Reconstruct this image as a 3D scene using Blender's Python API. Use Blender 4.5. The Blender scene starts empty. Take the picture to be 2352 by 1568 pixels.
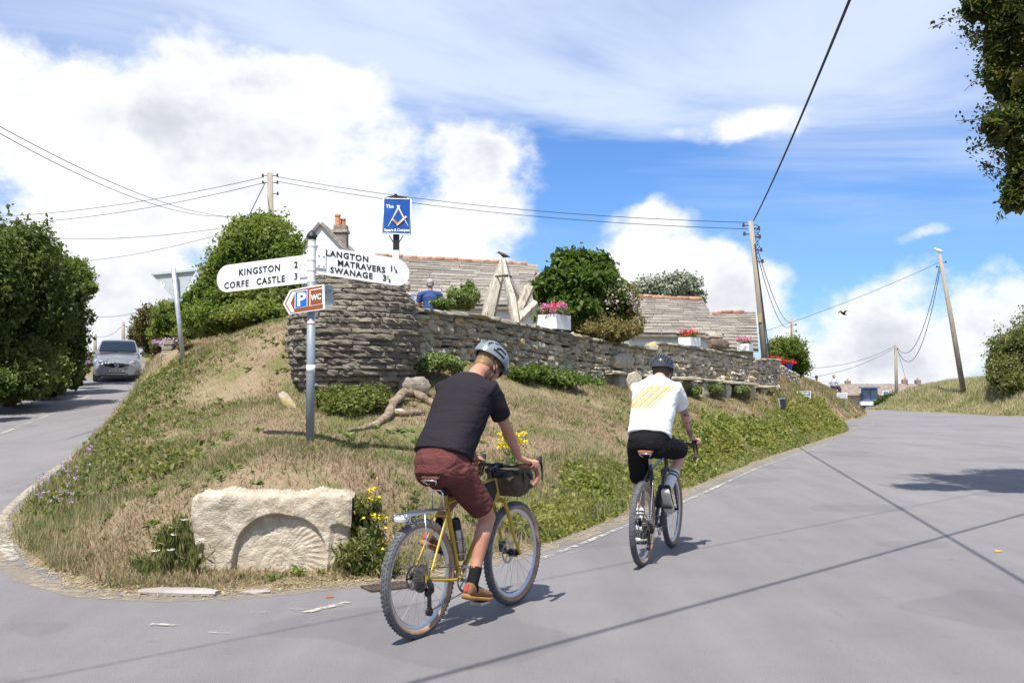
import bpy, bmesh, math, random
import numpy as np
from mathutils import Vector, Matrix, Euler, Quaternion
from mathutils.geometry import delaunay_2d_cdt

R = math.radians
sc = bpy.context.scene
col = sc.collection
random.seed(7)
RNG = np.random.default_rng(7)

# ------------------------------------------------------------------ node helper
class G:
    def __init__(s, nt):
        s.nt = nt
    def n(s, typ, ins=None, **props):
        nd = s.nt.nodes.new(typ)
        for k, v in props.items():
            setattr(nd, k, v)
        for k, v in (ins or {}).items():
            s.put(nd.inputs[k], v)
        return nd
    def put(s, sock, v):
        if isinstance(v, bpy.types.NodeSocket):
            s.nt.links.new(v, sock)
        elif isinstance(v, (tuple, list)) and len(v) == 3 and sock.type == 'RGBA':
            sock.default_value = (*v, 1)
        else:
            sock.default_value = v
    def m(s, op, a, b=None, c=None, clamp=False):
        nd = s.n('ShaderNodeMath', operation=op, use_clamp=clamp)
        for i, v in enumerate((a, b, c)):
            if v is not None:
                s.put(nd.inputs[i], v)
        return nd.outputs[0]
    def vm(s, op, a, b=None, scale=None):
        nd = s.n('ShaderNodeVectorMath', operation=op)
        s.put(nd.inputs[0], a)
        if b is not None:
            s.put(nd.inputs[1], b)
        if scale is not None:
            s.put(nd.inputs['Scale'], scale)
        return nd.outputs[0]
    def mix(s, f, a, b, mode='MIX'):
        nd = s.n('ShaderNodeMix', data_type='RGBA', blend_type=mode)
        s.put(nd.inputs[0], f); s.put(nd.inputs[6], a); s.put(nd.inputs[7], b)
        return nd.outputs[2]
    def ss(s, v, lo, hi, tlo=0.0, thi=1.0):
        nd = s.n('ShaderNodeMapRange', interpolation_type='SMOOTHSTEP')
        for i, x in enumerate((v, lo, hi, tlo, thi)):
            s.put(nd.inputs[i], x)
        return nd.outputs[0]
    def lin(s, v, lo, hi, tlo=0.0, thi=1.0):
        nd = s.n('ShaderNodeMapRange')
        for i, x in enumerate((v, lo, hi, tlo, thi)):
            s.put(nd.inputs[i], x)
        return nd.outputs[0]
    def noise(s, vec, scale, detail=4, rough=.55, dist=0.0, out=0):
        nd = s.n('ShaderNodeTexNoise', {'Vector': vec, 'Scale': scale, 'Detail': detail, 'Roughness': rough, 'Distortion': dist})
        return nd.outputs[out]
    def ramp(s, f, stops, interp='LINEAR'):
        nd = s.n('ShaderNodeValToRGB', {'Fac': f})
        cr = nd.color_ramp; cr.interpolation = interp
        while len(cr.elements) < len(stops):
            cr.elements.new(0.5)
        for e, (p, c) in zip(cr.elements, stops):
            e.position = p; e.color = (*c, 1) if len(c) == 3 else c
        return nd.outputs[0]

# ------------------------------------------------------------------ camera
CAM_H = 1.58
PITCH = math.atan(102 / 2287)
FPX = 2287.0                      # focal length for a picture 2352 wide
cam_d = bpy.data.cameras.new('camera')
cam_d.sensor_width = 36; cam_d.lens = 35; cam_d.clip_start = .1; cam_d.clip_end = 3000
cam = bpy.data.objects.new('camera', cam_d); col.objects.link(cam)
cam.location = (0, 0, CAM_H); cam.rotation_euler = (math.pi / 2 + PITCH, 0, 0)
sc.camera = cam

def at(px, py, Y):
    cx = (px - 1176) / FPX; cy = (784 - py) / FPX
    t = Y / (math.cos(PITCH) - cy * math.sin(PITCH))
    return Vector((cx * t, Y, CAM_H + t * (math.sin(PITCH) + cy * math.cos(PITCH))))
def onz(px, py, z=0.0):
    cx = (px - 1176) / FPX; cy = (784 - py) / FPX
    t = (z - CAM_H) / (math.sin(PITCH) + cy * math.cos(PITCH))
    return Vector((cx * t, t * (math.cos(PITCH) - cy * math.sin(PITCH)), z))

# ------------------------------------------------------------------ sun, sky, exposure
SUN_EL, SUN_AZ = 62.0, 20.0       # the sun stands behind the viewer, a little to the left
sv = Vector((math.sin(R(SUN_AZ)) * math.cos(R(SUN_EL)), math.cos(R(SUN_AZ)) * math.cos(R(SUN_EL)), -math.sin(R(SUN_EL))))
sun_d = bpy.data.lights.new('sun', 'SUN'); sun_d.energy = 4.9; sun_d.angle = R(.53); sun_d.color = (1, .955, .88)
sun = bpy.data.objects.new('sun', sun_d); col.objects.link(sun)
sun.rotation_euler = sv.to_track_quat('-Z', 'Y').to_euler(); sun.location = (-8, -20, 40)

world = bpy.data.worlds.new('World'); sc.world = world; world.use_nodes = True
def build_sky():
    nt = world.node_tree; nt.nodes.clear(); g = G(nt)
    sky = g.n('ShaderNodeTexSky', sky_type='NISHITA', sun_disc=False, sun_elevation=R(SUN_EL), sun_rotation=R(180 + SUN_AZ),
              altitude=60, air_density=1.0, dust_density=.6, ozone_density=2.0)
    d = g.n('ShaderNodeTexCoord').outputs['Generated']
    sx = g.n('ShaderNodeSeparateXYZ', {0: d}).outputs
    DEG = 57.29578
    az = g.m('MULTIPLY', g.m('ARCTAN2', sx[0], sx[1]), DEG)
    el = g.m('MULTIPLY', g.m('ARCSINE', sx[2]), DEG)
    # warp field
    sv3 = g.vm('MULTIPLY', d, (1, 1, 1.35))
    n1 = g.noise(sv3, 8.0, 6, .58)
    n2 = g.noise(g.vm('ADD', sv3, (4.1, 1.7, 8.3)), 2.2, 2, .5)
    wn = g.n('ShaderNodeTexNoise', {'Vector': sv3, 'Scale': 5.0, 'Detail': 2.0, 'Roughness': .6}).outputs[1]
    w = g.vm('SUBTRACT', wn, (.5, .5, .5)); ws = g.n('ShaderNodeSeparateXYZ', {0: w}).outputs
    azw = g.m('MULTIPLY_ADD', ws[0], 9.0, az); elw = g.m('MULTIPLY_ADD', ws[1], 6.0, el)
    p2 = g.n('ShaderNodeCombineXYZ', {0: azw, 1: elw, 2: 0.0}).outputs[0]
    def ell(a0, e0, ra, re, p=1.0):
        q = g.vm('MULTIPLY_ADD', p2, (1 / ra, 1 / re, 0)); nd = q.node; g.put(nd.inputs[2], (-a0 / ra, -e0 / re, 0))
        dt = g.n('ShaderNodeVectorMath', operation='DOT_PRODUCT'); g.put(dt.inputs[0], q); g.put(dt.inputs[1], q)
        return g.m('MULTIPLY_ADD', dt.outputs['Value'], -p, p)
    E = [(-15, 11, 9.5, 7.5), (-22, 9, 11, 10.5), (-6.5, 9.2, 9.0, 6.2), (-14, 3, 17, 7), (-1.5, 6, 4.6, 3.4), (9.2, 4.6, 8.8, 5.2),
         (8.2, 8.6, 3.4, 2.8), (13.5, 14.4, 3.6, 1.0, .5), (19, 2.6, 10.5, 4.2, .9), (26, 3.4, 8, 2.8, .7), (17, 5.6, 4.5, 1.0, .45), (5, 1, 9, 3.0), (22.5, 7.8, 1.9, .5, .4)]
    mx = None
    for e in E:
        v = ell(*e)
        mx = v if mx is None else g.m('SMOOTH_MAX', mx, v, .25)
    # beyond the view the same broken cloud goes on, set by slow noise
    out = g.m('MULTIPLY', g.m('SUBTRACT', n2, .56), 3.2)
    mx = g.m('MAXIMUM', mx, g.m('SUBTRACT', out, g.ss(g.m('ABSOLUTE', az), 44, 30, 0.0, 4.0)))
    dens = g.m('ADD', g.m('MULTIPLY', mx, .62), g.m('MULTIPLY', g.m('SUBTRACT', n1, .5), 2.5))
    cum = g.ss(dens, .0, .50)
    # thin high cloud, drawn out in streaks
    cz = g.m('ADD', g.m('MAXIMUM', sx[2], 0.0), .10)
    pl = g.n('ShaderNodeCombineXYZ', {0: g.m('DIVIDE', sx[0], cz), 1: g.m('DIVIDE', sx[1], cz), 2: 3.0}).outputs[0]
    mp = g.n('ShaderNodeMapping', {'Vector': pl, 'Rotation': (0, 0, R(-38)), 'Scale': (.75, 1.25, 1)}).outputs[0]
    c1 = g.noise(mp, .62, 6, .58, .8)
    c1 = g.m('ADD', c1, g.m('MULTIPLY', g.m('SUBTRACT', n2, .5), .8))
    cir = g.m('MULTIPLY', g.ss(c1, .34, .68), g.m('MULTIPLY', g.ss(el, 6, 14), .92))
    # shading of the heaps: bright tops, soft grey bellies
    core = g.ss(dens, .25, .95)
    n4 = g.noise(g.vm('ADD', sv3, (3.3, 2.2, .4)), 6.0, 4, .6)
    low = g.ss(el, 11, 0.0)
    grey = g.m('MULTIPLY', core, g.ss(g.m('ADD', n4, g.m('MULTIPLY', low, .22)), .42, .66))
    ccol = g.mix(grey, (.70, .71, .72), (.45, .47, .52))
    skyc = g.vm('MULTIPLY', sky.outputs[0], (.050, .074, .110))
    a = g.mix(cir, skyc, (.50, .57, .70))
    b = g.mix(cum, a, ccol)
    bg = g.n('ShaderNodeBackground', {'Color': b, 'Strength': 1.0})
    out = g.n('ShaderNodeOutputWorld'); nt.links.new(bg.outputs[0], out.inputs[0])
build_sky()
world.cycles.sampling_method = 'MANUAL'; world.cycles.sample_map_resolution = 512

sc.view_settings.view_transform = 'Standard'; sc.view_settings.look = 'None'
sc.view_settings.exposure = .62; sc.view_settings.gamma = 1.0; sc.view_settings.use_curve_mapping = False
sc.render.engine = 'CYCLES'
sc.cycles.max_bounces = 6; sc.cycles.diffuse_bounces = 3; sc.cycles.glossy_bounces = 3; sc.cycles.transmission_bounces = 6; sc.cycles.transparent_max_bounces = 12
sc.cycles.caustics_reflective = False; sc.cycles.caustics_refractive = False
sc.cycles.use_denoising = True

# ------------------------------------------------------------------ mesh helper
def V(*a):
    return Vector(a)
class MB:
    def __init__(s):
        s.v = []; s.f = []; s.mi = []; s.cur = 0
    def add(s, vs, fs):
        b = len(s.v); s.v += [tuple(x) for x in vs]
        for f in fs:
            s.f.append(tuple(i + b for i in f)); s.mi.append(s.cur)
        return s
    def rings(s, rs, caps=True, closed=True):
        n = len(rs[0]); vs = [p for r in rs for p in r]; fs = []
        for i in range(len(rs) - 1):
            for j in range(n if closed else n - 1):
                k = (j + 1) % n
                fs.append((i * n + j, i * n + k, (i + 1) * n + k, (i + 1) * n + j))
        if caps and closed:
            fs.append(tuple(range(n))[::-1]); fs.append(tuple((len(rs) - 1) * n + j for j in range(n)))
        return s.add(vs, fs)
    def tube(s, pts, r, n=8, caps=True, flat=1.0, up=None, closed=False):
        pts = [Vector(p) for p in pts]; m = len(pts)
        rr = list(r) if hasattr(r, '__len__') else [r] * m
        tg = []
        for i in range(m):
            if closed:
                t = pts[(i + 1) % m] - pts[i - 1]
            else:
                t = pts[min(i + 1, m - 1)] - pts[max(i - 1, 0)]
            tg.append(t.normalized() if t.length > 1e-9 else Vector((0, 0, 1)))
        u = Vector(up) if up is not None else (Vector((0, 0, 1)) if abs(tg[0].z) < .9 else Vector((1, 0, 0)))
        rs = []
        for i in range(m):
            a = u - tg[i] * u.dot(tg[i])
            if a.length < 1e-6:
                a = tg[i].orthogonal()
            a.normalize(); b = tg[i].cross(a); u = a
            rs.append([pts[i] + (a * math.cos(2 * math.pi * k / n) * flat + b * math.sin(2 * math.pi * k / n)) * rr[i] for k in range(n)])
        if closed:
            rs.append(rs[0]); return s.rings(rs, caps=False)
        return s.rings(rs, caps)
    def box(s, c, d, M=None):
        c = Vector(c); x, y, z = d[0] / 2, d[1] / 2, d[2] / 2
        vs = [Vector(p) for p in ((-x, -y, -z), (x, -y, -z), (x, y, -z), (-x, y, -z), (-x, -y, z), (x, -y, z), (x, y, z), (-x, y, z))]
        if M is not None:
            vs = [M @ p for p in vs]
        return s.add([p + c for p in vs], [(0, 3, 2, 1), (4, 5, 6, 7), (0, 1, 5, 4), (1, 2, 6, 5), (2, 3, 7, 6), (3, 0, 4, 7)])
    def ell(s, c, r, M=None, nu=14, nv=9):
        c = Vector(c); r = (r, r, r) if not hasattr(r, '__len__') else r
        rs = []
        for i in range(1, nv):
            t = math.pi * i / nv - math.pi / 2
            ring = []
            for j in range(nu):
                a = 2 * math.pi * j / nu
                p = Vector((r[0] * math.cos(t) * math.cos(a), r[1] * math.cos(t) * math.sin(a), r[2] * math.sin(t)))
                ring.append((M @ p if M is not None else p) + c)
            rs.append(ring)
        lo = Vector((0, 0, -r[2])); hi = Vector((0, 0, r[2]))
        if M is not None:
            lo = M @ lo; hi = M @ hi
        b = len(s.v); s.rings(rs, caps=False)
        L = len(rs)
        s.add([lo + c, hi + c], [])
        q = len(s.v)
        for j in range(nu):
            k = (j + 1) % nu
            s.f.append((q - 2, b + k, b + j)); s.mi.append(s.cur)
            s.f.append((q - 1, b + (L - 1) * nu + j, b + (L - 1) * nu + k)); s.mi.append(s.cur)
        return s
    def lathe(s, prof, n=20, c=(0, 0, 0), M=None, caps=True):
        c = Vector(c); rs = []
        for (r, z) in prof:
            ring = [Vector((r * math.cos(2 * math.pi * j / n), r * math.sin(2 * math.pi * j / n), z)) for j in range(n)]
            rs.append([(M @ p if M is not None else p) + c for p in ring])
        return s.rings(rs, caps)
    def prism(s, poly, t, M=None, c=(0, 0, 0)):
        """poly: outline in local x,z (counterclockwise seen from -y); thickness t along y, centred"""
        c = Vector(c); n = len(poly)
        A = [Vector((x, -t / 2, z)) for x, z in poly]; B = [Vector((x, t / 2, z)) for x, z in poly]
        vs = A + B
        if M is not None:
            vs = [M @ p for p in vs]
        fs = [tuple(range(n)), tuple(range(2 * n - 1, n - 1, -1))]
        for j in range(n):
            k = (j + 1) % n
            fs.append((j, n + j, n + k, k))
        return s.add([p + c for p in vs], fs)
    def data(s, name, mats, smooth=False):
        me = bpy.data.meshes.new(name); me.from_pydata([tuple(v) for v in s.v], [], s.f); 
        for m in (mats if isinstance(mats, (list, tuple)) else [mats]):
            me.materials.append(m)
        if isinstance(mats, (list, tuple)) and len(mats) > 1:
            me.polygons.foreach_set('material_index', s.mi)
        if smooth:
            me.polygons.foreach_set('use_smooth', [True] * len(me.polygons))
        me.update()
        return me
    def build(s, name, mats, parent=None, smooth=False, world=False, auto=None):
        if world and parent is not None:
            Mi = rootM(parent).inverted(); s.v = [tuple(Mi @ Vector(p)) for p in s.v]
        me = s.data(name, mats, smooth or auto is not None)
        if auto is not None:
            sharp_by_angle(me, auto)
        return link(name, me, parent)
def sharp_by_angle(me, deg):
    bm = bmesh.new(); bm.from_mesh(me); bm.normal_update()
    for e in bm.edges:
        if len(e.link_faces) == 2 and e.calc_face_angle(0) > R(deg):
            e.smooth = False
    bm.to_mesh(me); bm.free()
def rootM(o):
    return Matrix.LocRotScale(o.location, o.rotation_euler, o.scale)
def link(name, data, parent=None):
    o = bpy.data.objects.new(name, data); col.objects.link(o)
    if parent is not None:
        o.parent = parent
    return o
def tag(o, label=None, cat=None, group=None, kind=None):
    if label: o['label'] = label
    if cat: o['category'] = cat
    if group: o['group'] = group
    if kind: o['kind'] = kind
    return o
def empty(name, loc, rz=0.0, label=None, cat=None, group=None):
    o = bpy.data.objects.new(name, None); col.objects.link(o)
    o.location = loc; o.rotation_euler = (0, 0, rz); o.empty_display_size = .2
    return tag(o, label, cat, group)
def meshnp(name, v, f, mat, parent=None, smooth=False):
    """fast mesh from numpy arrays, f of shape (n,k)"""
    me = bpy.data.meshes.new(name); n, k = f.shape
    me.vertices.add(len(v)); me.vertices.foreach_set('co', np.ascontiguousarray(v, dtype=np.float32).ravel())
    me.loops.add(n * k); me.loops.foreach_set('vertex_index', np.ascontiguousarray(f, dtype=np.int32).ravel())
    me.polygons.add(n); me.polygons.foreach_set('loop_start', np.arange(0, n * k, k, dtype=np.int32))
    try:
        me.polygons.foreach_set('loop_total', np.full(n, k, dtype=np.int32))
    except Exception:
        pass
    if smooth:
        me.polygons.foreach_set('use_smooth', np.ones(n, dtype=bool))
    for m in (mat if isinstance(mat, (list, tuple)) else [mat]):
        me.materials.append(m)
    me.update(calc_edges=True)
    return link(name, me, parent)
def text_mesh(body, size, offset=0.0, extrude=.002, spacing=1.0, align='LEFT', shear=0):
    cu = bpy.data.curves.new('lettering', 'FONT'); cu.body = body; cu.size = size; cu.offset = offset; cu.extrude = extrude
    cu.space_character = spacing; cu.align_x = align; cu.resolution_u = 3; cu.shear = shear
    o = bpy.data.objects.new('lettering', cu); col.objects.link(o)
    dg = bpy.context.evaluated_depsgraph_get(); dg.update()
    me = bpy.data.meshes.new_from_object(o.evaluated_get(dg)); col.objects.unlink(o); bpy.data.objects.remove(o); 
    return me
def place_text(body, size, parent, mat, M, name='lettering', **kw):
    """M: matrix taking text plane x,y (z = out of the face) to parent's space"""
    me = text_mesh(body, size, **kw); me.transform(M); me.materials.clear(); me.materials.append(mat)
    return link(name, me, parent)

# ------------------------------------------------------------------ materials
MATS = {}
def mat(name, c1, c2=None, scale=6.0, rough=.8, metal=0.0, bump=0.0, bscale=40.0, rnd=0.0, spec=.35, detail=5, c3=None, s3=2.0, t3=(.55, .7),
        coat=0.0, cut=(.35, .65), bdist=.01, huer=0.0, stretch=(1, 1, 1)):
    if name in MATS:
        return MATS[name]
    m = bpy.data.materials.new(name); m.use_nodes = True; nt = m.node_tree; nt.nodes.clear(); g = G(nt)
    tc = g.n('ShaderNodeTexCoord').outputs['Object']
    oi = g.n('ShaderNodeObjectInfo').outputs['Random']; isl = g.n('ShaderNodeNewGeometry').outputs['Random Per Island']
    rn = g.m('FRACT', g.m('ADD', g.m('MULTIPLY', oi, 7.31), isl))
    off = g.n('ShaderNodeCombineXYZ', {0: g.m('MULTIPLY', rn, 37.0), 1: g.m('MULTIPLY', rn, 91.0), 2: 0.0}).outputs[0]
    if rnd or huer:
        vec = g.vm('ADD', tc, off)
    else:
        vec = tc
    if stretch != (1, 1, 1):
        vec = g.vm('MULTIPLY', vec, stretch)
    c = (*c1, 1)
    if c2 is not None:
        c = g.mix(g.ss(g.noise(vec, scale, detail), cut[0], cut[1]), c1, c2)
    if c3 is not None:
        c = g.mix(g.ss(g.noise(g.vm('ADD', vec, (5, 3, 1)), s3, 5, .6), *t3), c, c3)
    if rnd:
        c = g.mix(1.0, c, g.ramp(rn, [(0, (1 - rnd,) * 3), (1, (1 + rnd,) * 3)]), 'MULTIPLY')
    if huer:
        hs = g.n('ShaderNodeHueSaturation', {'Hue': g.lin(g.m('FRACT', g.m('MULTIPLY', rn, 5.7)), 0, 1, .5 - huer, .5 + huer), 'Color': c})
        c = hs.outputs[0]
    b = g.n('ShaderNodeBsdfPrincipled', {'Base Color': c, 'Roughness': rough, 'Metallic': metal, 'Specular IOR Level': spec, 'Coat Weight': coat})
    if bump:
        bn = g.n('ShaderNodeBump', {'Strength': bump, 'Distance': bdist, 'Height': g.noise(vec, bscale, 6, .62)})
        nt.links.new(bn.outputs[0], b.inputs['Normal'])
    o = g.n('ShaderNodeOutputMaterial'); nt.links.new(b.outputs[0], o.inputs[0])
    MATS[name] = m
    return m
def leafmat(name, cols, trans=.35, rough=.55, big=None, bs=.5):
    """foliage: every leaf its own tone between the given colours"""
    m = bpy.data.materials.new(name); m.use_nodes = True; nt = m.node_tree; nt.nodes.clear(); g = G(nt)
    isl = g.n('ShaderNodeNewGeometry').outputs['Random Per Island']
    k = len(cols)
    c = g.ramp(isl, [(i / max(1, k - 1), x) for i, x in enumerate(cols)])
    if big:
        tc = g.n('ShaderNodeTexCoord').outputs['Object']
        c = g.mix(g.ss(g.noise(tc, bs, 3), .42, .62), c, g.mix(isl, big, [x * .75 for x in big]))
    b = g.n('ShaderNodeBsdfPrincipled', {'Base Color': c, 'Roughness': rough, 'Specular IOR Level': .3})
    t = g.n('ShaderNodeBsdfTranslucent', {'Color': g.mix(1.0, c, (1.25, 1.35, .6), 'MULTIPLY')})
    mx = g.n('ShaderNodeMixShader', {0: trans}); nt.links.new(b.outputs[0], mx.inputs[1]); nt.links.new(t.outputs[0], mx.inputs[2])
    o = g.n('ShaderNodeOutputMaterial'); nt.links.new(mx.outputs[0], o.inputs[0])
    MATS[name] = m
    return m
# ------------------------------------------------------------------ the lie of the land
def sstep(x, a, b):
    t = np.clip((x - a) / (b - a), 0, 1); return t * t * (3 - 2 * t)
def zroad(X, Y):
    """road surface: level main road, the lane on the left climbs"""
    X = np.asarray(X, float); Y = np.asarray(Y, float)
    r = .062 * np.log1p(np.exp((np.minimum(Y, 62) - 9.5) * 1.5)) / 1.5
    r = r * (1 - sstep(X, -5.5, -1.0) * (1 - 0))
    far = -.035 * np.maximum(0, Y - 66) * sstep(X, 5, 15)
    return r + np.maximum(far, -1.6)
def sdist(poly, X, Y):
    """signed distance to a polygon, positive inside"""
    P = np.asarray(poly, float); d = np.full(X.shape, 1e9); ins = np.zeros(X.shape, bool)
    for i in range(len(P)):
        ax, ay = P[i]; bx, by = P[(i + 1) % len(P)]
        ex, ey = bx - ax, by - ay; L = ex * ex + ey * ey
        t = np.clip(((X - ax) * ex + (Y - ay) * ey) / L, 0, 1)
        d = np.minimum(d, np.hypot(X - ax - t * ex, Y - ay - t * ey))
        c = ((ay > Y) != (by > Y))
        if ey != 0:
            c &= X < (bx - ax) * (Y - ay) / (by - ay) + ax
            ins ^= c
    return np.where(ins, d, -d)
def smooth_poly(p, it=2):
    p = [tuple(x) for x in p]
    for _ in range(it):
        q = []
        for i in range(len(p)):
            a, b = p[i], p[(i + 1) % len(p)]
            q += [(a[0] * .75 + b[0] * .25, a[1] * .75 + b[1] * .25), (a[0] * .25 + b[0] * .75, a[1] * .25 + b[1] * .75)]
        p = q
    return p
BANK = smooth_poly([(-15.6, 43), (-14.3, 39), (-10.3, 26.3), (-7.35, 17), (-6.15, 13), (-5.75, 11.6), (-5.2, 10.3), (-4.55, 9.3), (-3.8, 8.35), (-3.2, 7.75), (-2.6, 7.62), (-2.05, 7.72), (-1.7, 7.95),
        (-1.25, 8.1), (-.75, 8.4), (-.2, 9.15), (.52, 10.4), (1.42, 12.4), (2.45, 14.8), (5.15, 21), (9.2, 29.5), (12.3, 36), (12.3, 38), (12.7, 40.5), (13.9, 43.5), (15.6, 46.2), (17.3, 49),
        (21.6, 60.5), (23.0, 66), (21, 78), (10, 95), (-10, 95), (-20, 62)], 2)
RIGHTB = smooth_poly([(80, 38), (40, 45), (26.2, 50.9), (25.5, 54), (25.3, 57), (25.1, 61), (24.6, 66), (25.5, 74), (34, 90), (60, 110), (140, 110), (140, 40)], 2)
LEFTB = smooth_poly([(-16.9, 39), (-13.6, 26.3), (-11.4, 18), (-11.3, 14), (-13.5, 8), (-20, 2), (-40, -2), (-120, -2), (-120, 90), (-26, 90), (-22, 60)], 2)
VERGE = [(7.6, 2), (9.6, 14), (12.6, 20), (20, 24), (60, 24), (60, -20), (7.6, -20)]
CTRL = [(712, 1030, 11), (440, 1142, 9.3), (620, 1140, 9.3), (800, 1142, 9.2), (690, 892, 15.3), (940, 897, 15.5), (810, 912, 14.5), (960, 832, 16.6), (1180, 856, 19.3), (1300, 871, 21.3),
        (1420, 893, 23.3), (1560, 895, 26.3), (1738, 890, 30.3), (1765, 862, 34), (1830, 888, 36), (1872, 890, 47), (1905, 895, 52), (1938, 915, 55), (1968, 932, 58), (423, 834, 18.7), (500, 792, 19.3), (600, 752, 18.8), (660, 742, 17.4),
        (670, 800, 16), (300, 950, 16.2), (450, 950, 14.5), (560, 900, 15.6), (300, 1150, 10.6), (450, 1050, 11.6), (150, 1205, 9.9), (600, 1000, 12.3), (1300, 1050, 13.6), (1250, 950, 16),
        (1100, 930, 15.6), (1000, 1100, 10.6), (900, 1200, 9.1), (1400, 950, 18.5), (1600, 950, 22), (1450, 1100, 13.9), (1750, 970, 26), (1850, 932, 33), (350, 1250, 8.7), (400, 1330, 8.0), (860, 1060, 11.6), (820, 960, 13.2)]
cp = [tuple(at(*c)) for c in CTRL]
cp += [(-1.2, 8.6, .06), (-2.4, 8.2, .02), (-3.0, 8.2, .03), (-1.6, 8.3, .03), (-2.0, 8.6, .03), (-2.8, 8.6, .04), (-5, 30, 2.9), (0, 26, 2.75), (5, 33, 2.6), (-3, 40, 2.9), (-12, 45, 2.9), (-11, 33, 2.6), (-9, 26, 2.5), (8, 45, 2.2), (10, 60, 1.2), (0, 60, 2.2), (0, 90, -.5), (12, 80, -1), (-18, 80, 3.4), (2.2, 19.5, 1.3), (-6.2, 22, 2.5)]
cp = np.array(cp)
def edge_ctrl():
    pts = []
    n = len(BANK)
    for i in range(0, n, 3):
        x, y = BANK[i]; pts.append((x, y, float(zroad(x, y)) + .04))
    return np.array(pts)
cp = np.vstack([cp, edge_ctrl()])
def tps_fit(P, lam=.02):
    n = len(P); d = np.hypot(P[:, None, 0] - P[None, :, 0], P[:, None, 1] - P[None, :, 1])
    K = np.where(d > 0, d * d * np.log(d + 1e-12), 0) + lam * np.eye(n)
    A = np.zeros((n + 3, n + 3)); A[:n, :n] = K; A[:n, n] = 1; A[:n, n + 1:] = P[:, :2]; A[n:, :n] = A[:n, n:].T
    return np.linalg.solve(A, np.concatenate([P[:, 2], np.zeros(3)]))
TW = tps_fit(cp)
def tps(X, Y):
    o = TW[-3] + TW[-2] * X + TW[-1] * Y
    for (x, y, _), w in zip(cp, TW):
        d2 = (X - x) ** 2 + (Y - y) ** 2
        o = o + w * .5 * d2 * np.log(d2 + 1e-12)
    return o
def wob(X, Y):
    return (np.sin(X * 1.7 + 1.3 * np.sin(Y * 1.1)) * np.cos(Y * 1.9 + X * .6) * .5 + .5 * np.sin(X * 4.3 + Y * 2.2) * np.sin(Y * 5.1 - X * 1.7))
def zground(X, Y):
    X = np.asarray(X, float); Y = np.asarray(Y, float); zr = zroad(X, Y)
    sd = sdist(BANK, X, Y) + .06 * np.sin(X * 5.1 + Y * 3.3) * np.sin(Y * 4.1 - X * 2.0) + .03 * np.sin(X * 13 + Y * 9)
    t = np.maximum(tps(X, Y) + .03 * wob(X, Y), zr + .015)
    zb = zr + np.clip(sd * .5, -.12, .03) + (t - zr) * sstep(sd, 0, .9)
    sr = sdist(RIGHTB, X, Y)
    hr = .10 + 1.45 * sstep(X, 25.0, 30.5) + .7 * sstep(X, 29, 38)
    zrb = zr + np.clip(sr * .5, -.12, .05) + hr * sstep(sr, 0, 3.2)
    sv_ = sdist(VERGE, X, Y)
    zv = zr + np.clip(sv_ * .5, -.12, .05) + .6 * sstep(sv_, 0, 2.0)
    sl = sdist(LEFTB, X, Y)
    zlb = zr + np.clip(sl * .5, -.12, .05) + .5 * sstep(sl, 0, 2.0)
    z = np.where(sd > -.6, zb, np.where(sr > -.6, zrb, np.where(sl > -.6, zlb, np.where(sv_ > -.6, zv, zr - .12))))
    rad = np.hypot(X, Y - 20)
    return z * (1 - sstep(rad, 90, 190)) + -2.5 * sstep(rad, 90, 190)
zground_exact = zground
_GXS = np.arange(-30, 60.01, .15); _GYS = np.arange(4, 112.01, .15)
class Field:
    def __init__(s, f):
        s.f = f; a, b = np.meshgrid(_GXS, _GYS, indexing='ij'); s.z = f(a, b)
    def __call__(s, X, Y):
        X = np.asarray(X, float); Y = np.asarray(Y, float)
        u = np.clip((X - _GXS[0]) / .15, 0, len(_GXS) - 1.001); v = np.clip((Y - _GYS[0]) / .15, 0, len(_GYS) - 1.001)
        i = u.astype(int); j = v.astype(int); u = u - i; v = v - j; z = s.z
        return (z[i, j] * (1 - u) + z[i + 1, j] * u) * (1 - v) + (z[i, j + 1] * (1 - u) + z[i + 1, j + 1] * u) * v
zground = Field(zground_exact)
def gz(x, y):
    return float(zground(x, y))
def onground(px, py, y0=6.0):
    Y = y0
    while Y < 110:
        p = at(px, py, Y)
        if p.z <= gz(p.x, p.y): return Vector((p.x, p.y, gz(p.x, p.y)))
        Y += .04
    return at(px, py, y0)
def gzd(x, y):
    return max(gz(x, y), float(zroad(x, y)))

def spaced(parts):
    out = []
    for a, b, s in parts:
        n = max(1, int(round((b - a) / s))); out += list(np.linspace(a, b, n, endpoint=False))
    out.append(parts[-1][1]); return np.array(out)
XS = spaced([(-1500, -300, 200), (-300, -60, 30), (-60, -20, 2.5), (-20, -8, .5), (-8, 4, .11), (4, 14, .2), (14, 40, .8), (40, 100, 6), (100, 300, 40), (300, 1500, 240)])
YS = spaced([(-300, -20, 60), (-20, 6.5, 2), (6.5, 18, .11), (18, 38, .25), (38, 70, .7), (70, 120, 4), (120, 300, 20), (300, 2200, 240)])
def sheet(name, XS, YS, fz, m):
    GX, GY = np.meshgrid(XS, YS, indexing='ij'); Z = fz(GX, GY)
    v = np.stack([GX, GY, Z], -1).reshape(-1, 3); a, b = len(XS), len(YS)
    i, j = np.meshgrid(np.arange(a - 1), np.arange(b - 1), indexing='ij'); q = (i * b + j).ravel()
    f = np.stack([q, q + b, q + b + 1, q + 1], -1)
    return meshnp(name, v, f, m, smooth=True)

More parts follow.
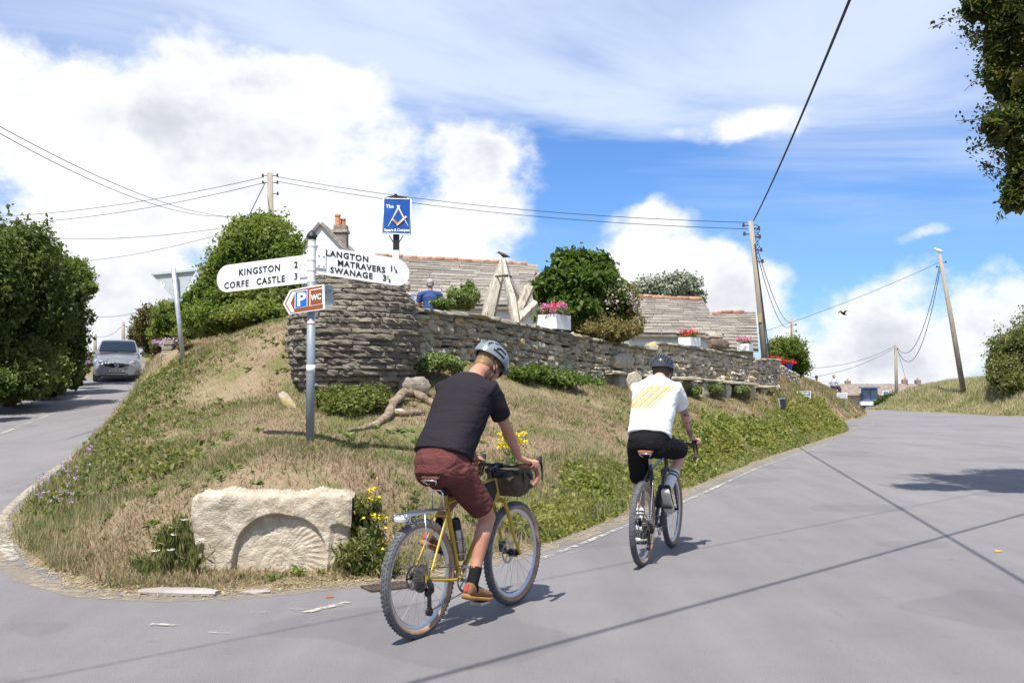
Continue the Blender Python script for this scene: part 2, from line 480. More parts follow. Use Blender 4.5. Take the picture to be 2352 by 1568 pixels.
def grass_colour(g, vec):
    """straw, green and bare earth in patches"""
    n1 = g.noise(vec, .55, 5, .6); n2 = g.noise(g.vm('ADD', vec, (9, 4, 0)), 1.9, 5, .65); n3 = g.noise(vec, 14, 4, .7)
    straw = g.mix(n3, (.245, .18, .112), (.38, .295, .195))
    green = g.mix(n3, (.095, .115, .035), (.18, .19, .07))
    k = g.ss(g.m('ADD', g.m('MULTIPLY', n1, .5), g.m('MULTIPLY', n2, .5)), .42, .56)
    c = g.mix(g.m('MULTIPLY', k, .8), straw, green)
    return c, straw, green, n2
def ground_mat():
    m = bpy.data.materials.new('dry_grass_ground'); m.use_nodes = True; nt = m.node_tree; nt.nodes.clear(); g = G(nt)
    tc = g.n('ShaderNodeTexCoord').outputs['Object']
    c, straw, green, n2 = grass_colour(g, tc)
    soil = g.mix(g.noise(tc, 22, 6, .7), (.16, .105, .066), (.36, .265, .18))
    k = g.ss(g.noise(g.vm('ADD', tc, (2, 8, 0)), 1.3, 6, .7), .47, .60)
    c = g.mix(k, c, soil)
    c = g.mix(g.m('MULTIPLY', g.ss(g.noise(tc, 70, 3, .7), .35, .75), .5), c, (.10, .075, .04))
    b = g.n('ShaderNodeBsdfPrincipled', {'Base Color': c, 'Roughness': .95, 'Specular IOR Level': .1})
    bn = g.n('ShaderNodeBump', {'Strength': .9, 'Distance': .03, 'Height': g.noise(tc, 34, 7, .7)}); nt.links.new(bn.outputs[0], b.inputs['Normal'])
    o = g.n('ShaderNodeOutputMaterial'); nt.links.new(b.outputs[0], o.inputs[0]); return m
def asphalt_mat():
    m = bpy.data.materials.new('asphalt'); m.use_nodes = True; nt = m.node_tree; nt.nodes.clear(); g = G(nt)
    tc = g.n('ShaderNodeTexCoord').outputs['Object']
    big = g.noise(tc, .22, 4, .6); mid = g.noise(g.vm('ADD', tc, (7, 7, 0)), 1.6, 6, .65)
    along = g.n('ShaderNodeMapping', {'Vector': tc, 'Rotation': (0, 0, R(26)), 'Scale': (1.4, .07, 1)}).outputs[0]
    st = g.noise(along, 1.3, 5, .6)
    fine = g.noise(tc, 160, 3, .8); fine2 = g.noise(tc, 45, 4, .7)
    t = g.m('ADD', g.m('MULTIPLY', big, .40), g.m('ADD', g.m('MULTIPLY', st, .42), g.m('MULTIPLY', mid, .30)))
    c = g.ramp(t, [(.30, (.145, .140, .143)), (.50, (.188, .181, .184)), (.70, (.232, .223, .224))])
    c = g.mix(g.ss(fine, .30, .72), g.mix(1.0, c, (.66, .66, .66), 'MULTIPLY'), g.mix(1.0, c, (1.30, 1.28, 1.27), 'MULTIPLY'))
    grit = g.noise(g.vm('ADD', tc, (3, 9, 0)), 48, 3, .7); c = g.mix(g.m('MULTIPLY', g.ss(grit, .40, .28), .6), c, (.06, .058, .06)); c = g.mix(g.m('MULTIPLY', g.ss(grit, .62, .74), .6), c, (.34, .33, .325))
    c = g.mix(g.m('MULTIPLY', g.ss(fine2, .62, .72), .30), c, (.25, .24, .235))
    c = g.mix(g.m('MULTIPLY', g.ss(g.noise(g.vm('MULTIPLY', tc, (1, 2.2, 1)), 5.0, 6, .7), .70, .76), .7), c, (.40, .385, .37))
    c = g.mix(g.m('MULTIPLY', g.ss(g.noise(g.vm('ADD', tc, (4, 2, 0)), 3.2, 5, .65), .36, .26), .45), c, (.085, .083, .088))
    # hairline cracks and tar seams
    vo = g.n('ShaderNodeTexVoronoi', {'Vector': g.vm('ADD', tc, g.vm('SCALE', g.noise(tc, 1.4, 5, .6, 0, 1), None, .9)), 'Scale': .33}, feature='DISTANCE_TO_EDGE').outputs[0]
    crack = g.m('MULTIPLY', g.ss(vo, .006, .001), g.ss(mid, .54, .66))
    c = g.mix(g.m('MULTIPLY', crack, .35), c, (.045, .045, .05))
    patch = g.ss(g.noise(g.vm('ADD', tc, (31, 17, 0)), .45, 2, .4), .60, .615)
    c = g.mix(g.m('MULTIPLY', patch, .22), c, (.085, .085, .092))
    b = g.n('ShaderNodeBsdfPrincipled', {'Base Color': c, 'Roughness': .86, 'Specular IOR Level': .3})
    bn = g.n('ShaderNodeBump', {'Strength': .8, 'Distance': .008, 'Height': g.m('ADD', fine, g.m('MULTIPLY', fine2, .8))}); nt.links.new(bn.outputs[0], b.inputs['Normal'])
    o = g.n('ShaderNodeOutputMaterial'); nt.links.new(b.outputs[0], o.inputs[0]); return m
M_GROUND = ground_mat(); M_ASPH = asphalt_mat()
tag(sheet('ground', XS, YS, zground_exact, M_GROUND), 'dry grassy bank and verges beside the road', kind='structure')
RX = spaced([(-34, -9, .8), (-9, -4, .15), (-4, 16, .5), (16, 90, 3)]); RY = spaced([(-20, 7, 3), (7, 20, .3), (20, 70, .8), (70, 130, 4)])
tag(sheet('road', RX, RY, zroad, M_ASPH), 'grey tarmac road splitting into two at the grassy bank', kind='structure')

# worn paint and edge strips lying on the road
def paint_mat(name, colour, lo, hi, sc_=9.0):
    m = bpy.data.materials.new(name); m.use_nodes = True; nt = m.node_tree; nt.nodes.clear(); g = G(nt)
    tc = g.n('ShaderNodeTexCoord').outputs['Object']
    b = g.n('ShaderNodeBsdfPrincipled', {'Base Color': g.mix(g.noise(tc, 30, 4, .7), [x * .75 for x in colour], colour), 'Roughness': .85})
    t = g.n('ShaderNodeBsdfTransparent'); a = g.ss(g.m('ADD', g.m('MULTIPLY', g.noise(tc, sc_, 7, .72), .75), g.m('MULTIPLY', g.noise(tc, 1.1, 3, .5), .25)), lo, hi)
    mx = g.n('ShaderNodeMixShader', {0: a}); nt.links.new(t.outputs[0], mx.inputs[1]); nt.links.new(b.outputs[0], mx.inputs[2])
    o = g.n('ShaderNodeOutputMaterial'); nt.links.new(mx.outputs[0], o.inputs[0]); return m
def strip(name, pts, w, m, lift, parent=None, label=None):
    """flat ribbon on the road following pts (x,y); w may taper"""
    P = [Vector((p[0], p[1], 0)) for p in pts]; L = []
    # resample
    for a, b in zip(P[:-1], P[1:]):
        k = max(1, int((b - a).length / .35)); L += [a.lerp(b, i / k) for i in range(k)]
    L.append(P[-1]); mb = MB(); n = len(L); ws = w if hasattr(w, '__len__') else (w, w)
    vs = []
    for i in range(n):
        t = (L[min(i + 1, n - 1)] - L[max(i - 1, 0)]).normalized(); s = Vector((-t.y, t.x, 0)); ww = ws[0] + (ws[1] - ws[0]) * i / max(1, n - 1)
        for q in (-.5, .5):
            p = L[i] + s * ww * q; vs.append((p.x, p.y, float(zroad(p.x, p.y)) + lift))
    mb.add(vs, [(2 * i, 2 * i + 1, 2 * i + 3, 2 * i + 2) for i in range(n - 1)])
    o = mb.build(name, m, parent); 
    if parent is None:
        tag(o, label, None, None, 'structure')
    return o
M_PAINT = paint_mat('worn_white_paint', (.52, .48, .41), .44, .60)
M_PAINT2 = paint_mat('faint_white_paint', (.44, .41, .36), .50, .66)
M_DUST = paint_mat('edge_dust', (.35, .285, .20), .34, .66, 9.0)
M_KERB = paint_mat('lane_edge_paint', (.40, .345, .27), .36, .56, 6.0)
def pxs(l, z=0.0):
    return [tuple(onz(a, b, z))[:2] for a, b in l]
strip('road_edge_line', pxs([(560, 1411), (680, 1400), (740, 1395)]), .07, M_PAINT2, .008, label='faint white junction line worn off beside the carved stone')
strip('road_edge_line', pxs([(700, 1408), (800, 1384)]), .06, M_PAINT, .008, label='short worn white dash in front of the carved stone')
strip('road_edge_line', pxs([(1245, 1283), (1330, 1252), (1445, 1205), (1600, 1140), (1740, 1075), (1900, 1020)]), .065, M_PAINT, .008, label='worn white edge line along the foot of the green bank')
strip('road_edge_line', pxs([(1300, 1275), (1370, 1250)]), .05, M_PAINT2, .008, label='faint dash of white paint ahead of the yellow bicycle')
strip('road_edge_line', pxs([(1600, 1150), (1760, 1080), (1900, 1025)]), .05, M_PAINT2, .008, label='second faint edge line further up beside the green bank')
strip('road_dash', pxs([(1955, 985), (2010, 975)]), .16, M_PAINT, .008, label='short white dash at the mouth of the side track')
strip('road_dash', pxs([(1900, 1000), (1935, 992)]), .1, M_PAINT, .008, label='white dash just before the side track')
strip('road_dash', pxs([(8, 1238), (16, 1270), (36, 1297)]), (.14, .10), M_PAINT, .008, label='curved cream paint stroke at the tip of the bank')
strip('road_dash', pxs([(345, 1435), (405, 1437)]), (.07, .03), M_PAINT, .008, label='small white paint fleck on the near road')
strip('road_dash', pxs([(480, 1453), (528, 1456)]), .03, M_PAINT, .008, label='thin white scratch on the near road')
def onroad(px, py):
    Y = 6.0
    while Y < 70:
        p = at(px, py, Y)
        if p.z <= float(zroad(p.x, p.y)): return (p.x, p.y)
        Y += .05
    return (p.x, p.y)
strip('road_dash', [onroad(-30, 1009), onroad(132, 946)], .11, M_PAINT, .008, label='white centre dash on the climbing lane')
strip('road_dash', [(-12.9, 30.5), (-12.2, 28)], .10, M_PAINT, .008, label='white centre dash higher up the climbing lane')
E1 = [onroad(a, b) for a, b in ((8, 1222), (2, 1196), (22, 1168), (60, 1132), (110, 1092), (200, 1024), (268, 958), (302, 918))]
strip('lane_edge_line', E1, (.10, .14), M_KERB, .006, label='cream edge line round the left side of the bank')
strip('lane_edge_line', [(-13.45, 26.3), (-12.3, 22), (-11.5, 18.5)], .16, M_KERB, .006, label='cream edge line below the tall left hedge')
strip('lane_edge_line', [(-16.6, 39), (-13.45, 26.3)], .14, M_KERB, .006, label='cream edge line running up under the left hedge')
strip('lane_edge_line', [(-14.2, 39.5), (-13.2, 42), (-13.0, 46)], .25, M_KERB, .006, label='pale edge line bending off behind the silver car')
strip('road_dust', [(x, y) for x, y in BANK if y < 38 and x > -6.2 and y < 40][::2] if False else [(-5.55, 10.6), (-4.7, 9.2), (-3.95, 8.2), (-3.25, 7.62), (-2.6, 7.45), (-2.0, 7.55), (-1.5, 7.85), (-.95, 8.1), (-.15, 9.0), (.62, 10.3), (1.52, 12.3), (2.55, 14.7), (5.25, 20.9), (9.3, 29.4), (12.4, 36)], .20, M_DUST, .003, label='straw and dust swept along the foot of the bank')
strip('road_dust', [(26.0, 50.8), (25.3, 54), (25.1, 58), (24.8, 62), (24.4, 66)], .5, M_DUST, .003, label='dust along the foot of the far right bank')
# patch of old tarmac where the carved stone stands, and the side track
M_OLD = mat('old_tarmac', (.13, .128, .135), (.20, .195, .19), 5, .9, bump=.5, bscale=90, c3=(.30, .25, .19), s3=2.2, t3=(.55, .72))
strip('side_track', [(13.2, 39.4), (14.9, 44.0)], 2.4, M_OLD, .006, label='pale tarmac mouth of the side track through the bank')
# ------------------------------------------------------------------ stone
def stone_mat(name, a, b, light, orange=None, rnd=.35, bump=.8):
    m = bpy.data.materials.new(name); m.use_nodes = True; nt = m.node_tree; nt.nodes.clear(); g = G(nt)
    tc = g.n('ShaderNodeTexCoord').outputs['Object']
    oi = g.n('ShaderNodeObjectInfo').outputs['Random']; isl = g.n('ShaderNodeNewGeometry').outputs['Random Per Island']
    rn = g.m('FRACT', g.m('ADD', g.m('MULTIPLY', oi, 7.31), g.m('MULTIPLY', isl, 3.7)))
    vec = g.vm('ADD', tc, g.n('ShaderNodeCombineXYZ', {0: g.m('MULTIPLY', rn, 37.0), 1: g.m('MULTIPLY', rn, 91.0), 2: 0.0}).outputs[0])
    c = g.mix(g.ss(g.noise(vec, 7, 6, .65), .35, .68), a, b)
    c = g.mix(1.0, c, g.ramp(rn, [(0, (1 - rnd,) * 3), (.5, (1.0, .98, .95)), (1, (1 + rnd, 1 + rnd * .95, 1 + rnd * .85))]), 'MULTIPLY')
    c = g.mix(g.m('MULTIPLY', g.ss(g.noise(g.vm('ADD', vec, (3, 1, 7)), 5.5, 6, .7), .60, .72), .8), c, light)
    if orange:
        k = g.m('MULTIPLY', g.ss(g.m('FRACT', g.m('MULTIPLY', rn, 13.7)), .84, .93), g.ss(g.noise(vec, 4.5, 4, .6), .40, .56))
        c = g.mix(g.m('MULTIPLY', k, .85), c, orange)
    b_ = g.n('ShaderNodeBsdfPrincipled', {'Base Color': c, 'Roughness': .92, 'Specular IOR Level': .15})
    h = g.m('ADD', g.noise(vec, 16, 7, .7), g.m('MULTIPLY', g.noise(vec, 60, 4, .7), .4))
    bn = g.n('ShaderNodeBump', {'Strength': bump, 'Distance': .03, 'Height': h}); nt.links.new(bn.outputs[0], b_.inputs['Normal'])
    o = g.n('ShaderNodeOutputMaterial'); nt.links.new(b_.outputs[0], o.inputs[0]); MATS[name] = m; return m
M_BARREL = stone_mat('barrel_stone', (.23, .20, .165), (.42, .375, .31), (.58, .54, .47), None, .30, 1.2)
M_WALL = stone_mat('wall_stone', (.36, .315, .235), (.56, .505, .40), (.74, .71, .64), (.50, .29, .09), .32)
M_COPE = stone_mat('coping_stone', (.28, .25, .20), (.42, .39, .32), (.66, .64, .60), (.45, .36, .12), .2)
M_SLATE = stone_mat('stone_slate', (.20, .18, .158), (.315, .29, .258), (.54, .52, .49), None, .26, .7)
M_PALE = stone_mat('pale_limestone', (.46, .39, .29), (.64, .57, .46), (.74, .69, .61), None, .05, 1.0)
M_SLAB = stone_mat('slab_stone', (.36, .32, .25), (.52, .47, .38), (.62, .58, .50), (.46, .36, .14), .12, .8)
M_DARKCORE = mat('dark_core', (.05, .045, .04), rough=1)

def rough_block(dx, dy, dz, rnd, j=.12, n=4):
    """weathered block about the origin: rings of six points along x, uneven (44 triangles)"""
    mb = MB(); rs = []
    for i in range(n):
        t = i / (n - 1) - .5
        e = .86 if i in (0, n - 1) else 1.0
        x = t * dx + (rnd.uniform(-.04, .04) * dx if 0 < i < n - 1 else 0)
        ring = []
        for (a, b) in ((-.40, -.5), (-.5, -.20), (-.48, .28), (-.36, .5), (.45, .5), (.45, -.5)):
            ring.append((x + rnd.uniform(-.03, .03) * dx, a * dy * e * (1 + rnd.uniform(-j, j)), b * dz * e * (1 + rnd.uniform(-j, j))))
        rs.append(ring[::-1])
    mb.rings(rs); return mb

def merge_mesh(name, items, m, parent, smooth=False):
    """items: (MB data, matrix) joined as one mesh of stuff"""
    mb = MB()
    for src, M in items:
        mb.add([M @ Vector(v) for v in src.v], src.f)
    o = mb.build(name, m, parent, smooth); o['kind'] = 'stuff'; return o

# --- the great stone barrel
BAR = at(812, 905, 15.5); BAR.z = 1.30
def barrel():
    root = empty('stone_barrel', BAR, 0, 'tall barrel-shaped tower of dark dry-laid stone courses behind the finger post', 'stone tower')
    rnd = random.Random(3)
    Ht = at(812, 643, 15.5).z - BAR.z
    def rad(z):
        t = min(1, max(0, z / Ht)); return .66 + .355 * (1 - abs(2 * t * .97 - 1.0) ** 2.2)
    proto = [rough_block(1, 1, 1, rnd, .20, 5).data('stone', M_BARREL) for _ in range(18)]
    pm = [rough_block(1, 1, 1, rnd, .2) for _ in range(6)]
    rest = []; z = 0.0; row = 0; front = []
    while z < Ht - .03:
        h = rnd.uniform(.074, .096); r = rad(z + h / 2); a = rnd.uniform(0, .5); end = a + 2 * math.pi
        while a < end - .05:
            L = rnd.uniform(.15, .42); da = min(L / r, end - a)
            if end - a - da < .12: da = end - a
            mid = a + da / 2; rr = r - .10 + rnd.uniform(-.025, .03)
            M = Matrix.Translation((rr * math.cos(mid), rr * math.sin(mid), z + h / 2)) @ Matrix.Rotation(mid + math.pi / 2 + rnd.uniform(-.05, .05), 4, 'Z') @ Matrix.Rotation(rnd.uniform(-.03, .03), 4, 'Y') @ Matrix.Diagonal((da * r * .985, .20 * rnd.uniform(.9, 1.15), h * rnd.uniform(1.0, 1.10), 1))
            front.append((math.sin(mid) + .12 * math.cos(mid), M)); a += da
        z += h * .99; row += 1
    front.sort(key=lambda t: t[0])
    for k, (s, M) in enumerate(front):
        if k < 300:
            o = link('stone', proto[k % 18], root); o.matrix_local = M
        else:
            rest.append((pm[k % 6], M))
    merge_mesh('back_stones', rest, M_BARREL, root)
    c = MB(); c.lathe([(rad(i / 10 * Ht) - .13, i / 10 * (Ht - .02)) for i in range(11)], 28); c.build('core', M_DARKCORE, root)
barrel()

# --- the dry stone wall
WPX = [(930, 15.9, 706), (1000, 16.8, 712), (1090, 17.9, 722), (1180, 19.1, 737), (1300, 21.0, 763), (1420, 23.1, 786), (1505, 25.0, 800), (1505.5, 25.02, 784), (1560, 26.1, 790), (1650, 28.3, 806), (1738, 30.4, 822)]
WALL = [at(a, c, b) for a, b, c in WPX]; WALL.append(WALL[-1] + Vector((1.15, 1.7, .02)))
def wall_at(s):
    for a, b in zip(WALL[:-1], WALL[1:]):
        d = Vector((b.x - a.x, b.y - a.y, 0)).length
        if s <= d:
            return a.lerp(b, s / d if d else 0), Vector((b.x - a.x, b.y - a.y, 0)).normalized()
        s -= d
    return WALL[-1].copy(), Vector((WALL[-1].x - WALL[-2].x, WALL[-1].y - WALL[-2].y, 0)).normalized()
WLEN = sum(Vector((b.x - a.x, b.y - a.y, 0)).length for a, b in zip(WALL[:-1], WALL[1:]))
def stone_wall():
    o0 = WALL[0].copy(); o0.z = 1.7
    root = empty('dry_stone_wall', o0, 0, 'long dry stone garden wall with lichened coping running back from the barrel', 'stone wall')
    rnd = random.Random(11)
    proto = [rough_block(1, 1, 1, rnd, .17).data('stone', M_WALL) for _ in range(16)]; pm = [rough_block(1, 1, 1, rnd, .17) for _ in range(8)]
    todo = []
    # course heights as fractions, waving along the wall
    fr = [0]
    while fr[-1] < 1: fr.append(fr[-1] + rnd.uniform(.10, .165))
    fr = [f / fr[-1] for f in fr]
    for k in range(len(fr) - 1):
        s = -rnd.uniform(0, .3)
        while s < WLEN:
            L = rnd.uniform(.13, .27) * (1.5 if rnd.random() < .25 else 1); 
            p, t = wall_at(max(0, s + L / 2)); base = gz(p.x, p.y) - .10; top = p.z - .07
            if top - base > .95: base = top - 1.15 if base < top - 1.15 else base
            h = (top - base) * (fr[k + 1] - fr[k]); z0 = base + (top - base) * fr[k] + .012 * math.sin(s * 2.3 + k)
            nrm = Vector((t.y, -t.x, 0)); ang = math.atan2(t.y, t.x)
            hh = h * rnd.uniform(.9, 1.30); z0 += h * rnd.uniform(-.22, .22); sub = 1
            if h > .08 and rnd.random() < .2: sub = 2
            for q in range(sub):
                M = Matrix.Translation(Vector((p.x, p.y, z0 + h * (q + .5) / sub)) - nrm * (.16 - rnd.uniform(-.02, .03)) - o0) @ Matrix.Rotation(ang + rnd.uniform(-.05, .05), 4, 'Z') @ Matrix.Rotation(rnd.uniform(-.04, .04), 4, 'Y') @ Matrix.Diagonal((L * 1.02, .30 * rnd.uniform(.9, 1.2), hh / sub * 1.0, 1))
                todo.append((p.y + .2 * abs(k - 5), M))
            s += L
    todo.sort(key=lambda t: t[0]); rest = []
    for k, (_, M) in enumerate(todo):
        if k < 300:
            o = link('stone', proto[k % 16], root); o.matrix_local = M
        else:
            rest.append((pm[k % 8], M))
    merge_mesh('farther_stones', rest, M_WALL, root)
    # backing so no light shows through the joints
    mb = MB(); s = 0.0; A = []
    while s <= WLEN:
        p, t = wall_at(s); n = Vector((t.y, -t.x, 0)); A.append([p - n * .10 - o0, p - n * .42 - o0]); s += .5
    rs = []
    for a, b in A:
        rs.append([(a.x, a.y, -.6), (a.x, a.y, a.z - .08), (b.x, b.y, b.z - .08), (b.x, b.y, -.6)])
    mb.rings(rs); mb.build('core', M_DARKCORE, root)
    s = -.1; cp_ = [rough_block(1, 1, 1, rnd, .14, 5).data('coping_stone', M_COPE) for _ in range(8)]; k = 0
    while s < WLEN:
        L = rnd.uniform(.35, .75); p, t = wall_at(max(0, s + L / 2)); q, _ = wall_at(max(0, s)); r_, _ = wall_at(s + L); n = Vector((t.y, -t.x, 0))
        dz = 0 if abs(q.z - r_.z) > .12 and 1 else math.atan2(r_.z - q.z, L)
        o = link('coping_stone', cp_[k % 8], root); k += 1
        o.matrix_local = Matrix.Translation(p - n * .16 - o0 + Vector((0, 0, -.035 + rnd.uniform(-.012, .012)))) @ Matrix.Rotation(math.atan2(t.y, t.x) + rnd.uniform(-.05, .05), 4, 'Z') @ Matrix.Rotation(-dz + rnd.uniform(-.02, .02), 4, 'Y') @ Matrix.Diagonal((L * 1.0, .46 * rnd.uniform(.92, 1.1), rnd.uniform(.07, .10), 1))
        s += L
stone_wall()

# --- carved ammonite block
def carved_stone():
    A = onz(439, 1326, .0); W = 1.33; Hh = .665; D = .42
    root = empty('carved_stone', (A.x, A.y, .02), R(4), 'pale limestone block carved with a large ribbed ammonite fossil', 'carved stone')
    nx, nz = 150, 80
    U, Wz = np.meshgrid(np.linspace(0, 1, nx), np.linspace(0, 1, nz), indexing='ij')
    X = U * W; Z = Wz * Hh
    rr = np.random.default_rng(5)
    def fb(x, y, s, o):
        v = 0; a = 1
        for i in range(o):
            f = s * 2 ** i; ph = rr.uniform(0, 6.3, 4)
            v = v + a * np.sin(x * f + ph[0] + 1.7 * np.sin(y * f * .7 + ph[1])) * np.sin(y * f + ph[2] + 1.3 * np.sin(x * f * .8 + ph[3])); a *= .55
        return v
    dep = .013 * fb(X, Z, 6, 6)
    cx, cz, Ra = .735, .085, .415
    dx, dz = X - cx, Z - cz; r = np.hypot(dx, dz) / Ra; th = np.arctan2(dz, dx)
    ins = sstep(r, 1.02, .96)
    # whorls: logarithmic spiral, with ribs
    w = (np.log(np.maximum(r, .02)) / -.62 + th / (2 * np.pi)) % 1.0
    whorl = np.sin(np.pi * w) ** .7
    ribs = np.sin(th * 46 + 3.0 * np.cos(np.pi * w)) * whorl * sstep(r, .10, .30)
    dish = -.050 + .008 * whorl + .0038 * ribs * (0.55 + .45 * np.cos(th - .3)) + .012 * sstep(r, .5, .0)
    tilt = .022 * np.clip(-dz / Ra * .6 + dx / Ra * .8, -1, 1)
    dep = dep * (1 - .6 * ins) + ins * (dish + tilt)
    dep = dep - .035 * sstep(U, .86, .90) * sstep(Wz, .62, .56) - .05 * sstep(U, .075, .04) * sstep(Wz, .40, .30)
    # outline: rounded, broken edges
    top = .018 * fb(X[:, -1], X[:, -1] * 0 + 3, 5, 4); leftw = .03 * np.sin(Z * 9) + .04 * (1 - Wz) ** 2
    Xo = X + (1 - U) * leftw * (.6) + U * (-.02 - .05 * (1 - Wz) ** 2); Zo = Z + Wz * top[:, None] - .05 * np.maximum(0, U - .93) / .07 * Wz - .04 * np.maximum(0, .05 - U) / .05 * Wz
    edge = np.minimum(np.minimum(U, 1 - U) * W, (1 - Wz) * Hh); rnd_ = .035 * np.exp(-edge / .02)
    v = np.stack([Xo, -dep + rnd_, Zo], -1).reshape(-1, 3)
    i, j = np.meshgrid(np.arange(nx - 1), np.arange(nz - 1), indexing='ij'); q = (i * nz + j).ravel()
    f = [tuple(x) for x in np.stack([q, q + nz, q + nz + 1, q + 1], -1)]
    mb = MB(); mb.add(v, f)
    # top, sides and back
    ring = [(k, 0) for k in []]
    topi = [k * nz + nz - 1 for k in range(nx)]; b0 = len(mb.v); n_ = 5
    for m_ in range(1, n_ + 1):
        for k in range(nx):
            x, y, z = v[topi[k]]; e = m_ / n_
            mb.v.append((x, y + D * e, z + .012 * math.sin(k * .21 + m_ * 2.1) + .008 * math.sin(k * .5 * m_) - .03 * (e > .9)))
    prev = topi
    for m_ in range(n_):
        cur = [b0 + m_ * nx + k for k in range(nx)]
        for k in range(nx - 1):
            mb.f.append((prev[k], prev[k + 1], cur[k + 1], cur[k])); mb.mi.append(0)
        prev = cur
    back = prev
    bb = len(mb.v)
    for k in range(nx):
        x, y, z = mb.v[back[k]]; mb.v.append((x, y, 0))
    for k in range(nx - 1):
        mb.f.append((back[k], back[k + 1], bb + k + 1, bb + k)); mb.mi.append(0)
    for side, kk in ((0, 0), (1, nx - 1)):
        fr = [kk * nz + j for j in range(nz)]; tp = [b0 + m_ * nx + kk for m_ in range(n_)]; bk = bb + kk
        poly = fr + tp + [bk]
        mb.f.append(tuple(poly) if side else tuple(poly[::-1])); mb.mi.append(0)
    mb.build('block', M_PALE, root, smooth=True)
carved_stone()
tag(MB().add([(0, 0, 0)], []).build('x', M_PALE) if False else None, 'x') if False else None

def boulder(name, c, d, m, seed, label, cat, rz=0.0, j=.12, group=None, n=6):
    rnd = random.Random(seed); mb = MB(); rs = []
    for i in range(n):
        t = i / (n - 1) - .5; e = (1 - (2 * t) ** 4 * .45); ring = []
        for k in range(9):
            a = 2 * math.pi * k / 9; cx_, sx_ = math.cos(a), math.sin(a)
            f = (abs(cx_) ** 4 + abs(sx_) ** 4) ** -.25
            ring.append((t * d[0] + rnd.uniform(-.03, .03) * d[0], .5 * d[1] * cx_ * f * e * (1 + rnd.uniform(-j, j)), .5 * d[2] * (sx_ * f * e * (1 + rnd.uniform(-j, j)) + 1)))
        rs.append(ring)
    mb.rings(rs); o = mb.build(name, m, None, auto=40); o.location = c; o.rotation_euler = (0, 0, rz); tag(o, label, cat, group); return o
p = onz(410, 1364); boulder('kerb_slab', (p.x, p.y, -.015), (.60, .17, .06), mat('flagstone', (.27, .235, .215), (.36, .32, .295), 6, .9, bump=.5, bscale=40), 4, 'flat pale stone slab let into the road edge', 'stone slab', R(-7))
p = onz(640, 1340); boulder('kerb_stone', (p.x, p.y, -.01), (.30, .09, .04), MATS['flagstone'], 8, 'small pale stone lying before the carved block', 'stone', R(5))
p = onz(590, 1362); boulder('kerb_stone', (p.x, p.y, -.01), (.20, .08, .04), MATS['flagstone'], 9, 'pale stone chip between the slab and the carved block', 'stone', R(9))

# --- stone benches below the wall
def gpt(px, py, Y, dz=0.0):
    p = at(px, py, Y); return Vector((p.x, p.y, gz(p.x, p.y) + dz))
def bench(px0, Y0, px1, Y1, pyt, supports, label, seed, m=None):
    a = at(px0, pyt[0], Y0); b = at(px1, pyt[1], Y1); mid = (a + b) / 2; d = b - a; L = d.length; ang = math.atan2(d.y, d.x)
    base = gz(mid.x, mid.y); root = empty('stone_bench', (mid.x, mid.y, base), ang, label, 'bench')
    rnd = random.Random(seed); t = rough_block(L, .42, .09, rnd, .08, 6).build('seat', m or M_SLAB, root)
    t.location = (0, 0, mid.z - base - .045); t.rotation_euler = (0, -math.atan2(d.z, math.hypot(d.x, d.y)), 0)
    for s in supports:
        q = a.lerp(b, s); g0 = gz(q.x, q.y); h = q.z - .08 - g0 + .08
        o = rough_block(.34, .34, h, rnd, .1, 4).build('support', m or M_SLAB, root); o.location = ((s - .5) * L, .02, (g0 - .08 + h / 2) - base)
    return root
bench(1395, 22.5, 1500, 24.4, (850, 862), (.22, .85), 'thick stone slab bench with a boulder on it below the wall', 1)
bench(1515, 24.6, 1598, 26.0, (864, 866), (.12, .88), 'stone slab bench on a pale square block behind the rider in white', 2)
bench(1606, 26.3, 1730, 28.8, (869, 880), (.06, .45, .92), 'low stone bench with weeds growing under its seat', 3)
bench(1728, 29.6, 1775, 30.4, (884, 886), (.4,), 'short grey stone seat slab at the foot of the pole', 4)
p = at(1428, 846, 23.0); boulder('boulder', (p.x, p.y, p.z), (.72, .40, .34), M_SLAB, 21, 'big tan wedge of rock sitting on the end of the stone bench', 'rock', R(48))
p = gpt(1463, 900, 22.2, -.1); o = boulder('leaning_stone', (p.x, p.y, p.z), (.40, .16, .62), M_PALE, 22, 'pale pointed stone leaning against the stone bench', 'rock', R(30)); o.rotation_euler = (.1, -.25, .5)
p = at(1500, 790, 25.3); boulder('corner_stone', (p.x, p.y, p.z - .45), (.42, .40, .50), M_COPE, 23, 'large whitish block where the wall steps up', 'rock', R(48))
p = at(1640, 780, 28.5); boulder('garden_rock', (p.x, p.y, p.z), (.62, .35, .20), M_SLAB, 24, 'brown flat rock lying on the wall top beside the flower box', 'rock', R(40))
p = at(1650, 804, 28.4); boulder('garden_rock', (p.x, p.y, p.z), (.95, .3, .32), mat('dark_brown_rock', (.12, .085, .06), (.2, .15, .11), 6, .95, bump=.6), 25, 'dark brown weathered log-like rock lying along the wall top', 'rock', R(46))
p = gpt(925, 925, 14.9, -.02); boulder('dark_boulder', (p.x + .12, p.y + .3, p.z), (.5, .36, .34), M_BARREL, 26, 'dark boulder in shadow at the foot of the stone barrel', 'rock', R(20))
p = onground(916, 952, 11.5); boulder('small_stone', (p.x, p.y, p.z - .02), (.17, .12, .10), M_SLAB, 27, 'small grey stone caught in the crook of the gnarled root', 'stone', R(30))
p = onground(678, 936, 11.5); o = boulder('leaning_slab', (p.x, p.y, p.z - .06), (.13, .10, .34), M_SLAB, 28, 'short tan slab leaning in the grass beside the barrel', 'stone', R(30)); o.rotation_euler = (-.2, -.65, .3)
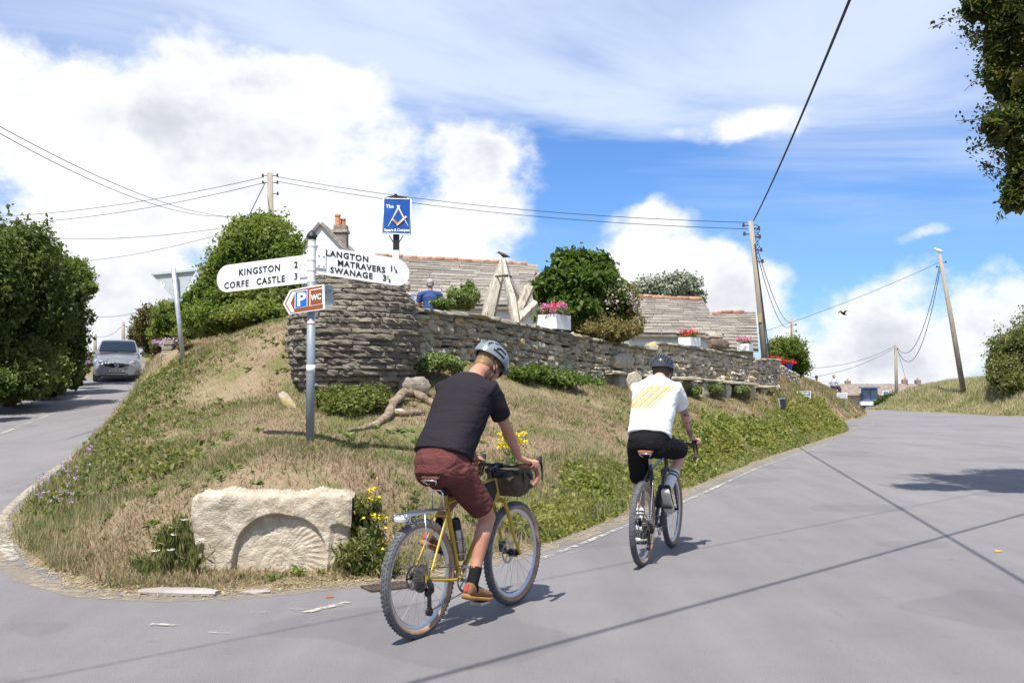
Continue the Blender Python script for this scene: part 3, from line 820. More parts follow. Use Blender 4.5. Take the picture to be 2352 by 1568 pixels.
# curved low wall below the blue pots
def low_wall():
    pts = [at(1748, 838, 34), at(1785, 842, 35.5), at(1815, 852, 37), at(1832, 866, 37.8)]
    root = empty('low_stone_wall', (pts[0].x, pts[0].y, gz(pts[0].x, pts[0].y)), 0, 'low curved stone wall falling away under the blue flower pots', 'stone wall')
    rnd = random.Random(5); P = []
    for a, b in zip(pts[:-1], pts[1:]):
        for i in range(4): P.append(a.lerp(b, i / 4))
    pr = [rough_block(1, 1, 1, rnd, .15).data('stone', M_WALL) for _ in range(6)]; k = 0
    for i in range(len(P) - 1):
        a, b = P[i], P[i + 1]; L = (b - a).length; g0 = min(gz(a.x, a.y), gz(b.x, b.y)) - .1; z = g0; ang = math.atan2(b.y - a.y, b.x - a.x)
        while z < a.z - .05:
            h = rnd.uniform(.10, .16)
            for u in (.25, .75):
                q = a.lerp(b, u); o = link('stone', pr[k % 6], root); k += 1
                o.matrix_local = Matrix.Translation(Vector((q.x, q.y, z + h / 2)) - root.location) @ Matrix.Rotation(ang + rnd.uniform(-.06, .06), 4, 'Z') @ Matrix.Diagonal((L * .52, .34, h, 1))
            z += h
low_wall()
# end of a whitewashed wall by the lane
def lane_wall():
    a = at(385, 800, 24.5); root = empty('lane_wall', (a.x, a.y, gz(a.x, a.y)), 0, 'crumbling pale rubble wall end beside the climbing lane', 'stone wall')
    rnd = random.Random(6); pr = [rough_block(1, 1, 1, rnd, .25).data('stone', M_COPE) for _ in range(6)]; k = 0; z = -.6; zt = at(385, 786, 24.5).z - root.location.z
    while z < zt:
        for u in range(7):
            if z > zt - .3 and u == 0: continue
            o = link('stone', pr[k % 6], root); k += 1; f = (z + .6) / (zt + .6)
            o.matrix_local = Matrix.Translation((-.10 * u + rnd.uniform(-.03, .03) + .06 - .10 * (1 - f), u * .30 - .1, z + .06)) @ Matrix.Rotation(R(108) + rnd.uniform(-.2, .2), 4, 'Z') @ Matrix.Diagonal((.32, .26, .12 * rnd.uniform(.8, 1.3), 1))
        z += .115
lane_wall()
# ------------------------------------------------------------------ signs
M_WHITE = mat('white_paint', (.80, .80, .78), (.70, .69, .66), 5, .45, c3=(.55, .52, .46), s3=3, t3=(.66, .8))
M_BLACKP = mat('black_paint', (.018, .018, .02), rough=.5)
M_POLE = mat('grey_pole_paint', (.23, .26, .30), (.28, .31, .35), 3, .45, metal=.2)
M_GALV = mat('galvanised_steel', (.46, .48, .51), (.56, .58, .61), 12, .42, metal=.55)
M_GREYBACK = mat('grey_sign_back', (.42, .46, .46), (.48, .52, .51), 4, .55, metal=.1)
M_BROWN = mat('brown_sign_film', (.30, .075, .018), rough=.4)
M_SIGNWHITE = mat('white_sign_film', (.82, .82, .82), rough=.4)
M_SIGNBLUE = mat('blue_sign_film', (.0, .16, .74), rough=.4)
M_LABELPINK = mat('pink_sticker', (.75, .35, .38), (.8, .75, .75), 60, .5)
def frame_from(o, ux, uy):
    """matrix: text x -> ux, y -> uy, normal out of their cross product"""
    n = ux.cross(uy).normalized()
    return Matrix(((ux.x, uy.x, n.x, o.x), (ux.y, uy.y, n.y, o.y), (ux.z, uy.z, n.z, o.z), (0, 0, 0, 1)))
def finger_post():
    b = at(712, 1030, 11.0); g0 = gz(b.x, b.y); root = empty('finger_post', (b.x, b.y, g0), 0, 'grey pole finger post with two white arms and a brown parking sign', 'signpost')
    W = lambda px, py, Y: at(px, py, Y) - root.location
    x0 = 0.0; zc = lambda py: W(712, py, 11).z
    r = .047
    MB().tube([(0, 0, -.15), (0, 0, zc(648))], r, 20).build('pole', M_POLE, root, smooth=True)
    m = MB(); m.tube([(0, 0, zc(650)), (0, 0, zc(548))], .044, 20)
    for py in (648, 622, 598, 566, 552):
        m.tube([(0, 0, zc(py)), (0, 0, zc(py - 3))], .049, 20)
    m.build('post_head', M_WHITE, root, auto=40)
    m = MB(); m.lathe([(.050, zc(551)), (.050, zc(545)), (.062, zc(544)), (.058, zc(540)), (.030, zc(532)), (.012, zc(529)), (.001, zc(528))], 20); m.build('cap', M_BLACKP, root, auto=40)
    m = MB(); m.tube([(0, 0, zc(746)), (0, 0, zc(738))], r + .001, 20); m.build('sticker', M_LABELPINK, root, smooth=True)
    m = MB(); m.tube([(0, 0, zc(856)), (0, 0, zc(838))], r + .001, 20); m.build('sticker', M_SIGNWHITE, root, smooth=True)
    def arm(px0, px1, Y1, tb0, tb1, side, lines):
        e = W(px1, 640, Y1); e.z = 0; dr = e.normalized(); L = e.length
        st = r * .9
        zt0, zb0 = W(px0, tb0[0], 11).z, W(px0, tb0[1], 11).z
        zt1, zb1 = W(px1, tb1[0], Y1).z, W(px1, tb1[1], Y1).z
        drop = Vector((dr.x * L, dr.y * L, (zt1 + zb1) / 2 - (zt0 + zb0) / 2)); ux = drop.normalized(); hh = ((zt0 - zb0) + (zt1 - zb1)) / 4; Lr = drop.length
        c0 = Vector((0, 0, (zt0 + zb0) / 2))
        # outline in (u, v): square at the post, half-round at the end
        out = [(st, -hh), (Lr - hh, -hh)] + [(Lr - hh + hh * math.sin(a), -hh * math.cos(a)) for a in np.linspace(0, math.pi, 15)[1:-1]] + [(Lr - hh, hh), (st, hh)]
        up = Vector((0, 0, 1)); nrm = ux.cross(up).normalized()
        if nrm.y > 0: nrm = -nrm
        t = .016; mb = MB(); n = len(out)
        A = [c0 + ux * u + up * v + nrm * t / 2 for u, v in out]; Bv = [c0 + ux * u + up * v - nrm * t / 2 for u, v in out]
        fs = [tuple(range(n)), tuple(range(2 * n - 1, n - 1, -1))] + [(j, n + j, n + (j + 1) % n, (j + 1) % n) for j in range(n)]
        mb.add(A + Bv, fs); bm_fix = mb.build('arm', M_WHITE, root)
        me = bm_fix.data; bm = bmesh.new(); bm.from_mesh(me); bmesh.ops.recalc_face_normals(bm, faces=bm.faces); bm.to_mesh(me); bm.free()
        # bracket with bolts
        bk = MB(); sgn = 1
        for q in (0,):
            cc = c0 + ux * (st + .055) + nrm * .016
            Mx = Matrix((tuple(ux), tuple(nrm), tuple(up))).transposed()
            bk.box(cc, (.11, .014, hh * 1.15), Mx)
            for du in (-.025, .03):
                for dv in (-.35, .35):
                    bk.box(cc + ux * du + up * hh * dv + nrm * .010, (.016, .012, .016), Mx)
        bk.build('bracket', M_WHITE, root)
        tx = ux if side > 0 else -ux
        for body, u, v, size, sp in lines:
            # (u, v): start of the text, along the reading direction, measured from the post for side>0 and from the tip otherwise
            oo = c0 + (ux * u if side > 0 else ux * (Lr - u)) + up * (v * hh) + nrm * (t / 2 + .0025)
            place_text(body, size, bm_fix, M_BLACKP, frame_from(oo, tx, up), offset=.0022, extrude=.002, spacing=sp)
    arm(703, 499, 11.55, (583, 649), (612, 673), -1, [('KINGSTON', .320, .10, .102, 1.20), ('2', 1.10, .16, .10, 1), ('CORFE', .11, -.74, .102, 1.20), ('CASTLE', .575, -.72, .102, 1.20), ('3', 1.10, -.66, .10, 1)])
    arm(722, 940, 11.35, (562, 627), (598, 661), 1, [('LANGTON', .150, .40, .090, 1.18), ('MATRAVERS', .285, -.18, .090, 1.14), ('1', .88, .0, .092, 1), ('SWANAGE', .205, -.76, .090, 1.16), ('3', .80, -.76, .092, 1), ('1', .925, .18, .045, 1), ('2', .945, -.04, .045, 1), ('1', .85, -.58, .045, 1), ('2', .87, -.80, .045, 1)])
    # brown parking sign
    Y = 10.92
    tip, tl, tr, br, bl = W(650, 698, Y), W(666, 666, Y), W(745, 652, Y), W(747, 710, Y), W(664, 722, Y)
    def plate(pts, t, name, m, parent, off):
        n = len(pts); nrm = Vector((0, -1, 0)); A = [q + nrm * (off + t) for q in pts]; Bv = [q + nrm * off for q in pts]
        mb = MB(); mb.add(A + Bv, [tuple(range(n)), tuple(range(2 * n - 1, n - 1, -1))] + [(j, n + j, n + (j + 1) % n, (j + 1) % n) for j in range(n)])
        o = mb.build(name, m, parent); bm = bmesh.new(); bm.from_mesh(o.data); bmesh.ops.recalc_face_normals(bm, faces=bm.faces); bm.to_mesh(o.data); bm.free(); return o
    pts = [tip, tl, tr, br, bl]; cen = sum(pts, Vector()) / 5
    rnd_pts = []
    for i, q in enumerate(pts):
        a, c = pts[i - 1], pts[(i + 1) % 5]; k = .012
        rnd_pts += [q + (a - q).normalized() * k, q + ((a - q).normalized() + (c - q).normalized()) * k * .28, q + (c - q).normalized() * k]
    sg = plate(rnd_pts, .006, 'direction_plate', M_SIGNWHITE, root, .0)
    ux = (tr - tl).normalized(); uy = (tl - bl); uy = Vector((0, 0, 1))
    inner = [cen + (q - cen) * .90 for q in pts]; plate(inner, .003, 'brown_field', M_BROWN, sg, .006)
    def quad(cx, cy, w, h, t, name, m, off):
        o = W(cx, cy, Y); P_ = [o - ux * w - uy * h, o + ux * w - uy * h, o + ux * w + uy * h, o - ux * w + uy * h]
        return plate(P_, t, name, m, sg, off)
    quad(692, 687, .070, .094, .003, 'parking_panel_border', M_SIGNWHITE, .009); quad(692, 687, .062, .086, .003, 'parking_panel', M_SIGNBLUE, .012)
    place_text('P', .20, sg, M_SIGNWHITE, frame_from(W(692, 687, Y) - ux * .048 - uy * .070 + Vector((0, -.0175, 0)), ux, uy), offset=.006)
    quad(727, 682, .076, .090, .003, 'toilet_panel_border', M_SIGNWHITE, .009); quad(727, 682, .066, .080, .003, 'toilet_panel', M_BROWN, .012)
    place_text('WC', .088, sg, M_SIGNWHITE, frame_from(W(727, 682, Y) - ux * .058 - uy * .032 + Vector((0, -.0175, 0)), ux * .74, uy), offset=.003)
    ch = [W(658, 697.5, Y), W(671, 671, Y), W(679, 669.5, Y), W(668, 696, Y), W(677, 716, Y), W(669, 717.5, Y)]
    plate(ch, .003, 'arrow_mark', M_SIGNWHITE, sg, .009)
    MB().box(W(712, 668, 10.97), (.11, .05, .03)).box(W(712, 706, 10.97), (.11, .05, .03)).build('clamp', M_GALV, root)
    Yb = 11.08; P_ = [W(722, 660, Yb), W(763, 655, Yb + .12), W(765, 704, Yb + .12), W(722, 712, Yb)]
    mb = MB(); mb.add(P_ + [q + Vector((.002, .006, 0)) for q in P_], [(0, 1, 2, 3), (7, 6, 5, 4), (0, 4, 5, 1), (1, 5, 6, 2), (2, 6, 7, 3), (3, 7, 4, 0)]); bp = mb.build('back_plate', M_GREYBACK, root)
    for py in (667, 697):
        MB().box((W(748, py, Yb + .05) + Vector((0, -.012, 0))), (.13, .016, .022), Matrix.Rotation(R(32), 3, 'Z')).build('channel', M_POLE, bp)
finger_post()

def give_way():
    b = at(424, 834, 18.7); g0 = gz(b.x, b.y); root = empty('give_way_sign', (b.x, b.y, g0), 0, 'back of a grey triangular road sign on a tilted post beside the lane', 'road sign')
    top = at(398, 616, 18.5) - root.location; k = Vector((0, 0, -.2))
    MB().tube([k, top], .043, 14).build('post', M_GALV, root, smooth=True)
    dr = top.normalized(); W = lambda px, py: at(px, py, 18.62) - root.location
    A, B_, C_ = W(346, 627), W(452, 617), W(408, 697)
    n = Vector((.05, -1, .02)).normalized()
    def corner(q, a, c, r_=.05): return [q + (a - q).normalized() * r_, q + ((a - q).normalized() + (c - q).normalized()) * r_ * .3, q + (c - q).normalized() * r_]
    P_ = corner(A, C_, B_) + corner(B_, A, C_) + corner(C_, B_, A)
    m = len(P_); mb = MB(); mb.add(P_ + [q - n * .012 for q in P_], [tuple(range(m)), tuple(range(2 * m - 1, m - 1, -1))] + [(j, m + j, m + (j + 1) % m, (j + 1) % m) for j in range(m)])
    pl = mb.build('plate', M_GREYBACK, root); bm = bmesh.new(); bm.from_mesh(pl.data); bmesh.ops.recalc_face_normals(bm, faces=bm.faces); bm.to_mesh(pl.data); bm.free()
    e = (B_ - A).normalized(); M_ = Matrix((tuple(e), tuple(n), tuple(e.cross(n)))).transposed()
    MB().box((A + B_) / 2 - Vector((0, 0, .03)) + n * .02, ((B_ - A).length * .96, .04, .035), M_).build('rail', M_GREYBACK, pl)
    MB().box(W(405, 690) + n * .03, (.26, .05, .05), M_).build('clamp', M_POLE, root)
    w = [W(367, 644), W(372, 650), W(371, 655), W(377, 651), W(379, 657), W(374, 661), W(369, 656)]
    mb = MB(); mb.add([q + n * .004 for q in w], [tuple(range(len(w)))]); mb.build('sticker', M_SIGNWHITE, pl)
give_way()

M_PUBBLUE = mat('pub_sign_blue', (.012, .075, .33), (.02, .10, .38), 3, .35)
M_GOLD = mat('gold_leaf_paint', (.55, .40, .16), (.75, .68, .45), 8, .45); M_SILVER = mat('silver_paint', (.50, .52, .48), (.68, .70, .66), 10, .45); M_ORANGE = mat('orange_brass_paint', (.50, .17, .05), (.65, .30, .10), 8, .45)
def pub_sign():
    Y = 21.5; b = at(908, 705, Y); g0 = gz(b.x, b.y); root = empty('pub_sign', (b.x, b.y, g0), 0, 'blue hanging pub sign with compass emblem on a white and black post', 'pub sign')
    W = lambda px, py, d=0: at(px, py, Y + d) - root.location
    m = MB(); m.box((W(909, 650, 0) * 1), (.135, .135, (W(908, 575).z - W(908, 725).z))); m.build('post', M_WHITE, root)
    MB().box(W(910, 559), (.125, .125, W(0, 540).z - W(0, 580).z)).build('post_collar', M_BLACKP, root)
    c = [W(882.5, 458), W(945, 460), W(943.5, 540), W(881, 538)]; n = Vector((0, -1, 0))
    def pl(P_, t, off, name, mt, par):
        k = len(P_); mb = MB(); mb.add([q + n * (off + t) for q in P_] + [q + n * off for q in P_], [tuple(range(k)), tuple(range(2 * k - 1, k - 1, -1))] + [(j, k + j, k + (j + 1) % k, (j + 1) % k) for j in range(k)])
        o = mb.build(name, mt, par); bm = bmesh.new(); bm.from_mesh(o.data); bmesh.ops.recalc_face_normals(bm, faces=bm.faces); bm.to_mesh(o.data); bm.free(); return o
    bd = pl(c, .05, .06, 'board', M_PUBBLUE, root); cen = sum(c, Vector()) / 4
    fr = MB()
    for i in range(4):
        fr.tube([c[i] + n * .11, c[(i + 1) % 4] + n * .11], .012, 6)
    fr.build('border', M_SIGNWHITE, bd, smooth=True)
    # emblem: dividers over a set square
    f = n * .113
    def bar(a, b_, w0, w1, name, mt, off=0.0):
        A, B_ = W(*a), W(*b_); s = Vector(((B_ - A).z, 0, -(B_ - A).x)).normalized(); P_ = [A - s * w0, A + s * w0, B_ + s * w1, B_ - s * w1]
        return pl(P_, .008, .112 + off, name, mt, bd)
    bar((919, 474), (893, 522), .022, .005, 'compass_leg', M_SILVER); bar((914, 474), (939, 522), .022, .005, 'compass_leg', M_SILVER, .004)
    bar((903.5, 506), (916, 518), .022, .022, 'set_square_arm', M_ORANGE, .009); bar((913, 519), (935, 499), .022, .022, 'set_square_arm', M_GOLD, .012)
    ux, uy = Vector((1, 0, 0)), Vector((0, 0, 1))
    place_text('The', .105, bd, M_SIGNWHITE, frame_from(W(888, 480) + f, ux, uy), offset=.003)
    place_text('Square & Compass', .082, bd, M_SIGNWHITE, frame_from(W(884, 533) + f, ux * .87, uy), offset=.003)
    m = MB(); 
    for dx in (-1, 1):
        MB().tube([W(908 + dx * 26, 459), W(908 + dx * 26, 455), W(908, 449)], .012, 6).build('scroll', M_BLACKP, root); MB().tube([W(910 + dx * 16, 541), W(910 + dx * 7, 556)], .010, 6).build('stay', M_BLACKP, root)
    m.box(W(910, 454), (.30, .06, .03)); m.box(W(909, 450), (.06, .06, .08)); m.build('bracket', M_BLACKP, root)
pub_sign()

def small_sign(px0, px1, py0, py1, Y, label, face, lean, name, lines=(), dy=.0, legs=True):
    gp = onground((px0 + px1) / 2, py1 + 5, Y - 9); Y = gp.y if Y - 9 < gp.y < Y + 14 else Y
    c = at((px0 + px1) / 2, py1, Y); g0 = gz(c.x, c.y); root = empty(name, (c.x, c.y, g0), 0, label, 'sign')
    a, b = at(px0, py0, Y) - root.location, at(px1, py1, Y + dy) - root.location
    w = b.x - a.x; h = a.z - b.z; M_ = Matrix.Rotation(math.atan2(dy, w), 3, 'Z') @ Matrix.Rotation(lean, 3, 'X'); cc = (a + b) / 2; L = math.hypot(w, dy)
    MB().box(cc, (L, .03, h), M_).build('frame', M_SIGNWHITE if face is not M_BLACKP else M_GALV, root)
    fo = M_ @ Vector((0, -.02, 0))
    pn = MB().box(cc + fo, (L * .88, .012, h * .84), M_).build('panel', face, root)
    for body, u, v, s in lines:
        place_text(body, s, pn, M_SIGNWHITE, frame_from(cc + fo * 1.5 + M_ @ Vector((u * L, 0, v * h)), M_ @ Vector((1, 0, 0)), M_ @ Vector((0, 0, 1))), offset=.002)
    m = MB()
    for q in (-.38, .38):
        p0 = cc + M_ @ Vector((q * L, .0, -h * .48)); p = Vector((p0.x, p0.y, gz(p0.x + c.x, p0.y + c.y) - g0 - .1)); m.tube([p0, p], .02, 6)
    m.build('legs', M_GALV, root)
M_NAVY = mat('navy_panel', (.02, .05, .13), (.03, .07, .17), 5, .5)
small_sign(1831, 1862, 898, 914, 31.5, 'small navy sign with white lettering standing in the verge grass', M_NAVY, 0, 'verge_sign', [('Strictly', -.26, .06, .10), ('No Parking', -.34, -.30, .075)])
small_sign(1790, 1805, 914, 942, 27.0, 'small dark poster board in a pale frame on the verge', M_BLACKP, R(-8), 'poster_board', (), .35)
small_sign(1922, 1946, 902, 915, 50.0, 'back of a small plain pale sign further along the verge', M_GREYBACK, 0, 'verge_sign')
# ------------------------------------------------------------------ buildings
M_RENDER = mat('white_render', (.78, .78, .76), (.70, .70, .68), 2.5, .9, bump=.15, bscale=30)
M_RIDGE = mat('orange_ridge_tile', (.34, .15, .085), (.42, .21, .13), 9, .9, rnd=.25, c3=(.36, .33, .29), s3=6, t3=(.52, .66))
M_POT = mat('terracotta_pot', (.52, .17, .07), (.60, .24, .11), 8, .8, rnd=.15)
M_BLUETRIM = mat('blue_timber', (.09, .16, .30), (.13, .21, .36), 6, .6)
M_GLASS = mat('window_glass', (.10, .16, .26), (.16, .24, .36), 2, .12, spec=.8)
def slates(root, A, B, C, D, rows, w, seed, limit=300, m=M_SLATE):
    """lay stone slates over the plane A(eave left) B(eave right) C(ridge right) D(ridge left), each proud of the next"""
    rnd = random.Random(seed); A, B, C, D = [Vector(p) - root.location for p in (A, B, C, D)]
    n = (B - A).cross(D - A).normalized()
    pr = []
    for _ in range(8):
        b = MB(); j = lambda s: rnd.uniform(-s, s)
        q = [(-.5 + j(.03), j(.06)), (.5 + j(.03), j(.06)), (.5, 1), (-.5, 1)]
        b.add([(x, y, z) for z in (-.5, .5) for x, y in q], [(0, 3, 2, 1), (4, 5, 6, 7), (0, 1, 5, 4), (1, 2, 6, 5), (2, 3, 7, 6), (3, 0, 4, 7)]); pr.append(b)
    data = [b.data('slate', m) for b in pr]
    items = []; f = 0.0; hs = []
    for r_ in range(rows): hs.append(1.35 - .7 * r_ / rows)
    tot = sum(hs); acc = 0
    for r_ in range(rows):
        v0 = acc / tot; v1 = (acc + hs[r_]) / tot; acc += hs[r_]
        p0 = A.lerp(D, v0); p1 = B.lerp(C, v0); q0 = A.lerp(D, v1)
        ex = (p1 - p0); L = ex.length; ex.normalize(); ey = (q0 - p0); hgt = ey.length * 1.35; ey.normalize()
        nn = ex.cross(ey).normalized(); ey = nn.cross(ex)
        s = -rnd.uniform(0, w * .5)
        while s < L:
            ww = w * rnd.uniform(.6, 1.35); a_, b_ = max(s, 0), min(s + ww, L)
            if b_ - a_ > .05:
                c = p0 + ex * (a_ + b_) / 2 + nn * (.035 + rnd.uniform(-.006, .008))
                ey2 = (ey - nn * (.03 / hgt * 2.0)).normalized()
                M = Matrix.Translation(c) @ Matrix((tuple(ex), tuple(ey2), tuple(nn))).transposed().to_4x4() @ Matrix.Diagonal(((b_ - a_) * .985, hgt, .032, 1))
                items.append(M)
            s += ww
    for k, M in enumerate(items):
        if k < limit:
            o = link('slate', data[k % 8], root); o.matrix_local = M
    if len(items) > limit:
        merge_mesh('farther_slates', [(pr[k % 8], M) for k, M in enumerate(items) if k >= limit], m, root)
    return n
def ridge_tiles(root, C, D, step=.45, r=.075):
    C, D = Vector(C) - root.location, Vector(D) - root.location; L = (C - D).length; k = int(L / step); d = (C - D).normalized()
    b = MB(); b.tube([(-step / 2, 0, 0), (step / 2 - .01, 0, 0)], [r, r * 1.04], 10, up=(0, 0, 1)); me = b.data('ridge_tile', M_RIDGE, True)
    ang = math.atan2(d.y, d.x); sl = math.asin(d.z)
    for i in range(k):
        o = link('ridge_tile', me, root); p = D + d * (i + .5) * step; o.matrix_local = Matrix.Translation(p + Vector((0, 0, -.02 + .015 * math.sin(i * 1.7)))) @ Matrix.Rotation(ang, 4, 'Z') @ Matrix.Rotation(-sl, 4, 'Y')
def cottage(name, label, eave, ridge, depth_e, depth_r, rows, w, seed, tiles=True, limit=300, gable_m=None, wall_drop=1.6):
    """eave, ridge: ((px,py),(px,py)) left and right ends as seen; front slope at depths depth_e..depth_r"""
    A, B = at(*eave[0], depth_e), at(*eave[1], depth_e); D, C = at(*ridge[0], depth_r), at(*ridge[1], depth_r)
    g0 = min(gz((A.x + B.x) / 2, depth_e), A.z - 1.0); root = empty(name, ((A.x + B.x) / 2, depth_e, g0), 0, label, 'building')
    o = root.location; back = 2 * depth_r - depth_e; gm = gable_m or M_RENDER
    mb = MB(); zb = g0 - .4
    A2, B2 = Vector((D.x - (D.x - A.x), back, A.z)), Vector((C.x + (B.x - C.x), back, B.z)); ins = .14
    w_ = [Vector((A.x + ins, depth_e + .22, zb)), Vector((B.x - ins, depth_e + .22, zb)), Vector((B.x - ins, back - .2, zb)), Vector((A.x + ins, back - .2, zb))]
    t_ = [Vector((q.x, q.y, A.z - .0)) for q in w_]; 
    mb.add([q - o for q in w_ + t_], [(0, 1, 5, 4), (1, 2, 6, 5), (2, 3, 7, 6), (3, 0, 4, 7)])
    mb.add([q - o for q in (t_[1], t_[2], Vector((C.x - ins * .4, depth_r, C.z - .08)))], [(0, 1, 2)]); mb.add([q - o for q in (t_[3], t_[0], Vector((D.x + ins * .4, depth_r, D.z - .08)))], [(0, 1, 2)])
    mb.build('wall', gm, root)
    rb = MB(); th = Vector((0, 0, -.10)); P = [A, B, C, D, A2, B2]; P = [q - o for q in P]
    rb.add(P + [q + th for q in P], [(0, 1, 2, 3), (3, 2, 5, 4), (6, 9, 8, 7), (9, 10, 11, 8), (0, 6, 7, 1), (1, 7, 8, 2), (2, 8, 11, 5), (4, 10, 9, 3), (3, 9, 6, 0), (5, 11, 10, 4)])
    rb.build('roof_deck', M_SLATE, root)
    slates(root, A, B, C, D, rows, w, seed, limit)
    if tiles: ridge_tiles(root, C + Vector((0, 0, .06)), D + Vector((0, 0, .06)))
    return root
pub = cottage('pub_building', 'long low pub with a grey stone slate roof behind the garden wall', ((860, 697), (1258, 704)), ((862, 590), (1234, 611)), 30, 32.2, 15, .62, 31)
mb = MB(); q = at(1150, 706, 30.15) - pub.location; mb.box(q, (1.5, .06, .08)); mb.build('fascia', M_BLUETRIM, pub)
cottage('outbuilding', 'white walled outbuilding with sagging stone roof and orange ridge tiles', ((1440, 766), (1662, 768)), ((1440, 682), (1613, 690)), 34, 35.7, 14, .50, 32)
cottage('outbuilding', 'smaller stone roofed shed with a dark gable end at the garden corner', ((1632, 796), (1742, 803)), ((1632, 722), (1735, 716)), 38, 39.6, 13, .46, 33, gable_m=M_WALL)
def gable_house():
    Y = 33.5; ap = at(737, 516, Y); l, r_ = at(655, 617, Y), at(830, 617, Y); g0 = gz(ap.x, Y); root = empty('gabled_house', (ap.x, Y, g0), 0, 'white gabled house end with a stone chimney and two orange pots', 'building'); o = root.location
    mb = MB(); P = [Vector((l.x, Y, g0 - .3)), Vector((r_.x, Y, g0 - .3)), r_, ap, l]; P = [q - o for q in P]; Q = [q + Vector((0, 6, 0)) for q in P]
    mb.add(P + Q, [(0, 1, 2, 3, 4), (9, 8, 7, 6, 5), (0, 5, 6, 1), (1, 6, 7, 2), (4, 9, 5, 0)]); mb.build('wall', M_RENDER, root)
    rb = MB()
    for s, e in ((-1, P[4]), (1, P[2])):
        d = (P[3] - e); up = Vector((-d.z, 0, d.x)).normalized() * (-1 if s < 0 else 1)
        if up.z < 0: up = -up
        e2 = e - d * .12; a = [e2, P[3] + Vector((0, 0, 0)), P[3] + up * .09 + Vector((0, 0, .02)), e2 + up * .09]
        rb.add([q + Vector((0, -.10, 0)) for q in a] + [q + Vector((0, 6, 0)) for q in a], [(0, 1, 2, 3), (7, 6, 5, 4), (0, 4, 5, 1), (1, 5, 6, 2), (2, 6, 7, 3), (3, 7, 4, 0)])
    rf = rb.build('roof', M_SLATE, root)
    c = at(783, 560, Y + .9) - o; ch = MB(); cz0, cz1 = at(0, 640, Y + .9).z - o.z, at(0, 522, Y + .9).z - o.z
    ch.box((c.x, c.y, (cz0 + cz1) / 2), (.45, .45, cz1 - cz0)); chm = ch.build('chimney', M_BARREL, rf)
    MB().box((c.x, c.y, cz1 - .16), (.53, .53, .10)).build('chimney_band', M_BARREL, chm); MB().box((c.x, c.y, cz1 + .02), (.44, .44, .07)).build('chimney_cap', M_COPE, chm)
    for dx, h in ((-.10, .38), (.06, .26)):
        m = MB(); m.lathe([(.095, 0), (.085, h * .8), (.105, h * .85), (.105, h), (.08, h)], 12, (c.x + dx, c.y + dx, cz1 + .04)); m.build('chimney_pot', M_POT, chm, auto=40)
    return root
gable_house()
def flue():
    p = at(1343, 610, 36); root = empty('chimney_flue', (p.x, p.y, p.z - 2.2), 0, 'slim dark chimney flue rising behind the leafy shrub', 'chimney')
    MB().tube([(0, 0, 0), (0, 0, 2.2)], .14, 12).build('stack', M_DARKCORE, root, smooth=True)
    m = MB(); top = 2.2 + at(0, 580, 36).z - at(0, 610, 36).z
    for k in range(6):
        a = k * math.pi / 3; m.tube([(.12 * math.cos(a), .12 * math.sin(a), 2.15), (.12 * math.cos(a), .12 * math.sin(a), top)], .04, 6)
    m.tube([(0, 0, 2.18), (0, 0, top - .06)], .09, 10); m.build('crown_pot', M_DARKCORE, root)
flue()

M_HROOF = mat('brown_stone_roof', (.17, .135, .11), (.27, .22, .18), 3, .95, bump=.4, bscale=14); M_HWALL = mat('buff_stone_wall', (.38, .31, .24), (.47, .40, .31), 5, .95, bump=.5, bscale=12)
def far_house(name, label, px0, px1, py_r, py_e, Y, wins, hip=0.0, extra=None, chim=()):
    D, C = at(px0 + hip, py_r, Y + 4), at(px1 - hip, py_r, Y + 4); A, B = at(px0, py_e, Y), at(px1, py_e, Y); zb = gz((A.x + B.x) / 2, Y) - 1.0
    root = empty(name, ((A.x + B.x) / 2, Y, zb), 0, label, 'building'); o = root.location
    mb = MB(); w = [Vector((A.x, Y + .3, zb)), Vector((B.x, Y + .3, zb)), Vector((B.x, Y + 7.7, zb)), Vector((A.x, Y + 7.7, zb))]; t = [Vector((q.x, q.y, A.z)) for q in w]
    mb.add([q - o for q in w + t], [(0, 1, 5, 4), (1, 2, 6, 5), (2, 3, 7, 6), (3, 0, 4, 7), (4, 5, 6, 7)]); mb.build('wall', M_HWALL, root)
    r_ = MB(); e = .35; P = [A + Vector((-e, -.2, -.1)), B + Vector((e, -.2, -.1)), Vector((B.x + e, Y + 8.2, A.z - .1)), Vector((A.x - e, Y + 8.2, A.z - .1)), D, C]; P = [q - o for q in P]
    r_.add(P, [(0, 1, 5, 4), (1, 2, 5), (2, 3, 4, 5), (3, 0, 4), (0, 3, 2, 1)]); rf = r_.build('roof', M_HROOF, root)
    for (cx, cy, wd) in chim:
        q = at(cx, cy, Y + 4) - o; m = MB(); m.box((q.x, q.y, q.z - .3), (.5, .45, 1.0)); ch = m.build('chimney', M_HROOF, rf); MB().lathe([(.10, .18), (.08, .42)], 8, q).build('chimney_pot', M_POT, ch)
    for (x0, y0, x1, y1, n, fm) in wins:
        a, b = at(x0, y0, Y + .1) - o, at(x1, y1, Y + .1) - o; c = (a + b) / 2; wd, h = b.x - a.x, a.z - b.z
        f = MB(); f.box(c + Vector((0, -.02, 0)), (wd, .5, h)); fr = f.build('window', fm, root)
        for k in range(n):
            cw = wd / n; MB().box(c + Vector((-wd / 2 + cw * (k + .5), -.29, 0)), (cw * .78, .05, h * .80)).build('pane', M_GLASS, fr)
    return root
h = far_house('far_bungalow', 'long buff stone bungalow with a blue framed bay window at the road bend', 1925, 2112, 881, 905, 95, [(1979, 891, 2014, 922, 2, M_BLUETRIM), (2025, 897, 2040, 910, 1, M_RENDER), (2076, 894, 2098, 914, 2, M_RENDER)], 5, chim=[(1947, 879, 1), (2078, 876, 1), (2108, 877, 1)])
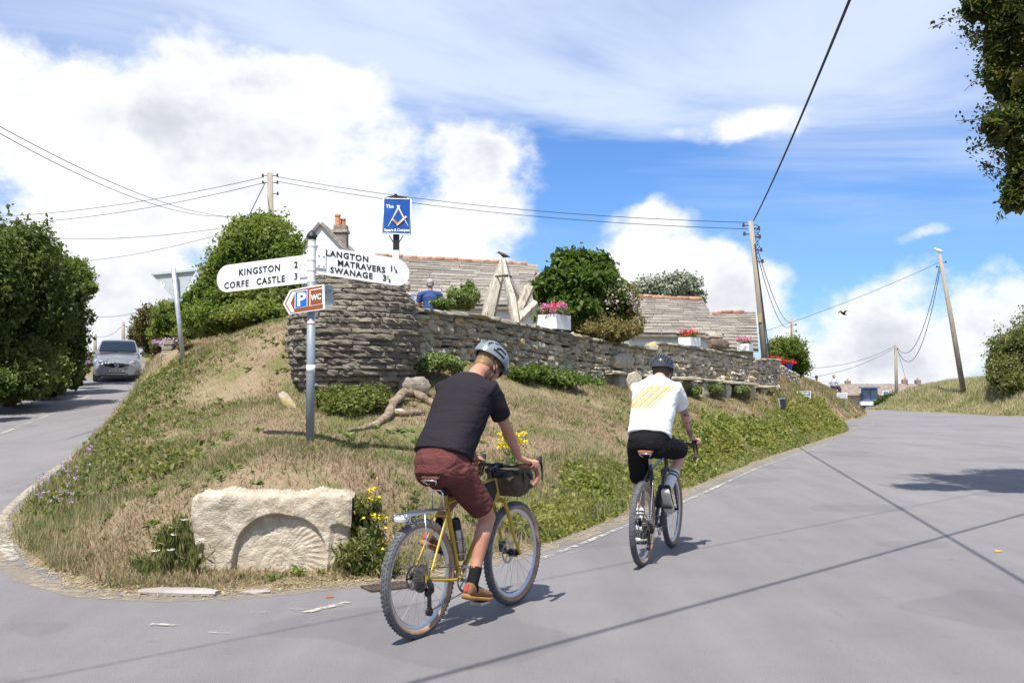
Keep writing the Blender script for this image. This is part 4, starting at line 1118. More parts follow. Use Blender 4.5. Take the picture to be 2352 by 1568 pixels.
q = at(1997, 926, 94.9) - h.location; MB().box(q, (1.7, .5, .35)).build('bay_base', M_RENDER, h); q = at(2004, 935, 94.9) - h.location; MB().box(q, (1.3, .4, .6)).build('garage_door', M_BLUETRIM, h)
q = at(1996, 889.5, 94.7) - h.location; MB().box(q, (1.75, .9, .12)).build('bay_roof', M_BLUETRIM, h)
far_house('far_bungalow', 'brown hipped roof house at the far right of the bungalows', 2110, 2205, 876, 899, 105, [(2125, 902, 2135, 908, 1, M_RENDER)], 28)

# ------------------------------------------------------------------ poles and wires
M_WOOD = mat('weathered_pole_wood', (.26, .225, .18), (.36, .32, .26), 4, .9, bump=.5, bscale=30, stretch=(6, 6, .35)); M_CERAM = mat('dark_insulator', (.06, .045, .04), rough=.3); M_WIRE = mat('black_cable', (.02, .02, .022), rough=.6)
def upole(px0, py0, px1, py1, Y, r, label, fit=(), steps=0, plate=False, Ytop=None):
    b = at(px0, py0, Y); g0 = min(gz(b.x, b.y), b.z); root = empty('utility_pole', (b.x, b.y, g0), 0, label, 'utility pole', None); t = at(px1, py1, Ytop or Y) - root.location
    MB().tube([Vector((0, 0, -.4)), t * .5, t], [r, r * .85, r * .68], 14).build('pole', M_WOOD, root, smooth=True)
    ax = t.normalized(); sd = Vector((1, 0, 0))
    for (f, s, kind) in fit:
        p = ax * (t.length - f)
        m = MB(); m.tube([p, p + sd * s * (r + .16)], .018, 6); m.tube([p + sd * s * (r + .14) + Vector((0, 0, -.05)), p + sd * s * (r + .14) + Vector((0, 0, .08))], [.05, .035], 8); m.build('insulator', M_CERAM, root)
    for k in range(steps):
        p = ax * (1.6 + k * .42); s = 1 if k % 2 else -1; MB().tube([p, p + sd * s * (r + .14)], .011, 6).build('step_iron', M_GALV, root)
    return root
P0 = upole(628, 830, 620, 397, 42, .17, 'tall utility pole standing behind the round green bush', [(.12, 1, 0), (.12, -1, 0), (.42, 1, 0), (.42, -1, 0), (.9, 1, 0)])
P1 = upole(1763, 866, 1724, 508, 34, .12, 'weathered utility pole at the end of the garden wall', [(.25, 1, 0), (.15, -1, 0), (.45, -1, 0), (.55, 1, 0), (1.0, 1, 0), (1.4, 1, 0)])
P2 = upole(2216, 880, 2158, 584, 62, .17, 'leaning utility pole with a gull on top on the right bank', [(.5, 1, 0), (.8, -1, 0)], 14)
P3 = upole(2060, 925, 2057, 790, 82, .15, 'distant slim utility pole in front of the far bungalows')
P4 = upole(1821, 800, 1818, 731, 62, .13, 'distant utility pole poking above the rounded bush by the pots', [(.4, 1, 0), (.8, 1, 0), (1.2, 1, 0)])
P5 = upole(284, 800, 283, 739, 75, .16, 'distant utility pole beyond the silver car, the taller of two'); P6 = upole(217, 830, 219, 769, 80, .16, 'distant utility pole beyond the silver car, the shorter of two')
m = MB(); q = at(1745, 730, 34) - P1.location; m.box(q + Vector((-.02, -.12, 0)), (.12, .02, .30)); m.build('warning_plate', mat('yellow_plate', (.42, .33, .12), (.32, .27, .15), 20, .7), P1)
q = at(1768, 853, 33.9) - P1.location; MB().box(q + Vector((.03, -.12, 0)), (.22, .03, .22)).build('notice', mat('cream_notice', (.66, .58, .38), (.4, .3, .15), 30, .7), P1)
m = MB()
for k in range(7):
    a = at(1726, 520 + k * 9, 34) - P1.location; m.tube([a, a + Vector((.16 + .03 * (k % 3), -.05, .06)), a + Vector((.24 + .05 * (k % 2), 0, -.02)), a + Vector((.2, .05, -.14)), a + Vector((.04, 0, -.2))], .012, 5)
m.build('cable_loops', M_WIRE, P1)
m = MB(); a = at(1727, 560, 33.9) - P1.location; b = at(1768, 860, 33.85) - P1.location; m.tube([a + Vector((.1, 0, 0)), b + Vector((.07, 0, 0))], .02, 6); m.build('cable_run', M_WIRE, P1)
def wire(a, b, sag, r, label, n=24):
    a, b = Vector(a), Vector(b); pts = []
    for i in range(n + 1):
        t = i / n; p = a.lerp(b, t); p.z -= sag * 4 * t * (1 - t); pts.append(p)
    o = MB().tube(pts, r, 5).build('overhead_cable', M_WIRE, None, smooth=True); tag(o, label, 'cable', 'overhead cables'); return o
wire(at(636, 406, 42), at(1716, 511, 34), .35, .012, 'upper of the two wires from the bush pole to the garden pole'); wire(at(638, 417, 42), at(1718, 526, 34), .35, .012, 'lower of the two wires from the bush pole to the garden pole')
wire(at(1731, 507, 34), (2.6, 3.0, 6.6), .25, .022, 'thick black cable sweeping from the garden pole up over the road')
wire(at(-160, 200, 16), at(545, 499, 40), .5, .008, 'upper of the paired wires entering at the picture top left'); wire(at(-160, 214, 16), at(540, 496, 40.3), .62, .008, 'lower of the paired wires entering at the picture top left')
wire(at(-120, 498, 60), at(606, 407, 42), .5, .013, 'upper faint wire running left from the bush pole'); wire(at(-120, 512, 60), at(606, 420, 42), .6, .013, 'lower faint wire running left from the bush pole')
wire(at(100, 547, 50), at(560, 516, 42.5), .25, .011, 'faint level wire above the lane ending at the bush'); wire(at(150, 602, 60), at(560, 522, 43), .3, .011, 'faint sloping wire above the lane ending at the bush')
wire(at(283, 744, 75), at(430, 672, 42), .9, .014, 'slack wire from the taller distant lane pole to the bush'); wire(at(219, 772, 80), at(283, 745, 75), .4, .014, 'slack wire between the two distant lane poles'); wire(at(150, 708, 70), at(420, 676, 45), .8, .012, 'slack wire crossing above the distant lane poles')
wire(at(609, 420, 42), at(560, 520, 36), .0, .018, 'stay wire slanting down from the bush pole into the bush')
wire(at(2157, 603, 62), at(1660, 790, 66), .3, .014, 'long wire sloping from the gull pole down to the left'); wire(at(2158, 612, 62), at(2060, 797, 82), 2.3, .022, 'slack wire from the gull pole to the slim far pole'); wire(at(2160, 616, 62), at(2060, 800, 82), 3.0, .022, 'slackest wire from the gull pole to the slim far pole')
wire(at(1741, 590, 34), at(1818, 745, 62), 1.0, .014, 'slack wire from the garden pole to the pole above the bush'); wire(at(1741, 575, 34), at(1818, 740, 62), .7, .014, 'higher slack wire from the garden pole to the pole above the bush')
wire(at(2057, 793, 82), at(1830, 846, 62), .5, .014, 'faint wire from the slim far pole towards the pots bush'); wire(at(2057, 797, 82), at(1850, 868, 62), .4, .014, 'lowest faint wire from the slim far pole to the bank')
wire(at(2061, 800, 82), at(2086, 890, 84), 0, .014, 'stay wire slanting down from the slim far pole')
wire((-6.6, -3.0, 7.2), (16, 20.4, 6.6), .5, .022, 'cable passing overhead whose shadow slants over the near road'); wire((-7.4, -1.6, 7.4), (16, 21.8, 6.8), .5, .008, 'thin cable passing overhead beside the thicker one')
# ------------------------------------------------------------------ vegetation
def rdir(n, rng):
    v = rng.normal(size=(n, 3)); return v / np.linalg.norm(v, axis=1, keepdims=True)
def leaf_quads(C, size, rng, up=.35, asp=.55, T=None):
    n = len(C); t = rdir(n, rng) if T is None else T; nn = rdir(n, rng); nn[:, 2] = np.abs(nn[:, 2]) + up
    b = np.cross(nn, t); b /= np.linalg.norm(b, axis=1, keepdims=True) + 1e-9
    s = (size * rng.uniform(.65, 1.3, n))[:, None] if not hasattr(size, '__len__') else size[:, None]
    cup = np.cross(t, b) * s * .08
    v = np.stack([C - t * s * .5, C + b * s * asp * .5 + cup, C + t * s * .5, C - b * s * asp * .5 + cup], 1).reshape(-1, 3)
    return v, np.arange(4 * n).reshape(n, 4)
def lumps(blobs, n, clump, rng, fill=.55, sq=1.0):
    """points spread over uneven clumps inside the blobs: (x,y,z, rx,ry,rz)"""
    B = np.array(blobs, float); vol = B[:, 3] * B[:, 4] * B[:, 5]; w = vol ** .75; w /= w.sum()
    # first big boughs, then clumps on each bough, then leaves
    NB = max(len(B) * 9, 12); kb = rng.choice(len(B), NB, p=w); db = rdir(NB, rng); db[:, 2] = np.where(db[:, 2] < -.3, -db[:, 2], db[:, 2])
    bc = B[kb, :3] + db * B[kb, 3:] * (.55 + .45 * rng.random(NB))[:, None]; br = B[kb, 3:] * rng.uniform(.26, .50, NB)[:, None]
    K = max(1, n // clump); own = rng.random(K) < .42
    k = rng.choice(len(B), K, p=w); d = rdir(K, rng); r = fill + (1 - fill) * rng.random(K) ** .6
    c1 = B[k, :3] + d * B[k, 3:] * (r * .90)[:, None]
    q = rng.integers(0, NB, K); c2 = bc[q] + d * br[q] * (.35 + .75 * rng.random(K) ** .5)[:, None]
    cc = np.where(own[:, None], c1, c2); rad = (B[k, 3:].mean(1) * rng.uniform(.05, .13, K))[:, None]
    idx = np.repeat(np.arange(K), clump)
    return cc[idx] + rng.normal(size=(K * clump, 3)) * rad[idx] * np.array([1, 1, .75])
def bl(px, py, Y, rx, ry=None, rd=None):
    c = at(px, py, Y); s = Y / FPX; ry = ry or rx; return (c.x, c.y, c.z, rx * s, (rd or rx) * s, ry * s)
def plant(name, label, cat, blobs, n, size, m, seed, trunk=None, clump=14, core=True, group=None, base=None, up=.35, asp=.55, fill=.55, extra=None, shoots=None, limbs=None, upright=0):
    shoots = n // 130 if shoots is None else shoots; rng = np.random.default_rng(seed); B = np.array(blobs); bx, by = base if base is not None else (B[:, 0].mean(), B[:, 1].mean())
    g0 = gz(bx, by); root = empty(name, (bx, by, g0), 0, label, cat, group); o = np.array([bx, by, g0])
    P = lumps(blobs, n, clump, rng, fill); P = P[P[:, 2] > zground(P[:, 0], P[:, 1]) - .02]
    T = None
    if upright: T = rdir(len(P), rng) * (1 - upright); T[:, 2] += upright; T /= np.linalg.norm(T, axis=1, keepdims=True)
    v, f = leaf_quads(P - o, size, rng, up, asp, T)
    if core:
        K = n // 8; k = rng.choice(len(B), K); d = rdir(K, rng); pc = B[k, :3] + d * B[k, 3:] * (rng.random(K) ** .5 * .72)[:, None]
        v2, f2 = leaf_quads(pc - o, size * 3.2, rng, up, .8); f = np.vstack([f, f2 + len(v)]); v = np.vstack([v, v2])
    if shoots:
        # young shoots standing out of the outline
        K = shoots; k = rng.choice(len(B), K, p=(B[:, 3] ** 2) / (B[:, 3] ** 2).sum()); d = rdir(K, rng); d[:, 2] = np.abs(d[:, 2]) * .9 + .1; a = B[k, :3] + d * B[k, 3:] * .85; ln = B[k, 3:].mean(1) * rng.uniform(.22, .55, K); dd = d + np.array([0, 0, .55]) + rng.normal(size=(K, 3)) * .25; dd /= np.linalg.norm(dd, axis=1, keepdims=True)
        tt = rng.random((K, 11)); pp = (a[:, None] + dd[:, None] * (tt * ln[:, None])[..., None]).reshape(-1, 3) + rng.normal(size=(K * 11, 3)) * size * .45
        pp = pp[pp[:, 2] > zground(pp[:, 0], pp[:, 1])]; v2, f2 = leaf_quads(pp - o, size, rng, up, asp); f = np.vstack([f, f2 + len(v)]); v = np.vstack([v, v2])
    meshnp('crown', v, f, m, root)
    if trunk is not None:
        mb = MB(); rnd = random.Random(seed); tp = Vector((bx, by, g0 - .2)); rt = trunk
        for bb in (blobs if limbs is None else [blobs[q_] for q_ in limbs]):
            c = Vector(bb[:3]); q = tp.lerp(c, .5) + Vector((rnd.uniform(-.1, .1), rnd.uniform(-.1, .1), .1)); L = [tp - root.location, tp.lerp(q, .5) - root.location + Vector((0, 0, .1)), q - root.location, c - root.location]
            mb.tube(L, [rt, rt * .8, rt * .55, rt * .3], 7)
            for _ in range(4):
                e = c + Vector((rnd.uniform(-1, 1) * bb[3], rnd.uniform(-1, 1) * bb[4], rnd.uniform(-.4, 1) * bb[5])) * .9; mb.tube([q - root.location, c.lerp(e, .4) - root.location, e - root.location], [rt * .35, rt * .22, rt * .08], 5)
        mb.build('trunk', M_BARK, root, smooth=True)
    if extra: extra(root, rng, o)
    return root
def scatter_flowers(name, blobs, n, size, m, sub=9, sp=.5):
    def go(root, rng, o):
        P = lumps(blobs, n * sub, sub, rng, .8); P = P - o
        v, f = leaf_quads(P, size, rng, .8, .9); tag(meshnp(name, v, f, m, root), kind='stuff')
    return go
M_BARK = mat('bark', (.13, .10, .075), (.22, .18, .14), 6, .95, bump=.6)
L_HEDGE = leafmat('hedge_leaf', [(.030, .052, .011), (.064, .100, .022), (.12, .165, .040)], .35, big=(.15, .18, .05), bs=.6)
L_BUSH = leafmat('bush_leaf', [(.07, .115, .020), (.125, .185, .034), (.205, .265, .062)], .45, big=(.25, .28, .08), bs=.9)
L_BROWNISH = leafmat('dry_shrub_leaf', [(.10, .095, .035), (.15, .13, .05), (.20, .16, .08), (.11, .13, .04)], .3)
L_SILVER = leafmat('silver_leaf', [(.16, .19, .13), (.30, .33, .26), (.52, .54, .48), (.10, .13, .07)], .2)
L_TREE = leafmat('overhang_leaf', [(.032, .055, .013), (.065, .095, .022), (.13, .145, .04), (.17, .14, .045)], .42)
L_WEED = leafmat('weed_leaf', [(.070, .115, .022), (.115, .170, .035), (.18, .22, .06)], .35)
L_DKWEED = leafmat('dark_weed_leaf', [(.07, .10, .025), (.12, .15, .04), (.19, .19, .065), (.28, .25, .12)], .38)
L_PALEGREEN = leafmat('pale_green_leaf', [(.12, .17, .045), (.18, .23, .08), (.24, .28, .12)], .3)
F_PINK = leafmat('pink_petal', [(.70, .10, .26), (.78, .22, .45), (.66, .30, .62)], .3); F_RED = leafmat('red_petal', [(.55, .01, .02), (.72, .03, .05)], .2)
F_MAUVE = leafmat('mauve_petal', [(.42, .26, .56), (.58, .40, .66)], .3); F_YELLOW = leafmat('yellow_petal', [(.72, .52, .01), (.82, .66, .02)], .2); F_WHITE = leafmat('white_petal', [(.78, .78, .74), (.84, .84, .82)], .2); F_BLUSH = leafmat('blush_petal', [(.48, .36, .42), (.60, .48, .52), (.36, .26, .26)], .3)

plant('hedgerow_tree', 'tallest dark leafy hedge tree at the picture edge above the lane', 'tree', [bl(30, 620, 25.5, 105, 112), bl(-70, 700, 24, 120, 190), bl(60, 740, 26, 95, 130), bl(20, 845, 25, 90, 75), bl(10, 885, 24.5, 110, 40), bl(75, 880, 26.5, 60, 36)], 46000, .13, L_HEDGE, 41, .16, base=(-13.6, 26.8))
plant('hedgerow_tree', 'dark hedge tree leaning over the lane beside the silver car', 'tree', [bl(125, 690, 30.5, 66, 95), bl(95, 615, 29.5, 48, 60), bl(140, 800, 30.5, 52, 80), bl(85, 850, 29, 60, 50), bl(150, 860, 30.5, 34, 34), bl(110, 885, 28.5, 46, 26), bl(165, 868, 31.5, 24, 24)], 34000, .13, L_HEDGE, 42, .14, base=(-15.1, 30.8))
plant('hedgerow_tree', 'lighter hedge tree reaching out furthest over the lane', 'tree', [bl(170, 655, 35, 44, 52), bl(160, 735, 35, 36, 70), bl(165, 820, 35, 30, 60), bl(205, 662, 34.5, 15, 9)], 22000, .11, L_BUSH, 43, .12, base=(-16.9, 35.6))
plant('lane_shrub', 'low dark flowering shrub at the foot of the left hedge', 'shrub', [bl(185, 842, 33.5, 22, 30), bl(150, 868, 31, 30, 24)], 7000, .07, L_DKWEED, 44, extra=scatter_flowers('flowers', [bl(190, 830, 33, 16, 20)], 40, .05, F_MAUVE, 4))
plant('bramble', 'low bramble growing at the left picture edge below the hedge', 'shrub', [bl(0, 880, 22.5, 40, 34), bl(-60, 880, 22, 60, 50)], 7000, .07, L_WEED, 45)
plant('round_bush', 'big rounded bright green bush crowning the bank behind the stop sign', 'bush', [bl(590, 600, 22, 92, 92), bl(520, 640, 22, 58, 68), bl(650, 640, 21.6, 52, 100), bl(478, 690, 22.5, 42, 44), bl(590, 700, 21.5, 110, 48), bl(600, 525, 22.4, 46, 34), bl(520, 728, 21.2, 80, 34), bl(610, 728, 20.4, 84, 26), bl(470, 738, 22.5, 50, 40)], 50000, .095, L_BUSH, 46, .08)
plant('hedge_shrub', 'brownish flowering shrub in the hedge up the lane', 'shrub', [bl(350, 752, 38, 44, 42), bl(345, 790, 38, 18, 28), bl(322, 775, 46, 26, 28)], 12000, .10, L_BROWNISH, 47)
plant('hedge_shrub', 'green shrub between the brownish shrub and the round bush', 'shrub', [bl(400, 745, 31, 50, 46), bl(440, 725, 28, 46, 40), bl(375, 780, 33, 32, 30), bl(440, 775, 27, 40, 30)], 22000, .09, L_BUSH, 48)
plant('lane_plant', 'mauve flowered plants hanging over the pale rubble wall end', 'plant', [bl(372, 802, 26.2, 26, 22), bl(360, 832, 26.5, 12, 22), bl(410, 790, 25.4, 26, 12), bl(430, 800, 24, 24, 10)], 9000, .06, L_BROWNISH, 49, extra=scatter_flowers('flowers', [bl(388, 788, 25.2, 34, 10)], 60, .05, F_MAUVE, 5))
plant('far_hedge', 'far green hedge at the top of the lane behind the car', 'hedge', [bl(225, 835, 62, 30, 18), bl(190, 838, 62, 26, 16), bl(270, 830, 64, 26, 16), bl(330, 830, 60, 22, 18)], 9000, .16, L_BUSH, 50)
plant('leafy_shrub', 'tall leafy shrub rising behind the pink flower box', 'shrub', [bl(1335, 665, 23.6, 70, 56), bl(1296, 612, 23.6, 28, 34), bl(1345, 604, 23.8, 22, 26), bl(1382, 625, 23.8, 30, 32), bl(1385, 705, 23.8, 60, 50), bl(1258, 672, 23.4, 34, 26), bl(1320, 725, 23.4, 70, 36), bl(1270, 640, 23.6, 22, 20)], 11000, .15, leafmat('elder_leaf', [(.045, .082, .016), (.085, .14, .027), (.15, .205, .05)], .42), 51, .05, clump=6, fill=.2, shoots=420)
plant('mallow', 'straggling brown mallow with pale flowers leaning over the wall', 'plant', [bl(1410, 725, 23.9, 50, 44), bl(1440, 690, 24.6, 34, 46), bl(1370, 755, 23.2, 50, 26), bl(1450, 745, 24.4, 34, 30), bl(1400, 768, 22.9, 70, 20)], 12000, .075, leafmat('mallow_leaf', [(.16, .13, .05), (.22, .18, .075), (.28, .21, .10), (.15, .17, .05)], .35), 52, clump=7, fill=.2, shoots=260, extra=scatter_flowers('flowers', [bl(1420, 715, 23.4, 62, 66)], 170, .06, F_BLUSH, 4))
plant('silver_tree', 'silvery white leaved tree showing above the orange ridge', 'tree', [bl(1500, 672, 44, 44, 34), bl(1560, 665, 44, 46, 32), bl(1600, 690, 44, 22, 20)], 14000, .14, L_SILVER, 53, .15)
plant('pot_bush', 'dark rounded bush behind the blue flower pots', 'bush', [bl(1810, 812, 39, 44, 36), bl(1790, 830, 38.6, 26, 30), bl(1835, 835, 39, 22, 34)], 16000, .10, L_BUSH, 54, .06)
plant('verge_bush', 'big green bush on the far right bank', 'bush', [bl(2340, 815, 58, 64, 62), bl(2400, 790, 58, 60, 70), bl(2300, 860, 57, 40, 40), bl(2290, 835, 58, 24, 26), bl(2350, 885, 56, 70, 30)], 24000, .15, L_DKWEED, 55, .1)
plant('house_bush', 'small dark bush in front of the far bungalow', 'bush', [bl(2050, 922, 80, 30, 14), bl(2020, 930, 80, 12, 10)], 5000, .17, L_HEDGE, 56)
plant('wall_top_plant', 'pale green leafy plant growing on the wall top near the seated man', 'plant', [bl(1062, 690, 18.6, 40, 24), bl(1075, 668, 18.8, 18, 16), bl(1020, 700, 18.2, 26, 10)], 6000, .06, L_PALEGREEN, 57, clump=8)
plant('wall_foot_shrub', 'low green nettle clump at the foot of the wall behind the dark shirted rider', 'plant', [bl(1195, 868, 18.2, 36, 16), bl(1270, 880, 19.2, 60, 18), bl(1340, 890, 20.8, 46, 14), bl(1230, 858, 18.6, 26, 14)], 6500, .085, L_WEED, 58, clump=6, fill=.15, shoots=220, core=False)
plant('wall_foot_shrub', 'pale scrubby clump at the foot of the wall beside the barrel', 'plant', [bl(1010, 838, 16.1, 40, 16), bl(975, 848, 15.8, 20, 10), bl(1050, 845, 16.6, 22, 12)], 3000, .06, L_PALEGREEN, 59, clump=6, fill=.15, shoots=160, core=False)
plant('barrel_foot_shrub', 'scrubby yellow-green bush growing at the foot of the stone barrel', 'plant', [bl(800, 945, 13.4, 64, 26), bl(750, 935, 13.6, 34, 26), bl(850, 932, 13.6, 40, 24), bl(790, 915, 13.9, 56, 18), bl(850, 905, 14.1, 40, 14)], 8500, .052, leafmat('scrub_leaf', [(.08, .11, .02), (.14, .165, .035), (.21, .20, .06)], .3), 60, clump=6, core=False, fill=.15, shoots=300)
plant('bench_weeds', 'yellow-green weeds growing beneath the stone benches', 'plant', [bl(1625, 893, 26.6, 34, 13), bl(1690, 895, 27.8, 30, 10), bl(1595, 898, 25.6, 18, 8)], 4000, .06, L_PALEGREEN, 61, clump=8)
# tall weeds either side of the carved stone
plant('stone_weeds', 'tall green weeds with yellow flowers on the right of the carved stone', 'plant', [bl(845, 1230, 8.6, 42, 90), bl(820, 1290, 8.35, 50, 44), bl(880, 1300, 8.35, 46, 34), bl(830, 1170, 8.9, 20, 26), bl(920, 1185, 9.3, 34, 22)], 5200, .062, L_DKWEED, 62, clump=6, core=False, asp=.26, fill=.1, upright=.55, extra=scatter_flowers('flowers', [bl(850, 1220, 8.4, 60, 110)], 16, .025, F_YELLOW, 7))
plant('stone_weeds', 'wild carrot clump with white flower heads left of the carved stone', 'plant', [bl(400, 1265, 8.3, 46, 56), bl(350, 1300, 8.2, 40, 22), bl(445, 1285, 8.15, 24, 40), bl(410, 1215, 8.6, 26, 30)], 2600, .085, L_DKWEED, 63, clump=6, core=False, asp=.13, fill=.1, upright=.75)
def umbels():
    m = mat('flower_stalk', (.14, .18, .05), rough=.8)
    for k, (px, py, Y) in enumerate([(357, 1266, 8.0), (392, 1264, 8.05), (400, 1229, 8.2), (424, 1195, 8.3), (398, 1213, 8.25), (462, 1240, 8.05)]):
        p = at(px, py, Y); g0 = gzd(p.x + .03, p.y + .05); root = empty('wild_carrot', (p.x + .03, p.y + .05, g0), 0, ['lowest and leftmost white wild carrot flower', 'low white wild carrot flower next to the leftmost one', 'white wild carrot flower midway up the clump', 'topmost white wild carrot flower beside the stone edge', 'white wild carrot flower just below the topmost one', 'white wild carrot flower in front of the carved stone'][k], 'flower', 'wild carrot flowers')
        t = p - root.location; MB().tube([(0, 0, 0), t * .5 + Vector((.01, 0, 0)), t], [.004, .003, .002], 5).build('stalk', m, root)
        rng = np.random.default_rng(k); n = 60; a = rng.uniform(0, 6.28, n); r = .032 * np.sqrt(rng.random(n)); C = np.stack([t.x + r * np.cos(a), t.y + r * np.sin(a), t.z + .004 * rng.random(n) + .008 * (r / .03) ** 2], 1)
        v, f = leaf_quads(C, .010, rng, 2.5, .9); meshnp('flower_head', v, f, F_WHITE, root)
umbels()
def ragwort(px, py, Y, lab, n, seed):
    p = at(px, py, Y); rng = np.random.default_rng(seed); g0 = gz(p.x, p.y); root = empty('ragwort', (p.x, p.y, g0), 0, lab, 'flower'); t = p - root.location; mb = MB(); Cs = []
    for k in range(n):
        q = t + Vector((rng.uniform(-.15, .15), rng.uniform(-.1, .1), rng.uniform(-.14, .08))); mb.tube([(0, 0, 0), (q.x * .3, q.y * .3, q.z * .6), q], .005, 5); c = np.array(q) + rng.normal(size=(28, 3)) * np.array([.035, .035, .012]); Cs.append(c)
    mb.build('stem', MATS['flower_stalk'], root); v, f = leaf_quads(np.vstack(Cs), .030, rng, 1.5, .9); tag(meshnp('flower_heads', v, f, F_YELLOW, root), kind='stuff')
    C = rng.normal(size=(160, 3)) * np.array([.08, .08, .12]) + np.array([0, 0, t.z * .45]); v, f = leaf_quads(C, .045, rng, .3, .4); meshnp('leaves', v, f, L_WEED, root)
ragwort(1178, 1008, 12.0, 'yellow ragwort in flower beyond the rider arm', 16, 1)

# overhanging tree on the right
def overhang():
    Y = 13; B = [bl(2330, 60, Y, 90, 80, 110), bl(2440, 180, Y, 150, 150, 150), bl(2310, 290, Y, 62, 52, 70), bl(2350, 70, Y, 70, 90, 80), bl(2330, 200, Y, 44, 50, 60), bl(2400, 330, Y, 100, 80, 120), bl(2365, 410, Y, 60, 60, 70), bl(2260, 20, Y, 60, 26, 50), bl(2330, 455, Y, 26, 40, 30), bl(2480, 40, Y, 190, 150, 170), bl(2310, 120, Y, 50, 46, 50), bl(2300, 180, Y, 36, 40, 40), bl(2150, -190, 12, 130, 80, 130), bl(2290, -230, 13, 170, 110, 170), bl(2420, -160, 14, 160, 120, 170)]
    def sprays(root, rng, o):
        mb = MB(); C = []
        for a, b in (((2270, 30), (2132, 66)), ((2320, 290), (2196, 278)), ((2345, 430), (2288, 516)), ((2300, 330), (2222, 350)), ((2290, 150), (2215, 210)), ((2300, 100), (2218, 95))):
            A, E = at(*a, Y) - root.location, at(*b, Y) - root.location; M_ = A.lerp(E, .5) + Vector((0, 0, .06)); mb.tube([A, M_, E], [.008, .005, .003], 4)
            if b[1] == 210: continue
            for i in range(9):
                q = A.lerp(E, i / 9) + Vector((0, 0, .06 * (1 - abs(i / 4.5 - 1)))); C.append(np.array(q) + rng.normal(size=(7, 3)) * .045)
        tag(mb.build('twigs', M_BARK, root), kind='stuff'); v, f = leaf_quads(np.vstack(C), .065, rng, .3, .6); meshnp('spray_leaves', v, f, L_TREE, root)
    plant('overhanging_tree', 'tree hanging dark leafy branches in at the top right corner', 'tree', B, 60000, .064, L_TREE, 70, .07, clump=16, base=(12.4, 15.5), extra=sprays, fill=.35, limbs=(1, 3, 7))
overhang()

# ------------------------------------------------------------------ flower boxes, pots and roots
def flower_box(px, py, Y, w, d, h, rz, label, blooms, seed, sc_=1.0):
    p = at(px, py, Y); root = empty('flower_box', p, rz, label, 'flower box'); t = .018
    m = MB()
    for (c, s) in (((0, -d / 2, h / 2), (w, t, h)), ((0, d / 2, h / 2), (w, t, h)), ((-w / 2, 0, h / 2), (t, d - t, h)), ((w / 2, 0, h / 2), (t, d - t, h)), ((0, 0, h * .42), (w - t, d - t, h * .8))): m.box(c, s)
    m.build('planter', M_WHITE, root); rng = np.random.default_rng(seed)
    C = lumps([(0, 0, h + .05 * sc_, w * .55, d * .7, .11 * sc_)], 900, 9, rng, .3); v, f = leaf_quads(C, .045 * sc_, rng); meshnp('foliage', v, f, L_WEED, root)
    for k, (mt, n, x0, x1) in enumerate(blooms):
        Cs = []
        for i in range(n):
            c = np.array([rng.uniform(x0, x1) * w, rng.uniform(-.5, .5) * d, h + sc_ * rng.uniform(.04, .20)]); Cs.append(c + rng.normal(size=(26, 3)) * .028 * sc_)
        v, f = leaf_quads(np.vstack(Cs), .030 * sc_, rng, .5, .9); tag(meshnp('blooms', v, f, mt, root), kind='stuff')
WA = lambda a, b: math.atan2(b.y - a.y, b.x - a.x)
wr = WA(WALL[3], WALL[5])
flower_box(1272, 757, 20.75, .62, .46, .30, wr, 'white flower box with pink and red geraniums on the wall coping', [(F_PINK, 34, -.5, .5), (F_MAUVE, 14, -.3, .3), (F_RED, 9, .0, .25)], 1, 1.15)
flower_box(1584, 795, 26.8, .60, .34, .23, wr - .1, 'white flower box with dark red blooms on the far wall', [(F_RED, 24, -.5, .6), (F_PINK, 5, -.2, .3)], 2)
flower_box(1712, 806, 30.0, .42, .34, .22, wr, 'small white flower box with trailing pink flowers at the wall corner', [(F_PINK, 16, -1.0, .5), (F_BLUSH, 26, -1.3, .8)], 3)
M_BLUEPOT = mat('blue_glaze', (.015, .05, .36), rough=.25)
def pot(px, py, Y, label, seed):
    p = at(px, py, Y); root = empty('flower_pot', p, 0, label, 'flower pot'); m = MB(); m.lathe([(.11, 0), (.15, .06), (.17, .20), (.185, .22), (.185, .25), (.15, .25)], 16); m.build('pot', M_BLUEPOT, root, auto=40)
    rng = np.random.default_rng(seed); C = lumps([(0, 0, .30, .2, .2, .10)], 400, 8, rng, .3); v, f = leaf_quads(C, .06, rng); meshnp('foliage', v, f, L_WEED, root)
    Cs = [np.array([rng.uniform(-.26, .26), rng.uniform(-.2, .2), rng.uniform(.28, .42)]) + rng.normal(size=(24, 3)) * .04 for _ in range(14)]; v, f = leaf_quads(np.vstack(Cs), .045, rng, .5, .9); tag(meshnp('blooms', v, f, F_RED, root), kind='stuff')
pot(1779, 845, 36.0, 'blue glazed pot of red flowers, the nearer of two by the bush', 1); pot(1809, 853, 37.4, 'blue glazed pot of red flowers, the lower and farther of two', 2)
